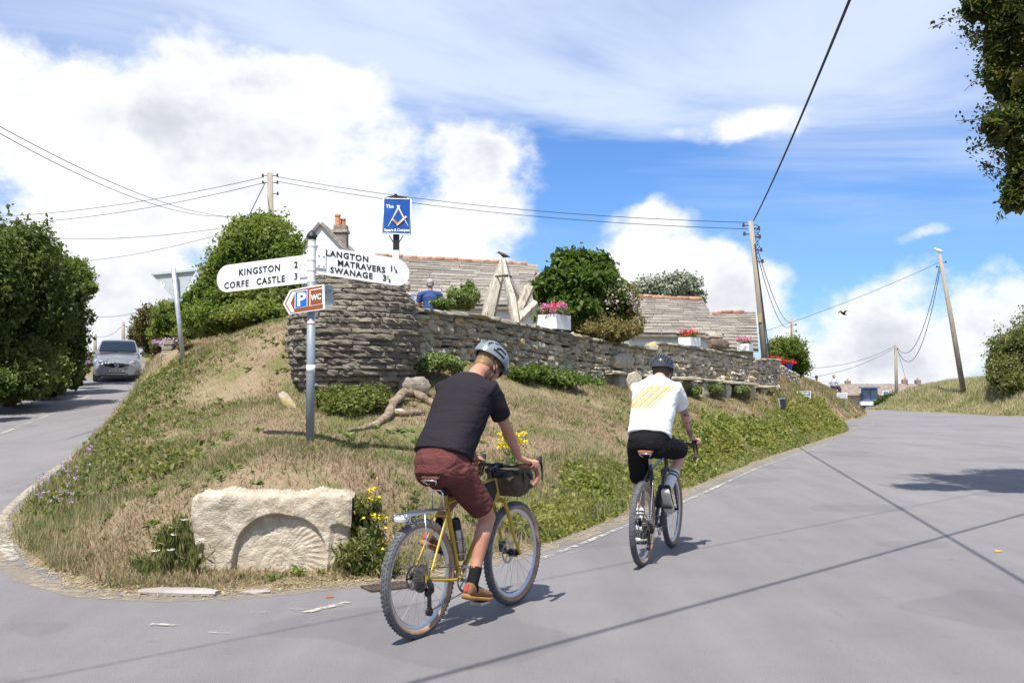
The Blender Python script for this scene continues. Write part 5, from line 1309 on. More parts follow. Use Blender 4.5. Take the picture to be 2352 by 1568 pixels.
def gnarled_root():
    pts = [(800, 984, 12.6), (832, 980, 12.5), (862, 972, 12.55), (890, 955, 12.7), (905, 930, 12.9), (925, 915, 13.0), (950, 912, 13.1), (990, 924, 13.0), (1010, 935, 13.0)]
    P = [onground(q[0], q[1] + 8, 10.5) + Vector((0, 0, h)) for q, h in zip(pts, (.0, .01, .02, .04, .08, .12, .11, .06, .0))]; o = P[0].copy(); root = empty('gnarled_root', (o.x, o.y, gz(o.x, o.y)), 0, 'twisted pale tree root or driftwood lying on the bank', 'driftwood'); L = []; rr = []
    for i, p_ in enumerate(P):
        g = gz(p_.x, p_.y); p_.z = max(p_.z, g + .02); L.append(p_ - root.location); rr.append([.02, .034, .05, .06, .066, .066, .062, .05, .04][i])
    def den(L, rr):
        A, Rr = [], []
        for i in range(len(L) - 1):
            for k in range(4): A.append(L[i].lerp(L[i + 1], k / 4) + Vector((.006 * math.sin(i * 3 + k), 0, .008 * math.sin(i * 5 + k * 2)))); Rr.append((rr[i] + (rr[i + 1] - rr[i]) * k / 4) * (1 + .12 * math.sin(i * 4 + k * 1.9)))
        return A, Rr
    m = mat('driftwood', (.24, .17, .115), (.38, .30, .21), 9, .95, bump=1.0, bscale=26, bdist=.05, c3=(.14, .10, .07), s3=9, t3=(.5, .68)); A, Rr = den(L, rr); MB().tube(A, Rr, 9).build('stem', m, root, smooth=True)
    B = [onground(x, y, 10.5) + Vector((0, 0, .04)) - root.location for x, y in ((900, 955), (935, 958), (985, 952))]; A, Rr = den(B, [.035, .045, .03]); MB().tube(A, Rr, 8).build('branch', m, root, smooth=True)
gnarled_root()
def a_frame():
    Y = 19.9; b = at(1155, 735, Y); g0 = gz(b.x, b.y); root = empty('timber_sculpture', (b.x, b.y, g0), 0, 'tripod of split weathered timbers strapped together behind the wall', 'sculpture'); W = lambda px, py, d=0: at(px, py, Y + d) - root.location
    m = mat('split_oak', (.42, .37, .30), (.58, .53, .45), 5, .9, bump=.7, bscale=25, bdist=.02, stretch=(3, 3, .8), c3=(.26, .22, .17), s3=4, t3=(.55, .65)); up = (1, .2, 0)
    for L, r in (([(1118, 745, 0), (1132, 680, .05), (1153, 610, .1), (1156, 594, .1)], [.20, .19, .11, .06]), ([(1185, 745, -.5), (1176, 690, -.35), (1163, 640, -.1), (1156, 597, .05)], [.12, .14, .10, .06]), ([(1200, 725, .7), (1185, 680, .5), (1165, 640, .25), (1158, 600, .12)], [.15, .14, .12, .06]), ([(1188, 722, .3), (1216, 660, .5)], [.13, .15]), ([(1180, 748, -.2), (1228, 700, .2)], [.14, .14])):
        MB().tube([W(*q) for q in L], r, 6, up=up, flat=.75).build('timber', m, root, auto=50)
    mb = MB(); mb.tube([W(1138, 635, .0), W(1150, 634, -.18), W(1165, 632, -.2), W(1174, 636, .1), W(1160, 632, .35)], .018, 6, closed=True); mb.build('strap', M_DARKCORE, root)
a_frame()
def bird(px, py, Y, s, m, label, rz, fly=False):
    p = at(px, py, Y); o = MB(); 
    o.rings([[Vector((x, r * math.cos(a), z + r * math.sin(a))) for a in np.linspace(0, 2 * math.pi, 9)[:-1]] for x, z, r in ((.16, -.035, .006), (.10, -.01, .022), (.03, .01, .05), (-.04, .035, .052), (-.09, .07, .034), (-.12, .095, .033), (-.145, .095, .02), (-.16, .09, .008), (-.185, .085, .002))])
    if fly:
        for q in (-1, 1): o.add([(-.04, .03 * q, .05), (.05, .03 * q, .03), (.02, .2 * q, .10), (-.05, .18 * q, .12), (.03, .34 * q, .02)], [(0, 1, 2, 3), (3, 2, 4)])
    else:
        for q in (-.02, .02): o.tube([(-.01, q, -.02), (-.015, q, -.09)], .005, 5)
        o.tube([(-.0, -.045, .03), (.06, -.05, .0), (.15, -.02, -.03)], [.03, .03, .006], 6); o.tube([(-.0, .045, .03), (.06, .05, .0), (.15, .02, -.03)], [.03, .03, .006], 6)
    b = o.build('bird', m, None, smooth=True); b.location = p; b.scale = (s, s, s); b.rotation_euler = (0, 0, rz); tag(b, label, 'bird'); return b
bird(1157, 588, 20.0, .85, mat('black_feather', (.03, .03, .028), rough=.6), 'dark bird perched on top of the timber tripod', R(-20)); bird(2157, 577, 62, 1.9, mat('gull_white', (.75, .75, .74), rough=.7), 'white gull perched on the leaning pole', R(-30)); bird(1937, 721, 40, 1.1, MATS['black_feather'], 'small dark bird flying low in the sky', R(20), True)

# ------------------------------------------------------------------ grass
def in_view(X, Y, Z, mrg=40):
    cp_, sp_ = math.cos(PITCH), math.sin(PITCH); f = Y * cp_ + (Z - CAM_H) * sp_; u = -Y * sp_ + (Z - CAM_H) * cp_
    px = 1176 + FPX * X / f; py = 784 - FPX * u / f; return (f > 1) & (px > -mrg) & (px < 2352 + mrg) & (py < 1568 + mrg)
def grass_mat(name, straw, green, k0, k1, trans=.3):
    m = bpy.data.materials.new(name); m.use_nodes = True; nt = m.node_tree; nt.nodes.clear(); g = G(nt)
    tc = g.n('ShaderNodeTexCoord').outputs['Object']; isl = g.n('ShaderNodeNewGeometry').outputs['Random Per Island']
    n1 = g.noise(tc, .55, 5, .6); n2 = g.noise(g.vm('ADD', tc, (9, 4, 0)), 1.9, 5, .65)
    k = g.ss(g.m('ADD', g.m('ADD', g.m('MULTIPLY', n1, .5), g.m('MULTIPLY', n2, .5)), g.m('MULTIPLY', g.m('SUBTRACT', isl, .5), .22)), k0, k1)
    r2 = g.m('FRACT', g.m('MULTIPLY', isl, 17.3))
    c = g.mix(k, g.mix(r2, straw[0], straw[1]), g.mix(r2, green[0], green[1]))
    b = g.n('ShaderNodeBsdfPrincipled', {'Base Color': c, 'Roughness': .8, 'Specular IOR Level': .15}); t = g.n('ShaderNodeBsdfTranslucent', {'Color': c}); mx = g.n('ShaderNodeMixShader', {0: trans}); nt.links.new(b.outputs[0], mx.inputs[1]); nt.links.new(t.outputs[0], mx.inputs[2])
    o = g.n('ShaderNodeOutputMaterial'); nt.links.new(mx.outputs[0], o.inputs[0]); return m
def blades(X, Y, Z, h, w, rng, lean=.6):
    n = len(X); a = rng.uniform(0, 6.283, n); hh = h * rng.uniform(.4, 1.25, n); ww = w * rng.uniform(.6, 1.3, n) * .5; tilt = rng.uniform(0, lean, n) * hh; b = rng.uniform(0, 6.283, n)
    C = np.stack([X, Y, Z - .006], 1); d = np.stack([np.cos(a) * ww, np.sin(a) * ww, 0 * a], 1); tp = C + np.stack([np.cos(b) * tilt, np.sin(b) * tilt, hh], 1)
    v = np.stack([C - d, C + d, tp], 1).reshape(-1, 3); return v, np.arange(3 * n).reshape(n, 3)
GM_DRY = grass_mat('dry_grass_blade', ((.24, .175, .10), (.43, .335, .21)), ((.10, .125, .035), (.20, .21, .075)), .43, .60)
GM_LONG = grass_mat('verge_grass_blade', ((.31, .25, .14), (.46, .39, .24)), ((.115, .145, .04), (.22, .24, .085)), .36, .62)
GM_HAY = grass_mat('hay_blade', ((.42, .37, .20), (.56, .50, .30)), ((.14, .18, .05), (.26, .28, .10)), .46, .62)
def grass(name, label, n, box, keep, h, w, m, seed, lean=.6, fzt=zground, ypow=1.6):
    rng = np.random.default_rng(seed); x0, x1, y0, y1 = box
    Y = y0 + (y1 - y0) * rng.random(n) ** ypow; X = rng.uniform(x0, x1, n); Z = fzt(X, Y); k = in_view(X, Y, Z) & keep(X, Y, Z, rng); X, Y, Z = X[k], Y[k], Z[k]
    hh = h(X, Y) if callable(h) else np.full(len(X), h); v, f = blades(X, Y, Z, hh, w * (1 + .035 * np.maximum(0, Y - 9)), rng, lean); o = meshnp(name, v, f, m); tag(o, label, 'grass', kind='stuff'); return o
sdB = Field(lambda X, Y: sdist(BANK, X, Y))
BARE = lambda X, Y: (np.hypot(X - BAR.x, Y - BAR.y) > .8)
def nz(X, Y, s):
    return np.sin(X * s + 1.9 * np.sin(Y * s * .7)) * np.sin(Y * s * 1.2 + 1.4 * np.sin(X * s * .8 + 2))
grass('dry_grass', 'short sun-dried grass over the bank', 900000, (-8, 13, 7.2, 40), lambda X, Y, Z, r: (sdB(X, Y) > .05) & BARE(X, Y) & (r.random(len(X)) < .55 + .5 * nz(X, Y, 1.7)), lambda X, Y: .034 + .026 * (1 + nz(X, Y, .9)), .012, GM_DRY, 1, 1.3)
grass('green_tufts', 'greener tufts of grass scattered over the bank', 420000, (-8, 13, 7.2, 40), lambda X, Y, Z, r: (sdB(X, Y) > .1) & BARE(X, Y) & (nz(X, Y, 1.3) + .6 * nz(X + 3, Y, 4.1) + .35 * (X < -3.4) + .25 * (Y > 13) > .55), .065, .010, GM_LONG, 2, .8)
def near_edge(X, Y, Z, r):
    d = sdB(X, Y); lft = (X < -3.8); rgt = (X > -.6) & (Y > 9.2); return (d > .03) & (d < np.where(lft, .9 + .5 * nz(X, Y, 1.1), 1.1 + .4 * nz(X, Y, .9))) & (lft | rgt) & (r.random(len(X)) < np.where(lft & (Y < 13), .75, .9))
grass('verge_grass', 'long green and straw grass along the road edges of the bank', 420000, (-14, 13, 8.2, 38), near_edge, lambda X, Y: np.where(X < 0, .15, .17) * (1 + .4 * nz(X, Y, 1.5)), .010, GM_LONG, 3, .7)
grass('bank_grass', 'tall pale hay grass covering the far right bank', 260000, (22, 52, 50, 74), lambda X, Y, Z, r: (sdist(RIGHTB, X, Y) > .15), lambda X, Y: (.16 + .24 * sstep(X, 25, 29)) * (1 + .35 * nz(X, Y, .6)), .022, GM_HAY, 4, .6, ypow=1.0)
grass('hilltop_grass', 'longer straw grass on the far part of the bank', 160000, (5, 22, 28, 60), lambda X, Y, Z, r: sdB(X, Y) > .1, .14, .016, GM_DRY, 5, .7, ypow=1.0)
grass('hedge_bottom_grass', 'rough grass under the left hedge', 60000, (-18, -9, 16, 40), lambda X, Y, Z, r: (sdist(LEFTB, X, Y) > .05) & (sdist(LEFTB, X, Y) < 1.6), .16, .014, GM_DRY, 6, .8, ypow=1.0)
# bramble and bindweed thick along the main road side of the bank
def undergrowth():
    rng = np.random.default_rng(9); n = 190000; t = rng.random(n); Y = 10.0 + 27 * t ** 1.5; X = np.interp(Y, [b[1] for b in EDGE], [b[0] for b in EDGE])
    wd = np.interp(Y, [10, 13, 16, 22, 30, 37], [.45, .75, 1.15, 1.35, 1.45, 1.4]) * (1 + .35 * nz(Y * 1.0, X * .2, 1.1)); d = rng.uniform(.02, 1, n) ** .9 * wd
    X = X - d * .92; Y2 = Y + d * .38; lump = np.clip(.5 + .45 * nz(X, Y2, 2.1) + .35 * nz(X + 7, Y2, 5.3), 0, 1.2); edge = np.minimum(1, d / .35) * np.clip((wd - d) / .5, .12, 1)
    top = (.03 + .30 * lump) * edge * np.interp(Y, [10, 14, 20, 26, 38], [.6, .8, 1.0, .8, .8]); keep = rng.random(n) < np.clip(.25 + lump, 0, 1) * np.clip(.3 + edge, 0, 1)
    Z = zground(X, Y2) + top * rng.random(n) ** .6 + (rng.random(n) < .02) * rng.random(n) * .22; k = in_view(X, Y2, Z) & (sdB(X, Y2) > 0) & keep; P = np.stack([X, Y2, Z], 1)[k]
    v, f = leaf_quads(P, .058 * (1 + .03 * (P[:, 1] - 10)) * rng.uniform(.5, 1.5, len(P)), rng, .5, .6); o = meshnp('undergrowth', v, f, leafmat('verge_leaf', [(.08, .115, .02), (.15, .195, .038), (.24, .265, .065), (.34, .32, .11)], .42, big=(.30, .29, .09), bs=1.2)); tag(o, 'thick low bramble and bindweed along the road edge', 'undergrowth', kind='stuff')
EDGE = [(-.2, 9.15), (.52, 10.4), (1.42, 12.4), (2.45, 14.8), (5.15, 21), (9.2, 29.5), (12.3, 36), (12.9, 39)]
undergrowth()
def weeds():
    rng = np.random.default_rng(12); P, T, S = [], [], []
    n = 4200; X = rng.uniform(-8, 9, n); Y = 8 + 22 * rng.random(n) ** 1.3; d = sdB(X, Y); k = (d > .1) & BARE(X, Y) & ((nz(X, Y, 1.1) > .1) | (X < -4)); X, Y = X[k], Y[k]; Z = zground(X, Y)
    for x, y, z in zip(X, Y, Z):
        m_ = rng.integers(5, 11); s = rng.uniform(.03, .10)
        for _ in range(m_):
            a = rng.uniform(0, 6.28); tt = np.array([math.cos(a), math.sin(a), rng.uniform(.1, .8)]); tt /= np.linalg.norm(tt); P.append(np.array([x, y, z + .01]) + tt * s * .55); T.append(tt); S.append(s)
    v, f = leaf_quads(np.array(P), np.array(S), rng, 1.2, .42, np.array(T)); o = meshnp('weeds', v, f, L_WEED); tag(o, 'broad-leaved weed rosettes dotted over the bank', 'weeds', kind='stuff')
weeds()
def flank_weeds():
    rng = np.random.default_rng(22); C = []
    for _ in range(80):
        y = rng.uniform(11, 20); x = np.interp(y, [10.3, 11.6, 13, 17, 20], [-5.2, -5.75, -6.15, -7.35, -8.3]) + rng.uniform(.25, 1.9); r = rng.uniform(.10, .24); m_ = int(rng.integers(30, 80)); q = rng.normal(size=(m_, 3)) * np.array([r, r, .05]) + np.array([x, y, 0]); q[:, 2] = zground(q[:, 0], q[:, 1]) + .03 + np.abs(q[:, 2]); C.append(q)
    C = np.vstack(C); C = C[sdB(C[:, 0], C[:, 1]) > .02]; v, f = leaf_quads(C, .075, rng, .9, .55); o = meshnp('flank_weeds', v, f, L_DKWEED); tag(o, 'patches of dark leafy weeds along the lane side of the bank', 'weeds', kind='stuff')
flank_weeds()
def straw_litter():
    rng = np.random.default_rng(23); n = 14000; k = rng.integers(0, len(BANK), n); B = np.array(BANK); a, b = B[k], B[(k + 1) % len(B)]; p = a + (b - a) * rng.random(n)[:, None]; p = p + rng.normal(size=(n, 2)) * .085; X, Y = p[:, 0], p[:, 1]; keep = (Y < 17) & (Y > 7); X, Y = X[keep], Y[keep]; Z = np.maximum(zground(X, Y), zroad(X, Y)) + .008; a = rng.uniform(0, 6.28, len(X)); T = np.stack([np.cos(a), np.sin(a), rng.normal(size=len(X)) * .12], 1)
    v, f = leaf_quads(np.stack([X, Y, Z], 1), rng.uniform(.025, .09, len(X)), rng, 3, .10, T); o = meshnp('straw_litter', v, f, leafmat('straw', [(.26, .19, .11), (.42, .33, .20), (.50, .42, .28)], .1)); tag(o, 'loose dead straw strewn along the foot of the bank', 'straw', kind='stuff')
straw_litter()
def verge_flowers():
    rng = np.random.default_rng(14); C = []
    for _ in range(46):
        y = rng.uniform(10.3, 14); x = np.interp(y, [10.3, 11.6, 13, 17], [-5.2, -5.75, -6.15, -7.35]) + rng.uniform(.15, .75); z = gz(x, y) + rng.uniform(.15, .30); C.append(np.array([x, y, z]) + rng.normal(size=(8, 3)) * .013)
    v, f = leaf_quads(np.vstack(C), .022, rng, .5, .9); o = meshnp('verge_flowers', v, f, F_MAUVE); tag(o, 'mauve wild flowers in the long grass at the bank tip', 'flowers', kind='stuff')
verge_flowers()
# ------------------------------------------------------------------ bicycles and riders
def baked(mb, voxel, smooth=5, fac=.5):
    """one continuous surface grown over overlapping closed shapes"""
    me = mb.data('body', []) if False else mb.data('body', M_DARKCORE); o = bpy.data.objects.new('body', me); col.objects.link(o)
    r_ = o.modifiers.new('r', 'REMESH'); r_.mode = 'VOXEL'; r_.voxel_size = voxel
    s = o.modifiers.new('s', 'SMOOTH'); s.factor = fac; s.iterations = smooth
    dg = bpy.context.evaluated_depsgraph_get(); dg.update(); out = bpy.data.meshes.new_from_object(o.evaluated_get(dg)); col.objects.unlink(o); bpy.data.objects.remove(o); bpy.data.meshes.remove(me)
    out.polygons.foreach_set('use_smooth', [True] * len(out.polygons)); return out
def put(name, me, mats, parent):
    me.materials.clear()
    for m in (mats if isinstance(mats, (list, tuple)) else [mats]): me.materials.append(m)
    return link(name, me, parent)
def limb(mb, pts, rad, n=12, balls=True):
    mb.tube(pts, rad, n)
    if balls:
        for p, r in zip(pts, rad): mb.ell(p, r, None, 12, 8)
def ik(a, b, l1, l2, pole):
    a, b, pole = Vector(a), Vector(b), Vector(pole); d = b - a; L = min(d.length, (l1 + l2) * .998); dn = d.normalized(); x = (l1 * l1 - l2 * l2 + L * L) / (2 * L); h = math.sqrt(max(0, l1 * l1 - x * x)); p = pole - dn * pole.dot(dn); return a + dn * x + p.normalized() * h
CHROME = mat('chrome', (.75, .76, .78), rough=.15, metal=1.0); ALLOY = mat('grey_alloy', (.42, .42, .43), (.5, .5, .5), 20, .35, metal=.9); BLACKM = mat('black_metal', (.02, .02, .022), rough=.35, metal=.3); RUBBER = mat('tyre_tread', (.085, .085, .09), (.13, .13, .135), 30, .85); TAN = mat('tan_sidewall', (.27, .175, .12), (.34, .23, .16), 15, .8); RIMM = mat('silver_rim', (.55, .56, .57), rough=.25, metal=.9); BROWNL = mat('brown_leather', (.11, .040, .022), (.16, .06, .034), 12, .5); BLACKT = mat('black_plastic', (.018, .018, .02), rough=.5)
def torus_profile(c, R0, prof, n=64, dirs=None):
    """revolve a closed (radial, lateral) profile about the axle (y axis) at c"""
    rs = []
    for i in range(n):
        a = 2 * math.pi * i / n; rs.append([(c[0] + (R0 + u) * math.cos(a), c[1] + w, c[2] + (R0 + u) * math.sin(a)) for u, w in prof])
    return rs
def closed_rings(mb, rs):
    n, k = len(rs), len(rs[0]); b = len(mb.v); mb.v += [p for r_ in rs for p in r_]
    for i in range(n):
        for j in range(k): mb.f.append((b + i * k + j, b + i * k + (j + 1) % k, b + ((i + 1) % n) * k + (j + 1) % k, b + ((i + 1) % n) * k + j)); mb.mi.append(mb.cur)
def wheel(root, x, rotor_y, cassette):
    z = .37; h = empty('wheel', (x, 0, z)); h.parent = root; c = (0, 0, 0); tr = .028
    mb = MB(); P = [(tr * math.cos(a), tr * math.sin(a)) for a in np.linspace(0, 2 * math.pi, 13)[:-1]]
    closed_rings(mb, torus_profile(c, .340, P))
    k = len(P)
    for i, f in enumerate(mb.f):
        j = i % k; a = 2 * math.pi * (j + .5) / k; mb.mi[i] = 0 if math.cos(a) > .08 else 1
    mb.build('tyre', [RUBBER, TAN], h, smooth=True)
    kb = MB()
    for i in range(76):
        for row, (lat, w) in enumerate(((-.019, .007), (-.006, .006), (.006, .006), (.019, .007))):
            a = 2 * math.pi * (i + (.5 if row in (1, 2) else 0)) / 76; rr = .340 + math.sqrt(tr * tr - lat * lat) + .0012; M_ = Matrix.Rotation(-a, 3, 'Y'); kb.box(M_ @ Vector((rr, lat, 0)), (.007, w, .013), M_)
    kb.build('tread_knobs', RUBBER, h)
    mb = MB(); closed_rings(mb, torus_profile(c, .305, [(.012, -.012), (.012, .012), (-.004, .011), (-.016, .004), (-.016, -.004), (-.004, -.011)])); mb.build('rim', RIMM, h, auto=35)
    mb = MB()
    for i in range(28):
        a = 2 * math.pi * i / 28; s = 1 if i % 2 else -1; b = a + (.55 if (i // 2) % 2 else -.55); mb.tube([(.025 * math.cos(b), .028 * s, .025 * math.sin(b)), (.295 * math.cos(a), 0, .295 * math.sin(a))], .0013, 4)
    mb.build('spokes', ALLOY, h)
    MB().tube([(0, -.055, 0), (0, -.03, 0), (0, -.028, 0), (0, .028, 0), (0, .03, 0), (0, .055, 0)], [.012, .014, .028, .028, .016, .012], 12).build('hub', BLACKM, h, auto=40)
    mb = MB(); closed_rings(mb, torus_profile((0, rotor_y, 0), .072, [(.009, -.001), (.009, .001), (-.009, .001), (-.009, -.001)], 32))
    for i in range(6):
        a = i * math.pi / 3; mb.box(Matrix.Rotation(-a, 3, 'Y') @ Vector((.04, rotor_y, 0)), (.055, .002, .012), Matrix.Rotation(-a, 3, 'Y'))
    mb.build('brake_rotor', ALLOY, h)
    if cassette:
        mb = MB()
        for i in range(9):
            r_ = .088 - i * .0065; n = 30 - 2 * i; y = -.018 - .0042 * i; prof = []
            for k_ in range(n * 2):
                a = math.pi * k_ / n; q = r_ + (.003 if k_ % 2 else -.002); prof.append((q * math.cos(a), q * math.sin(a)))
            mb.prism(prof, .002, None, (0, y, 0))
        mb.build('cassette', mat('cassette_steel', (.20, .18, .16), (.32, .30, .27), 30, .35, metal=.8), h)
    return h
def bicycle(loc, heading, label, paint, opts, crank):
    root = empty('bicycle', (loc[0], loc[1], float(zroad(*loc))), math.pi / 2 - heading, label, 'bicycle')
    WB = 1.13; BBp = Vector((.44, 0, .30)); SC = Vector((.285, 0, .845)); HT = Vector((.865, 0, .935)); HB = Vector((.91, 0, .80)); CR = Vector((.925, 0, .77)); AX = Vector((WB, 0, .37)); RA = Vector((0, 0, .37))
    wheel(root, 0, .045, True); wheel(root, WB, .045, False)
    m = MB(); r = opts.get('tube', .0165)
    m.tube([BBp, SC + (SC - BBp).normalized() * .02], r, 12); m.tube([SC + Vector((0, 0, -.03)), HT.lerp(HB, .15)], r, 12); m.tube([BBp, HB.lerp(HT, .15)], r * 1.12, 12); m.tube([HB, HT], r * 1.25, 14); m.tube([BBp + Vector((0, -.036, 0)), BBp + Vector((0, .036, 0))], .022, 14)
    for s in (-1, 1):
        m.tube([BBp + Vector((-.02, .03 * s, 0)), (.30, .042 * s, .312), (.08, .062 * s, .352), RA + Vector((0, .064 * s, 0))], [.011, .011, .009, .009], 8)
        m.tube([SC + Vector((0, .016 * s, -.035)), (.235, .040 * s, .735), (.06, .062 * s, .44), RA + Vector((0, .064 * s, 0))], [.009, .009, .008, .008], 8); m.box(RA + Vector((0, .064 * s, 0)), (.035, .008, .04))
    m.tube([(.235, -.04, .735), (.235, .04, .735)], .008, 8); m.build('frame', paint, root, auto=50)
    m = MB(); m.tube([CR + Vector((0, -.045, 0)), CR + Vector((0, .045, 0))], .018, 10)
    for s in (-1, 1): m.tube([CR + Vector((0, .05 * s, 0)), (1.00, .056 * s, .62), (1.055, .058 * s, .48), AX + Vector((0, .058 * s, 0))], [.0155, .0135, .011, .010], 10)
    m.tube([HB, CR], .018, 10); m.build('fork', paint, root, auto=50)
    ST = Vector((.24, 0, .955)); m = MB(); m.tube([SC, ST], .0135, 12); sp_ = m.build('seatpost', opts['post'], root, smooth=True)
    # saddle
    rs = []
    for x, w, z, t in ((.10, .060, .985, .018), (.115, .076, .998, .024), (.16, .078, 1.003, .026), (.22, .052, 1.000, .026), (.28, .028, .998, .024), (.34, .019, .997, .020), (.365, .012, .990, .014)):
        rs.append([(x, w * math.cos(a) * (1 if abs(math.cos(a)) < .95 else 1), z + t * (math.sin(a) if math.sin(a) > 0 else 1.3 * math.sin(a))) for a in np.linspace(0, 2 * math.pi, 17)[:-1]])
    m = MB(); m.rings(rs); sd = m.build('saddle', opts['saddle'], root, smooth=True)
    m = MB()
    for s in (-1, 1): m.tube([(.105, .055 * s, .965), (.13, .03 * s, .945), (.20, .022 * s, .948), (.30, .02 * s, .955), (.345, .006 * s, .975)], .0035, 6)
    m.tube([(.100, -.06, .972), (.092, 0, .976), (.100, .06, .972)], .006, 6); m.build('saddle_rails', CHROME, sd, smooth=True)
    # stem, bars
    CL = Vector((.935, 0, 1.015)); m = MB(); m.tube([HT, HT + Vector((-.012, 0, .06))], .018, 12); m.tube([HT + Vector((-.012, 0, .05)), CL], .015, 10); m.tube([CL + Vector((0, -.03, 0)), CL + Vector((0, .03, 0))], .020, 12); m.build('stem', BLACKM, root, auto=50)
    for s in (-1, 1):
        bar = [CL, CL + Vector((0, .06 * s, 0)), CL + Vector((.0, .165 * s, .004)), CL + Vector((.02, .205 * s, .004)), CL + Vector((.075, .225 * s, -.004)), CL + Vector((.115, .238 * s, -.028)), CL + Vector((.118, .250 * s, -.075)), CL + Vector((.075, .262 * s, -.115)), CL + Vector((.02, .272 * s, -.128)), CL + Vector((-.02, .276 * s, -.130))]
        m = MB(); m.tube(bar[:3], .0135, 10); hb = m.build('handlebar', BLACKM, root, smooth=True); m = MB(); m.tube(bar[2:], .0165, 10); m.build('bar_tape', opts['tape'], hb, smooth=True)
        MB().tube([bar[-1] + Vector((.002, 0, 0)), bar[-1] + Vector((-.014, 0, -.002))], .018, 10).build('end_plug', BLACKT, hb)
        m = MB(); h0 = bar[4]; m.tube([h0, h0 + Vector((.045, .008 * s, .012)), h0 + Vector((.09, .014 * s, .040)), h0 + Vector((.108, .016 * s, .062))], [.020, .021, .021, .013], 10); m.build('brake_hood', BLACKT, hb, smooth=True)
        m = MB(); m.tube([h0 + Vector((.098, .016 * s, .035)), h0 + Vector((.112, .022 * s, -.01)), h0 + Vector((.098, .032 * s, -.075)), h0 + Vector((.085, .036 * s, -.10))], [.010, .009, .007, .005], 8); m.build('brake_lever', BLACKT, hb, smooth=True)
    # cranks, rings, pedals, chain, mech
    ca = crank; pr = Vector((math.cos(ca), 0, math.sin(ca))) * .172; m = MB()
    for s, q in ((-1, 1), (1, -1)):
        p0 = BBp + Vector((0, .055 * s, 0)); p1 = BBp + pr * q + Vector((0, .078 * s, 0)); m.tube([p0, p1], [.016, .011], 8)
    m.tube([BBp + Vector((0, -.06, 0)), BBp + Vector((0, .06, 0))], .014, 10); cr = m.build('crank', opts['crank'], root, auto=40)
    m = MB(); prof = []
    for k in range(88): a = math.pi * 2 * k / 88; q = .088 + (.0025 if k % 2 else -.0025); prof.append((q * math.cos(a), q * math.sin(a)))
    closed_rings(m, [[(BBp.x + x * f, BBp.y - .046 + w, BBp.z + y * f) for f, w in ((1, -.0015), (1, .0015), (.84, .0015), (.84, -.0015))] for x, y in prof])
    for i in range(5): a = i * 2 * math.pi / 5 + ca; m.box(BBp + Vector((.045 * math.cos(a), -.047, .045 * math.sin(a))), (.07, .004, .014), Matrix.Rotation(-a, 3, 'Y'))
    m.build('chainring', opts['crank'], cr)
    for s, q in ((-1, 1), (1, -1)):
        pp = BBp + pr * q + Vector((0, .125 * s, 0)); m = MB(); m.box(pp, (.095, .09, .014)); m.box(pp + Vector((.042, 0, 0)), (.008, .095, .02)); m.box(pp + Vector((-.042, 0, 0)), (.008, .095, .02)); m.build('pedal', BLACKM if opts.get('dark') else ALLOY, cr)
    m = MB(); y = -.036; m.tube([(0, y, .37 + .062), (BBp.x - .01, -.046, BBp.z + .088)], .0042, 5); m.tube([(BBp.x - .02, -.046, BBp.z - .086), (.06, y, .155)], .0042, 5); m.tube([(.06, y, .155), (.035, y, .20), (.055, y, .285), (.03, y, .31)], .0042, 5); m.build('chain', mat('chain_steel', (.16, .14, .12), (.24, .22, .2), 60, .4, metal=.7), root)
    m = MB(); m.tube([(0, -.072, .37), (.01, -.085, .325), (.03, -.075, .29)], [.013, .020, .018], 8); m.tube([(.035, -.05, .285), (.05, -.048, .16)], [.014, .012], 6)
    for px_, pz in ((.042, .275), (.055, .155)): m.tube([(px_, -.050, pz), (px_, -.028, pz)], .027, 12)
    m.build('rear_derailleur', BLACKT, root, auto=40)
    MB().box((.08, .052, .375), (.05, .03, .06)).build('brake_caliper', BLACKT, root); MB().box((WB - .05, .062, .42), (.04, .035, .075)).build('brake_caliper', BLACKT, root)
    return root, BBp, pr
BR_WIRE = mat('rack_steel', (.62, .63, .65), rough=.2, metal=.95)
def rear_rack(root):
    m = MB()
    for y in (-.055, -.018, .018, .055): m.tube([(.24, y * .8, .775), (.10, y, .782), (-.19, y, .782), (-.205, y * .6, .78)], .0055, 6)
    for x in (.20, .05, -.10, -.20): m.tube([(x, -.058, .777), (x, .058, .777)], .005, 6)
    for s in (-1, 1): m.tube([(-.02, .058 * s, .778), (-.005, .075 * s, .39)], .005, 6)
    m.tube([(.20, -.045, .78), (.19, -.045, .885), (.19, -.03, .905), (.19, .03, .905), (.19, .045, .885), (.20, .045, .78)], .006, 6); rk = m.build('rear_rack', BR_WIRE, root, smooth=True)
    MB().lathe([(.001, 0), (.045, .002), (.048, .02), (.04, .03), (.001, .032)], 16, (-.185, 0, .745)).build('tail_light', mat('lamp_lens', (.55, .53, .52), rough=.15, spec=.8), rk, auto=40)
SKIN_A = mat('skin_fair', (.49, .255, .175), (.42, .195, .13), 7, .5, spec=.35, bump=.1, bscale=120); HAIR_A = mat('light_brown_hair', (.20, .115, .055), (.30, .18, .09), 40, .6, bump=.6, bscale=90)
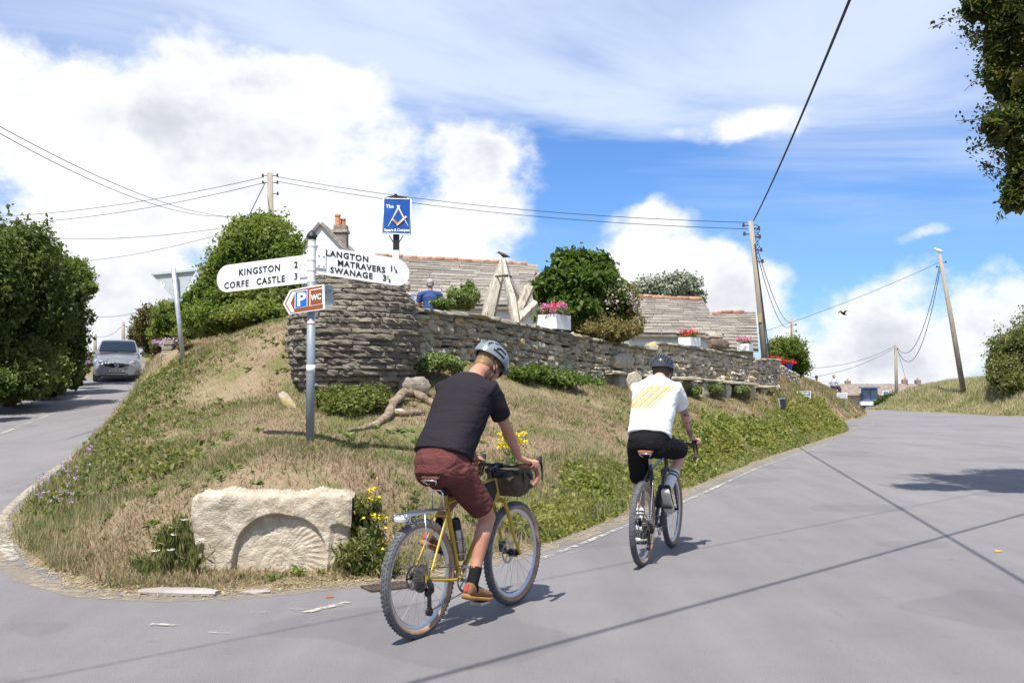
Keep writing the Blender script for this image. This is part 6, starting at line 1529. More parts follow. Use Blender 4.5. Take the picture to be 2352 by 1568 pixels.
def skin_tattoo():
    m = bpy.data.materials.new('skin_tattooed'); m.use_nodes = True; nt = m.node_tree; nt.nodes.clear(); g = G(nt); tc = g.n('ShaderNodeTexCoord').outputs['Object']; sx = g.n('ShaderNodeSeparateXYZ', {0: tc}).outputs
    n = g.ss(g.noise(tc, 26, 4, .6), .50, .56); a = g.m('MULTIPLY', g.ss(g.m('ABSOLUTE', sx[1]), .205, .215), g.ss(sx[2], 1.06, 1.10)); gap = g.ss(g.m('ABSOLUTE', g.m('SUBTRACT', sx[2], 1.265)), .02, .035)
    k = g.m('MULTIPLY', g.m('MULTIPLY', a, gap), g.m('ADD', g.m('MULTIPLY', n, .5), .45)); k = g.m('MULTIPLY', k, g.ss(g.noise(tc, 8, 2), .36, .46))
    c = g.mix(k, g.mix(g.noise(tc, 7, 3), (.46, .255, .18), (.56, .32, .235)), (.06, .06, .065)); b = g.n('ShaderNodeBsdfPrincipled', {'Base Color': c, 'Roughness': .5}); o = g.n('ShaderNodeOutputMaterial'); nt.links.new(b.outputs[0], o.inputs[0]); return m
def cloth(name, c1, c2, bump=.5, bscale=9, print_=False):
    m = bpy.data.materials.new(name); m.use_nodes = True; nt = m.node_tree; nt.nodes.clear(); g = G(nt); tc = g.n('ShaderNodeTexCoord').outputs['Object']
    c = g.mix(g.noise(tc, 4, 4), c1, c2)
    if print_:
        sx = g.n('ShaderNodeSeparateXYZ', {0: tc}).outputs; y = sx[1]; z = sx[2]
        # slanting stripes over the upper back, running up to the right
        u = g.m('ADD', y, g.m('MULTIPLY', g.m('SUBTRACT', z, 1.48), .95)); w = g.m('FRACT', g.m('MULTIPLY', u, 14.0))
        reg = g.m('MULTIPLY', g.m('MULTIPLY', g.ss(z, 1.375, 1.385), g.ss(z, 1.585, 1.575)), g.m('MULTIPLY', g.ss(u, -.115, -.110), g.ss(u, .160, .155)))
        back = g.ss(sx[0], .72, .70)
        rag = g.ss(g.noise(tc, 70.0, 3), .30, .40)
        cc = g.ramp(w, [(0, (.60, .12, .03)), (.24, (.62, .14, .04)), (.27, (.80, .76, .60)), (.36, (.76, .50, .06)), (.76, (.78, .55, .08)), (.82, (.80, .76, .60))])
        c = g.mix(g.m('MULTIPLY', g.m('MULTIPLY', reg, back), g.m('MULTIPLY', rag, .95)), c, cc)
    b = g.n('ShaderNodeBsdfPrincipled', {'Base Color': c, 'Roughness': .9, 'Specular IOR Level': .08})
    st = g.n('ShaderNodeMapping', {'Vector': tc, 'Rotation': (.3, .7, .2), 'Scale': (1, .55, 1.6)}).outputs[0]
    h = g.m('ADD', g.noise(st, bscale, 3, .5, .8), g.m('MULTIPLY', g.noise(tc, 260, 2, .6), .06)); bn = g.n('ShaderNodeBump', {'Strength': bump * 1.3, 'Distance': .025, 'Height': h}); nt.links.new(bn.outputs[0], b.inputs['Normal']); o = g.n('ShaderNodeOutputMaterial'); nt.links.new(b.outputs[0], o.inputs[0]); return m
SPINE = [((.205, .985), .150, .105), ((.225, 1.06), .170, .125), ((.285, 1.18), .160, .118), ((.365, 1.30), .168, .122), ((.445, 1.42), .187, .128), ((.515, 1.52), .198, .118), ((.562, 1.588), .168, .085), ((.600, 1.632), .085, .062)]
def spine_rings(inf, i0, i1, lo=None, n=26, sup=2.4, extra=None):
    rs = []; S = SPINE
    pts = [Vector((x, 0, z)) for (x, z), _, _ in S]
    for i in range(i0, i1):
        t = (pts[min(i + 1, len(S) - 1)] - pts[max(i - 1, 0)]).normalized(); nb = Vector((-t.z, 0, t.x)); w, d = S[i][1] + inf, S[i][2] + inf
        if extra: w += extra[i - i0]; d += extra[i - i0]
        ring = []
        for k in range(n):
            a = 2 * math.pi * k / n; ca, sa = math.cos(a), math.sin(a); e = 2 / sup
            ring.append(pts[i] + Vector((0, 1, 0)) * (w * math.copysign(abs(ca) ** e, ca)) + nb * (d * math.copysign(abs(sa) ** e, sa)))
        rs.append(ring)
    return rs
def wrinkle(me, amp, freq, seed):
    n = len(me.vertices); co = np.empty(n * 3); me.vertices.foreach_get('co', co); co = co.reshape(-1, 3); no = np.empty(n * 3); me.vertices.foreach_get('normal', no); no = no.reshape(-1, 3); r = np.random.default_rng(seed); d = 0
    for k in range(4):
        a = r.normal(size=3); a[1] *= .5; a = a / np.linalg.norm(a) * freq * 1.6 ** k; b = r.normal(size=3) * freq * .6; d = d + np.sin(co @ a + 2.2 * np.sin(co @ b + r.uniform(0, 6)) + r.uniform(0, 6)) / 1.5 ** k
    co += no * (amp * d)[:, None]; me.vertices.foreach_set('co', co.astype(np.float32).ravel()); me.update()
def head_parts(Mh):
    """skin shapes of the head in its own frame: x face, z up"""
    mb = MB(); E = lambda c, r: mb.ell(Mh @ Vector(c), r, Mh.to_3x3(), 16, 11)
    E((-.012, 0, .035), (.100, .077, .090)); E((.040, 0, -.030), (.062, .060, .075)); E((.052, 0, -.075), (.046, .046, .040)); E((.083, 0, -.098), (.024, .026, .020)); E((.090, 0, .020), (.022, .045, .016)); E((.098, 0, -.058), (.014, .026, .012))
    mb.tube([Mh @ Vector((.090, 0, .015)), Mh @ Vector((.112, 0, -.022)), Mh @ Vector((.098, 0, -.034))], [.011, .016, .010], 8)
    for s in (-1, 1):
        mb.ell(Mh @ Vector((-.002, .079 * s, -.018)), (.020, .010, .033), Mh.to_3x3() @ Matrix.Rotation(-.25, 3, 'Y'), 10, 8); E((.060, .040 * s, -.030), (.028, .022, .022))
    return mb
def rider(bike_loc, heading, label, P):
    root = empty('person', (bike_loc[0], bike_loc[1], float(zroad(*bike_loc))), math.pi / 2 - heading, label, 'person'); BBp = Vector((.44, 0, .30)); pr = Vector((math.cos(P['crank']), 0, math.sin(P['crank']))) * .172
    skin = P['skin']; mb = MB(); joints = {}
    for s, q, ft in ((-1, 1, P['foot'][0]), (1, -1, P['foot'][1])):
        pd = BBp + pr * q + Vector((0, .125 * s, .012)); f = Vector((math.cos(ft), 0, math.sin(ft))); u = Vector((-math.sin(ft), 0, math.cos(ft))); ball = pd + u * .018; an = ball - f * .115 + u * .085
        hip = Vector((.265, .095 * s, 1.035)); kn = ik(hip, an, .455, .445, (1, .16 * s * P.get('splay', 1), .1)); joints[s] = (hip, kn, an, f, u, ball)
        th = (kn - hip).normalized(); sh = (an - kn).normalized(); bk = -Vector((1, 0, 0)); bk = (bk - sh * bk.dot(sh)).normalized()
        limb(mb, [hip, hip.lerp(kn, .35), hip.lerp(kn, .75), kn], [.092, .086, .066, .056]); limb(mb, [kn, kn.lerp(an, .28) + bk * .014, kn.lerp(an, .62) + bk * .006, an], [.053, .057, .042, .034])
        mb.ell(kn.lerp(an, .30) + bk * .026, (.036, .043, .085), Vector((0, 0, 1)).rotation_difference(-sh).to_matrix(), 10, 8); mb.ell(kn + Vector((.012, 0, .0)), .05)
        limb(mb, [an, an + f * .05 - u * .04], [.034, .032])
    mb.rings(spine_rings(-.012, 0, 8)); C7 = Vector((.600, 0, 1.626)); hd = Vector(P['head']); Mh = Matrix.Translation(hd) @ Matrix.Rotation(P['yaw'], 4, 'Z') @ Matrix.Rotation(P['roll'], 4, 'X') @ Matrix.Rotation(P['nod'], 4, 'Y')
    nb = Mh @ Vector((-.030, 0, -.045)); limb(mb, [C7 + Vector((-.01, 0, -.03)), C7.lerp(nb, .5) + Vector((-.005, 0, .006)), nb], [.068, .056, .058])
    hp = head_parts(Mh); mb.add(hp.v, hp.f)
    CLb = Vector((.935, 0, 1.015)); arms = {}
    for s in (-1, 1):
        shd = Vector((.546, .182 * s, 1.548)); wr_ = CLb + Vector(P['wrist']) * 1.0; wr_.y = P['wrist'][1] * s; el = ik(shd, wr_, .305, .275, (-.5, .55 * s, -.6)); arms[s] = (shd, el, wr_)
        limb(mb, [shd, shd.lerp(el, .4), shd.lerp(el, .85), el], [.060, .050, .041, .039]); limb(mb, [el, el.lerp(wr_, .28), el.lerp(wr_, .75), wr_], [.039, .044, .031, .026])
        # hand: palm over the bar, five fingers closing round it
        bx = CLb.x + P['grip'][0]; by = P['grip'][1] * s; bz = CLb.z + P['grip'][2]; pc = Vector((bx - .005, by + .004 * s, bz + .034))
        mb.ell(pc, (.048, .036, .016), Matrix.Rotation(-.15 * s, 3, 'X') @ Matrix.Rotation(.18, 3, 'Y'), 12, 8); limb(mb, [wr_, pc - Vector((.03, 0, -.002))], [.026, .022])
        for k, (dx, ln) in enumerate(((.040, .95), (.018, 1.05), (-.004, 1.0), (-.026, .82))):
            a0 = Vector((bx + dx, by + .026 * s, bz + .034)); a1 = a0 + Vector((.010, .026 * s, -.010)) * ln; a2 = a1 + Vector((.004, .004 * s, -.032)) * ln; a3 = a2 + Vector((-.002, -.022 * s, -.014)) * ln; limb(mb, [a0, a1, a2, a3], [.0100, .0095, .0088, .0078], 8)
        t0 = Vector((bx - .018, by - .022 * s, bz + .030)); limb(mb, [t0, t0 + Vector((.028, -.016 * s, -.008)), t0 + Vector((.056, -.014 * s, -.020))], [.012, .0105, .009], 8)
    body = baked(mb, .0062, 4); put('body', body, skin, root)
    # clothes
    sm = MB(); sm.rings(spine_rings(.012, 2, 8, sup=2.5, extra=[.022, .016, .010, .008, .006, .002]))
    S0 = spine_rings(.012, 1, 3, sup=2.5, extra=[.028, .024]); hem = [[p.lerp(q, .50) for p, q in zip(S0[0], S0[1])], S0[1]]; sm.rings(hem)
    for s in (-1, 1):
        shd, el, _ = arms[s]; e2 = shd.lerp(el, P.get('sleeve', .72)); c0 = Vector((.53, .10 * s, 1.542)); sm.tube([c0, shd + Vector((-.01, 0, .004)), shd.lerp(el, .35), e2], [.080, .079, .074, .069], 16); sm.ell(shd + Vector((-.012, -.01 * s, .0)), (.080, .074, .074))
    sm.tube([C7 + Vector((-.03, 0, -.05)), C7 + Vector((.0, 0, .004))], [.105, .074], 18)
    me = baked(sm, .0085, 5); wrinkle(me, .0034, 13, P['seed']); put('tshirt', me, P['shirt'], root)
    st = MB(); st.rings(spine_rings(.020, 0, 3, sup=2.3, extra=[.0, .0, .006])); st.ell((.235, 0, 1.02), (.135, .185, .10), None, 18, 12)
    for s in (-1, 1):
        hip, kn, an, f, u, ball = joints[s]; hem_ = hip.lerp(kn, P['hem']); st.tube([hip + Vector((-.02, 0, .02)), hip.lerp(kn, .4), hem_], [.112, .106, .094], 18); st.ell(hip + Vector((-.045, .0, -.01)), (.108, .088, .105))
    me = baked(st, .0085, 5); wrinkle(me, .0030, 17, P['seed'] + 1); put('shorts', me, P['shorts'], root)
    for s in (-1, 1):
        hip, kn, an, f, u, ball = joints[s]; sh = (an - kn).normalized(); top = an - sh * P['sock']; n_ = 9; L, rr = [], []
        for k in range(n_ + 1): t = k / n_; q = top.lerp(an, t); L.append(q); rr.append(.0395 + (.052 - .0395) * (P['sock'] / .2) * (1 - t) * (1 if P['sock'] > .12 else .4))
        L.append(an + f * .02 - u * .045); rr.append(.040); sk = MB(); sk.tube(L, rr, 14); sk.build('sock', P['sockm'], root, smooth=True)
        if P.get('stripes'):
            for a, b in P['stripes']:
                b0, b1 = top + sh * a, top + sh * b; r0 = np.interp(a, [0, P['sock']], [rr[0], .0395]); r1 = np.interp(b, [0, P['sock']], [rr[0], .0395]); MB().tube([b0, b1], [r0 + .0012, r1 + .0012], 14).build('sock_stripe', BLACKT, root, smooth=True)
        # shoe
        sb = MB(); rs = []; base = ball - u * .018
        prof = [(-.175, .026, .055, .012), (-.165, .034, .085, .004), (-.14, .038, .098, .0), (-.11, .038, .095, .0), (-.07, .037, .080, .0), (-.02, .042, .066, .0), (.03, .048, .056, .0), (.07, .046, .047, .003), (.10, .036, .038, .008), (.118, .018, .028, .014)]
        for x, w, h, z0 in prof:
            rs.append([base + f * x + Vector((0, 1, 0)) * (w * math.copysign(abs(math.cos(a)) ** .75, math.cos(a))) + u * (.020 + z0 + (h - z0) * (.5 + .5 * math.copysign(abs(math.sin(a)) ** .8, math.sin(a)))) for a in np.linspace(0, 2 * math.pi, 17)[:-1]])
        sb.rings(rs); sho = sb.build('shoe', P['shoem'], root, smooth=True); so = MB(); rs = []
        for x, w, h, z0 in prof:
            rs.append([base + f * (x * 1.02) + Vector((0, 1, 0)) * ((w + .004) * math.copysign(abs(math.cos(a)) ** .5, math.cos(a))) + u * (z0 * .9 + .028 * (.5 + .5 * math.copysign(abs(math.sin(a)) ** .5, math.sin(a)))) for a in np.linspace(0, 2 * math.pi, 17)[:-1]])
        so.rings(rs); so.build('sole', P['solem'], sho, smooth=True)
        if P.get('heel_tab'): MB().box(base - f * .176 + u * .075, (.008, .022, .045), Matrix((tuple(f), (0, 1, 0), tuple(u))).transposed()).build('heel_tab', P['heel_tab'], sho)
    # hair, helmet, glasses, straps
    hm = MB(); Ms = Mh.to_3x3(); hm.ell(Mh @ Vector((-.022, 0, .022)), (.098, .081, .098), Ms, 16, 11); hm.ell(Mh @ Vector((-.062, 0, -.045)), (.046, .062, .040), Ms, 14, 9); hme = baked(hm, .007, 3); put('hair', hme, P['hair'], root)
    nu, nv = 96, 36; keep = []; vs = []; c0 = Vector((-.012, 0, .050)); a_, b_, h_ = .147, .112, .113
    for j in range(nv + 1):
        for i in range(nu):
            th = 2 * math.pi * i / nu; ph = (math.pi / 2) * (j / nv) * 1.12; lo = 1.0; cx, sx_ = math.cos(th), math.sin(th); dz = math.cos(ph) if ph < math.pi / 2 else math.cos(ph) * (1.0 + .55 * max(0, -cx)); rr = math.sin(min(ph, math.pi / 2)) * (1 - .05 * max(0, ph - math.pi / 2)); vs.append(Mh @ (c0 + Vector((a_ * rr * cx * (1.02 if cx > 0 else 1.0), b_ * rr * sx_, h_ * dz * (1 - .06 * cx)))))
    def vent(i, j):
        th = 2 * math.pi * (i + .5) / nu; t = (j + .5) / nv; x = math.sin(t * math.pi / 2) * math.cos(th); y = math.sin(t * math.pi / 2) * math.sin(th)
        if P['helmet'] == 'grey':
            for yc, x0, x1, w in ((.0, -.10, .62, .06), (.28, -.42, .30, .060), (-.28, -.42, .30, .060), (.30, .40, .78, .06), (-.30, .40, .78, .06), (.58, -.55, .05, .060), (-.58, -.55, .05, .060), (.62, .16, .58, .06), (-.62, .16, .58, .06), (.17, -.92, -.55, .070), (-.17, -.92, -.55, .070), (.50, -.82, -.62, .06), (-.50, -.82, -.62, .06), (.83, -.45, .15, .05), (-.83, -.45, .15, .05)):
                if x0 < x < x1 and abs(y - yc + .05 * x * (1 if yc < 0 else -1)) < w: return True
            if .80 < t < .88 and abs(y) > .5 and -.6 < x < .1 : return True
            return False
        k = abs(y) * 5.2; band = (k % 1.0); return (.22 < band < .80) and (abs((x * 2.2 + 3) % 1.0 - .5) < .40) and t < .90 and t > .08
    fs = [(j * nu + i, j * nu + (i + 1) % nu, (j + 1) * nu + (i + 1) % nu, (j + 1) * nu + i) for j in range(nv) for i in range(nu) if not vent(i, j)]
    me = bpy.data.meshes.new('helmet'); me.from_pydata([tuple(v) for v in vs], [], fs); o = bpy.data.objects.new('helmet', me); col.objects.link(o); sd = o.modifiers.new('s', 'SOLIDIFY'); sd.thickness = .016; sd.offset = 1; dg = bpy.context.evaluated_depsgraph_get(); dg.update(); hme = bpy.data.meshes.new_from_object(o.evaluated_get(dg)); col.objects.unlink(o); bpy.data.objects.remove(o)
    hme.polygons.foreach_set('use_smooth', [True] * len(hme.polygons)); sharp_by_angle(hme, 50); hl = put('helmet', hme, P['helmetm'], root)
    li = MB(); lr = []
    for j in range(14):
        ph = (math.pi / 2) * (j / 13) * 1.08 + .02; lr.append([Mh @ (c0 + Vector((a_ * .96 * math.sin(min(ph, math.pi / 2)) * math.cos(q), b_ * .955 * math.sin(min(ph, math.pi / 2)) * math.sin(q), h_ * .95 * math.cos(ph)))) for q in np.linspace(0, 2 * math.pi, 29)[:-1]])
    li.rings(lr); li.build('helmet_liner', BLACKT, hl, smooth=True)
    if P['helmet'] == 'grey': 
        pk = MB(); rs = []
        for t in np.linspace(-1, 1, 11): rs.append([Mh @ (c0 + Vector((a_ * math.cos(t * .75) * 1.0 + d, b_ * math.sin(t * .75) * 1.02, zz))) for d, zz in ((-.01, .012), (.022, .004), (.022, -.006), (-.01, -.002))])
        pk.rings(rs); pk.build('visor', P['helmetm'], hl, auto=40)
    sp = MB()
    for s in (-1, 1):
        sp.tube([Mh @ Vector((.045, .090 * s, .03)), Mh @ Vector((.02, .080 * s, -.05)), Mh @ Vector((.040, .045 * s, -.108)), Mh @ Vector((.055, 0, -.122))], .0055, 6); sp.tube([Mh @ Vector((-.05, .088 * s, .02)), Mh @ Vector((.0, .083 * s, -.035)), Mh @ Vector((.02, .078 * s, -.055))], .0055, 6)
    sp.build('chin_strap', BLACKT, hl, smooth=True)
    gl = MB(); rs = []
    for t in np.linspace(-1, 1, 13): rs.append([Mh @ Vector((.100 * math.cos(t * .62) + .012 * 0 + d + .008, .098 * math.sin(t * .72), z)) for d, z in ((0, .024), (.006, .012), (.004, -.022), (-.003, -.024))])
    gl.rings(rs)
    for s in (-1, 1): gl.tube([Mh @ Vector((.085, .066 * s, .012)), Mh @ Vector((.03, .082 * s, .008)), Mh @ Vector((-.012, .084 * s, .004))], .004, 6)
    gl.build('sunglasses', mat('dark_lens', (.012, .012, .014), rough=.12, spec=.7), root, auto=40)
    return root

# --- the yellow bicycle and its rider
HA = R(31.7); LA = (-.585, 6.34)
YELLOW = mat('mustard_paint', (.42, .26, .012), (.48, .31, .02), 6, .28, coat=.5); BAGOL = mat('olive_canvas', (.075, .055, .035), (.11, .085, .06), 18, .9, bump=.4, bscale=60); TAPEA = mat('brown_bar_tape', (.25, .105, .065), (.31, .14, .09), 25, .7, bump=.4, bscale=70)
CA = R(-68)
bA, _, _ = bicycle(LA, HA, 'mustard yellow touring bicycle with rear rack, frame bag and handlebar bag', YELLOW, dict(post=BLACKM, saddle=BROWNL, tape=TAPEA, crank=ALLOY), CA)
rear_rack(bA)
def bag(root, name, pts, d, m, parent=None):
    mb = MB(); n = len(pts); rs = []
    for y, s in ((-d / 2, .82), (-d / 2 * .8, 1), (d / 2 * .8, 1), (d / 2, .82)):
        c = sum((Vector((p[0], 0, p[1])) for p in pts), Vector()) / n; rs.append([(c.x + (p[0] - c.x) * s, y, c.z + (p[1] - c.z) * s) for p in pts])
    mb.rings(rs); return mb.build(name, m, root, auto=55)
hb = bag(bA, 'handlebar_bag', [(.965, .985), (1.04, 1.0), (1.13, .985), (1.175, .93), (1.175, .85), (1.14, .80), (1.05, .785), (.985, .81), (.955, .88)], .26, BAGOL)
m = MB(); rs = []
for y, s in ((-.14, .9), (-.136, 1.03), (.136, 1.03), (.14, .9)): rs.append([(1.07 + (x - 1.07) * s, y, .90 + (z - .90) * s) for x, z in ((.960, .975), (1.04, 1.008), (1.135, .992), (1.182, .935), (1.178, .90), (1.13, .95), (1.04, .972), (.97, .95))])
m.rings(rs); m.build('bag_flap', mat('black_canvas', (.03, .028, .026), rough=.85), hb, auto=50); MB().tube([(1.06, -.132, .985), (1.06, -.142, .93), (1.06, -.132, .88)], .010, 6).build('bag_strap', BLACKT, hb)
fb = bag(bA, 'frame_bag', [(.55, .875), (.70, .90), (.84, .915), (.865, .84), (.83, .78), (.74, .70), (.64, .70), (.56, .80)], .075, mat('black_canvas', (.03, .028, .026)))
m = MB(); m.tube([(.86, -.02, .955), (.86, -.14, .965)], .026, 10); m.build('light_mount', BLACKT, bA, smooth=True); MB().lathe([(.001, 0), (.02, .0), (.024, .012), (.018, .03), (.001, .034)], 12, (.80, -.06, .985)).build('bell', BLACKT, bA, auto=40)
def bottle(bike, a, b, r, label, body, cap):
    a, b = Vector(a), Vector(b); Mw = rootM(bike); root = empty('drink_bottle', Mw @ a, 0, label, 'bottle'); root.rotation_euler = (Mw.to_3x3() @ Vector((0, 0, 1)).rotation_difference(b - a).to_matrix()).to_euler(); L = (b - a).length
    MB().lathe([(r * .9, 0), (r, .01), (r, L * .66), (r * .82, L * .72), (r * .80, L * .75)], 18).build('flask', body, root, auto=40); MB().lathe([(r * .84, L * .74), (r * .84, L * .95), (r * .6, L)], 16).build('lid', cap, root, auto=40)
bottle(bA, (.470, -.0, .42), (.395, -.0, .70), .036, 'steel flask with black lid held in the yellow bicycle frame', mat('brushed_steel', (.36, .35, .34), (.46, .45, .44), 20, .3, metal=.9), BLACKT)
for zc in (.47, .56): MB().tube([(.4585 + (zc - .42) * -.27 + .042 * math.cos(a), .042 * math.sin(a), zc + .011 * math.cos(a)) for a in np.linspace(0, 2 * math.pi, 17)[:-1]], .003, 5, closed=True).build('bottle_cage', BR_WIRE, bA)
SHIRT_A = cloth('charcoal_tshirt', (.020, .017, .021), (.028, .024, .028), .6, 8); SHORT_A = cloth('maroon_shorts', (.105, .036, .034), (.135, .048, .044), .7, 13)
PA = dict(skin=SKIN_A, crank=CA, foot=(R(-12), R(-20)), head=(.792, -.01, 1.725), yaw=R(-14), roll=R(0), nod=R(40), wrist=(-.035, .188, .068), grip=(.055, .212, .004), shirt=SHIRT_A, shorts=SHORT_A, hem=.80, seed=3, sock=.115, sockm=cloth('black_sock', (.012, .012, .014), (.02, .02, .022), .3, 60), shoem=mat('brown_suede', (.16, .085, .045), (.22, .12, .065), 22, .85, bump=.3), solem=mat('gum_sole', (.28, .14, .04), (.34, .18, .06), 14, .7), heel_tab=mat('red_tab', (.55, .05, .05), rough=.7), hair=HAIR_A, helmet='grey', helmetm=mat('grey_green_helmet', (.15, .185, .20), (.18, .215, .235), 5, .30, coat=.3))
rider(LA, HA, 'cyclist in charcoal t-shirt, maroon shorts and grey helmet looking down while riding', PA)
# --- the dark bicycle and its rider
HB_ = R(22.4); LB = (1.15, 8.84); CB = R(96)
GRAPH = mat('graphite_paint', (.022, .024, .028), (.03, .032, .037), 6, .25, coat=.5)
bB, _, _ = bicycle(LB, HB_, 'dark graphite gravel bicycle with tan tyres and an orange saddle', GRAPH, dict(post=ALLOY, saddle=mat('orange_leather', (.30, .085, .03), (.38, .12, .04), 10, .5), tape=mat('dark_bar_tape', (.05, .03, .025), rough=.7), crank=BLACKM, dark=True, tube=.017), CB)
bottle(bB, (.56, 0, .46), (.70, 0, .64), .037, 'black drink bottle held on the dark bicycle frame', BLACKT, BLACKT)
SKIN_B = skin_tattoo(); WHITE_T = cloth('white_tshirt', (.80, .80, .79), (.76, .76, .76), .7, 8, True)
PB = dict(skin=SKIN_B, crank=CB, foot=(R(-52), R(-6)), head=(.735, -.01, 1.715), yaw=R(-2), roll=R(0), nod=R(14), wrist=(.055, .225, .070), grip=(.130, .236, .018), shirt=WHITE_T, shorts=cloth('black_shorts', (.010, .010, .012), (.016, .016, .018), .6, 12), hem=.86, seed=8, sock=.20, sockm=cloth('white_sock', (.74, .74, .73), (.68, .68, .68), .4, 70), stripes=((.025, .040), (.055, .070)), shoem=mat('black_canvas_shoe', (.02, .02, .022), (.03, .03, .032), 20, .8), solem=mat('cream_sole', (.60, .56, .47), (.66, .62, .53), 12, .7), hair=mat('dark_hair', (.05, .032, .022), (.08, .05, .035), 40, .6), helmet='black', helmetm=mat('black_helmet', (.03, .03, .034), (.05, .05, .056), 8, .22, coat=.6), splay=1.6)
rider(LB, HB_, 'cyclist in white t-shirt with orange back print, black shorts and black helmet', PB)
# ------------------------------------------------------------------ the silver car
def car():
    c = at(271, 868, 39.2); x, y = c.x, c.y; f = Vector((.345, -.939, 0)); rz = math.atan2(f.y, f.x)
    root = empty('parked_car' if False else 'car', (x, y, float(zroad(x, y))), rz, 'silver hatchback car coming down the lane with its fog lamps lit', 'car'); root.rotation_euler = (0, R(3.4), rz)
    SIL = mat('silver_car_paint', (.27, .275, .29), (.31, .315, .33), 3, .30, metal=.6, coat=.5); GL = mat('car_glass', (.012, .022, .035), rough=.1, spec=.12); TR = mat('black_trim', (.012, .012, .013), rough=.55); LAMP = mat('headlamp_lens', (.50, .53, .58), (.68, .72, .78), 14, .08, metal=.4, coat=1.0)
    def sec(x, pts):
        L = [(x, w, z) for w, z in pts]; Rr = [(x, -w, z) for w, z in pts[::-1] if w > 0.001]; return L + Rr
    ST = [(2.06, [(0, .26), (.42, .26), (.60, .30), (.66, .44), (.62, .60), (.50, .68), (0, .72)]), (1.98, [(0, .22), (.56, .22), (.73, .28), (.77, .46), (.73, .66), (.60, .76), (0, .80)]), (1.82, [(0, .20), (.66, .20), (.81, .28), (.835, .50), (.80, .72), (.66, .84), (0, .88)]), (1.5, [(0, .20), (.74, .20), (.84, .30), (.855, .55), (.83, .80), (.68, .93), (0, .97)]), (1.1, [(0, .20), (.76, .20), (.85, .30), (.86, .58), (.845, .88), (.74, 1.0), (0, 1.05)]), (.6, [(0, .20), (.77, .20), (.85, .30), (.86, .60), (.85, .90), (.80, 1.02), (0, 1.06)]), (-1.2, [(0, .20), (.77, .20), (.85, .30), (.86, .60), (.85, .93), (.80, 1.05), (0, 1.08)]), (-1.8, [(0, .24), (.74, .24), (.82, .32), (.83, .60), (.81, .95), (.74, 1.04), (0, 1.06)]), (-2.02, [(0, .34), (.62, .34), (.70, .42), (.72, .62), (.70, .90), (.62, .98), (0, 1.0)])]
    m = MB(); m.rings([sec(a, b)[::-1] for a, b in ST]); bd = m.build('body', SIL, root, auto=28)
    GS = [(1.02, .735, 1.035, .735, 1.035), (.72, .775, 1.02, .70, 1.22), (.40, .79, 1.02, .645, 1.40), (.12, .80, 1.02, .60, 1.495), (-.3, .80, 1.02, .59, 1.525), (-1.1, .80, 1.04, .585, 1.51), (-1.5, .79, 1.05, .60, 1.42), (-1.95, .74, 1.0, .70, 1.03)]
    m = MB(); rs = []
    for x_, wb, zb, wt, zt in GS: rs.append([(x_, wb, zb - .05), (x_, wb, zb), (x_, wt, zt), (x_, wt * .8, zt + .018), (x_, 0, zt + .03), (x_, -wt * .8, zt + .018), (x_, -wt, zt), (x_, -wb, zb), (x_, -wb, zb - .05)])
    m.rings([r_[::-1] for r_ in rs]); m.build('cabin', SIL, root, auto=28)
    # windscreen: a panel set 8 mm proud, inside the pillars
    m = MB(); rows = []
    for t in np.linspace(.10, .93, 7):
        xx = np.interp(t, [0, .33, .69, 1], [1.02, .72, .40, .12]); zz = np.interp(t, [0, .33, .69, 1], [1.035, 1.225, 1.405, 1.50]); ww = np.interp(t, [0, .33, .69, 1], [.735, .70, .645, .60]) * .925; rows.append([(xx + .030 + .02 * (1 - abs(u)), ww * u, zz + .028 + .012 * (1 - u * u)) for u in np.linspace(-1, 1, 9)])
    m.rings(rows, caps=False, closed=False); m.build('windscreen', GL, root, smooth=True)
    for s in (-1, 1):
        m = MB(); m.add([(.62, .772 * s, 1.06), (-1.25, .800 * s, 1.06), (-1.15, .600 * s, 1.46), (.05, .622 * s, 1.455)], [(0, 1, 2, 3) if s < 0 else (3, 2, 1, 0)]); m.v = [(a, b + .012 * s, c_) for a, b, c_ in m.v]; m.build('side_window', GL, root)
        m = MB(); m.ell((.72, .93 * s, 1.07), (.07, .115, .075), None, 12, 9); mr = m.build('door_mirror', SIL, root, smooth=True); MB().tube([(.70, .80 * s, 1.02), (.72, .90 * s, 1.04)], .025, 6).build('mirror_arm', TR, mr)
        hp_ = [(1.99, .40, .70), (1.93, .60, .68), (1.80, .76, .70), (1.66, .80, .80), (1.74, .70, .845), (1.88, .56, .80), (1.98, .42, .745)]
        m = MB(); P_ = [Vector((a + .055, b * s, c_ + .012)) for a, b, c_ in hp_]; Q_ = [p - Vector((.12, 0, .02)) for p in P_]; k = len(P_); m.add(P_ + Q_, [tuple(range(k)), tuple(range(2 * k - 1, k - 1, -1))] + [(j, (j + 1) % k, k + (j + 1) % k, k + j) for j in range(k)]); hl_ = m.build('headlight', LAMP, root); MB().ell((2.00, .60 * s, .735), (.05, .05, .035), None, 10, 7).build('bulb', CHROME, hl_, smooth=True)
        m = MB(); m.tube([(1.93, .60 * s, .37), (2.03, .60 * s, .37)], [.085, .065], 14); fg = m.build('fog_recess', TR, root, auto=40)
        em = bpy.data.materials.get('lit_fog_lamp')
        if em is None:
            em = bpy.data.materials.new('lit_fog_lamp'); em.use_nodes = True; b_ = em.node_tree.nodes['Principled BSDF']; b_.inputs['Emission Color'].default_value = (1, .88, .62, 1); b_.inputs['Emission Strength'].default_value = 2.2; b_.inputs['Base Color'].default_value = (.8, .8, .75, 1)
        MB().ell((2.035, .60 * s, .37), (.02, .048, .042), None, 12, 8).build('fog_lamp', em, fg, smooth=True)
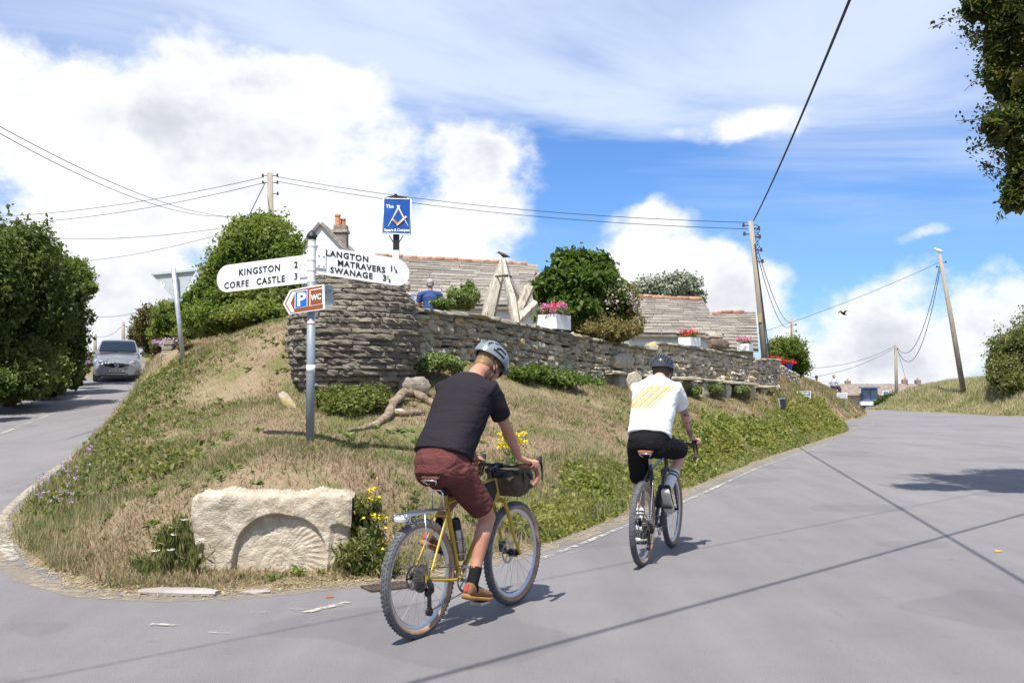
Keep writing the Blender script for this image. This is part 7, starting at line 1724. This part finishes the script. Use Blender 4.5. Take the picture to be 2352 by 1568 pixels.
        for xx in (1.28, -1.30):
            w = empty('wheel', (xx, .765 * s, .30)); w.parent = root; m = MB(); closed_rings(m, torus_profile((0, 0, 0), .235, [(.065, -.085), (.07, 0), (.065, .085), (-.03, .09), (-.03, -.09)], 28)); m.build('tyre', RUBBER, w, auto=40); m = MB(); m.tube([(0, .07 * s, 0), (0, .085 * s, 0)], .20, 20); m.build('rim', ALLOY, w, auto=40)
    def front_patch(name, pts, m_, off=.0, d=.05):
        mb = MB(); P_ = [Vector(p) + Vector((off, 0, 0)) for p in pts]; Q_ = [p - Vector((d, 0, 0)) for p in P_]; k = len(P_); mb.add(P_ + Q_, [tuple(range(k)), tuple(range(2 * k - 1, k - 1, -1))] + [(j, (j + 1) % k, k + (j + 1) % k, k + j) for j in range(k)]); o = mb.build(name, m_, root); bm = bmesh.new(); bm.from_mesh(o.data); bmesh.ops.recalc_face_normals(bm, faces=bm.faces); bm.to_mesh(o.data); bm.free(); return o
    gr = front_patch('grille', [(2.04, -.47, .69), (2.10, 0, .685), (2.04, .47, .69), (2.055, .40, .60), (2.09, .16, .535), (2.09, -.16, .535), (2.055, -.40, .60)], TR, .012)
    front_patch('chrome_strip', [(2.06, -.40, .592), (2.10, -.17, .525), (2.10, .17, .525), (2.06, .40, .592), (2.06, .40, .572), (2.10, .17, .503), (2.10, -.17, .503), (2.06, -.40, .572)], CHROME, .014)
    m = MB(); m.tube([(2.118, .065 * math.cos(a), .625 + .065 * math.sin(a)) for a in np.linspace(0, 2 * math.pi, 21)[:-1]], .011, 6, closed=True); m.box((2.12, 0, .625), (.014, .165, .026)); m.build('badge', CHROME, gr, smooth=True)
    pl_ = front_patch('number_plate', [(2.10, -.26, .475), (2.10, .26, .475), (2.10, .26, .375), (2.10, -.26, .375)], mat('plate_white', (.78, .78, .76), rough=.5), .006, .012)
    place_text('LP64 BHK', .105, pl_, BLACKT, Matrix(((0, 0, 1, 2.109), (1, 0, 0, -.235), (0, 1, 0, .392), (0, 0, 0, 1))), spacing=.98, offset=.001)
    front_patch('lower_grille', [(2.07, -.34, .345), (2.075, .34, .345), (2.05, .44, .27), (2.05, -.44, .27)], TR, .012); front_patch('lower_strip', [(2.075, -.36, .315), (2.075, .36, .315), (2.075, .36, .295), (2.075, -.36, .295)], CHROME, .016)
    front_patch('splitter', [(2.05, -.46, .265), (2.05, .46, .265), (2.03, .46, .235), (2.03, -.46, .235)], mat('splitter_silver', (.6, .6, .6), rough=.3, metal=.6), .025)
    for s in (0, 1):
        MB().tube([(1.045 - .01 * s, -.62 + .62 * s, 1.06), (1.02, .02 + .58 * s, 1.085)], .012, 5).build('wiper', TR, root)
    MB().box((.0, 0, .24), (3.4, 1.4, .12)).build('underbody', TR, root)
car()

# ------------------------------------------------------------------ people in the garden and on the bank
def sitter(px, py_top, Y, rz, label, shirt, hair, skin, trousers, cap=None, drop=1.27):
    t = at(px, py_top, Y); base = Vector((t.x, t.y, t.z - drop)); root = empty('person', base, rz, label, 'person')
    mb = MB(); limb(mb, [(-.02, 0, .50), (-.02, 0, .66), (.0, 0, .84), (.02, 0, .93)], [.135, .115, .135, .075]); mb.ell((.01, 0, .92), (.08, .185, .06), None, 14, 9); limb(mb, [(.02, 0, .98), (.035, 0, 1.08)], [.058, .055])
    Mh = Matrix.Translation((.045, 0, 1.145)) @ Matrix.Rotation(R(6), 4, 'Y'); hp = head_parts(Mh); mb.add(hp.v, hp.f)
    for s in (-1, 1):
        limb(mb, [(.0, .19 * s, .93), (.04, .24 * s, .70), (.06, .245 * s, .665)], [.056, .045, .04]); limb(mb, [(.06, .245 * s, .665), (.28, .16 * s, .66)], [.04, .028]); mb.ell((.33, .14 * s, .66), (.05, .035, .02)); 
        for k in range(4): limb(mb, [(.35, .14 * s + (k - 1.5) * .018, .66), (.40, .14 * s + (k - 1.5) * .019, .655)], [.010, .008], 6)
        limb(mb, [(.33, .115 * s, .66), (.36, .09 * s, .655)], [.011, .009], 6)
        limb(mb, [(.0, .10 * s, .50), (.42, .12 * s, .50), (.46, .12 * s, .46), (.44, .12 * s, .10), (.52, .12 * s, .05)], [.09, .065, .06, .042, .04])
    put('body', baked(mb, .011, 3), skin, root)
    sm = MB(); sm.tube([(-.03, 0, .50), (-.025, 0, .66), (.0, 0, .84), (.015, 0, .995)], [.165, .15, .168, .085], 18); sm.ell((.005, 0, .925), (.105, .212, .085), None, 16, 10)
    for s in (-1, 1): sm.tube([(.0, .15 * s, .93), (.01, .205 * s, .90), (.035, .245 * s, .74)], [.075, .074, .066], 14)
    me = baked(sm, .013, 3); wrinkle(me, .004, 13, 4); put('shirt', me, shirt, root)
    tm = MB(); tm.ell((.0, 0, .49), (.16, .19, .10))
    for s in (-1, 1): tm.tube([(.0, .10 * s, .50), (.42, .12 * s, .505), (.47, .12 * s, .44), (.45, .12 * s, .12)], [.105, .085, .08, .065], 12)
    put('trousers', baked(tm, .014, 3), trousers, root)
    hm = MB(); Ms = Mh.to_3x3(); hm.ell(Mh @ Vector((-.02, 0, .035)), (.100, .082, .092), Ms, 14, 10); hm.ell(Mh @ Vector((-.06, 0, -.03)), (.045, .062, .04), Ms, 12, 8); put('hair', baked(hm, .010, 2), hair, root)
    if cap is not None:
        cm = MB(); cm.ell(Mh @ Vector((-.01, 0, .06)), (.108, .09, .075), Ms, 14, 9); cm.ell(Mh @ Vector((.12, 0, .045)), (.06, .06, .012), Ms, 12, 6); cm.build('cap', cap, root, smooth=True)
    st = MB(); st.box((.05, 0, .415), (.36, .9, .05)); st.box((.05, -.36, .2), (.3, .06, .4)); st.box((.05, .36, .2), (.3, .06, .4)); o = st.build('garden_bench', mat('garden_timber', (.25, .19, .12), (.33, .26, .18), 6, .8), None); o.location = base; o.rotation_euler = (0, 0, rz); tag(o, 'timber bench carrying the ' + label, 'bench')
    return root
GREYH = mat('grey_hair', (.30, .28, .26), (.40, .38, .36), 30, .7); DENIM = cloth('dark_trousers', (.03, .035, .05), (.05, .055, .07)); SK2 = mat('skin_tanned', (.50, .27, .18), (.44, .22, .14), 7, .5)
sitter(988, 639, 21.8, R(97), 'grey-haired man in a blue t-shirt', cloth('blue_tshirt', (.035, .065, .19), (.05, .085, .23)), GREYH, SK2, DENIM)
sitter(934, 646, 22.6, R(80), 'person in a striped white top half hidden by the barrel', cloth('striped_top', (.62, .64, .70), (.75, .76, .80)), GREYH, SK2, DENIM)
sitter(953, 672, 23.6, R(-70), 'ruddy-faced person in a dark top between barrel and blue t-shirt', cloth('dark_top', (.05, .045, .07), (.07, .06, .09)), GREYH, SK2, DENIM, None, 1.30)
sitter(1914, 858, 57, R(-80), 'white-haired person in a pale blue and white top on the bank', cloth('pale_top', (.62, .66, .74), (.42, .50, .66)), mat('white_hair', (.62, .6, .57), rough=.7), SK2, DENIM)
sitter(1875, 862, 55, R(-100), 'person in a dark cap showing just above the bank', cloth('pink_top', (.48, .34, .30), (.55, .42, .38)), GREYH, SK2, DENIM, mat('dark_cap', (.03, .03, .04), rough=.8))

# ------------------------------------------------------------------ small things on the road
def drain():
    p = onz(890, 1349); root = empty('drain_grate', (p.x, p.y, .0), R(31), 'rusty iron drain grate at the road edge behind the rear wheel', 'drain')
    RU = mat('rusty_iron', (.06, .045, .036), (.11, .075, .055), 14, .85, bump=.5)
    MB().box((0, 0, .004), (.36, .22, .006)).build('pit', M_DARKCORE, root)
    for s in (-1, 1): MB().box((0, .105 * s, .011), (.36, .02, .014)).build('edge_bar', RU, root); MB().box((.175 * s, 0, .011), (.02, .20, .014)).build('edge_bar', RU, root)
    me = MB().box((0, 0, 0), (.018, .20, .012)).data('bar', RU)
    for k in range(9): o = link('bar', me, root); o.location = (-.144 + k * .036, 0, .011)
drain()
def fallen_leaf(px, py, label, m, s=.06):
    p = onz(px, py); mb = MB(); mb.add([(-s, 0, .006), (-.2 * s, .5 * s, .022), (s, 0, .010), (.1 * s, -.55 * s, .006), (0, 0, .012)], [(0, 4, 1), (1, 4, 2), (2, 4, 3), (3, 4, 0)]); o = mb.build('fallen_leaf', m); o.location = p; o.rotation_euler = (0, 0, R(px % 90)); tag(o, label, 'leaf')
fallen_leaf(2293, 1267, 'orange leaf lying alone on the tarmac at the right', mat('orange_leaf', (.55, .26, .05), rough=.8)); fallen_leaf(757, 1372, 'small brown leaf on the tarmac before the carved stone', mat('brown_leaf', (.25, .11, .05), rough=.8), .04)
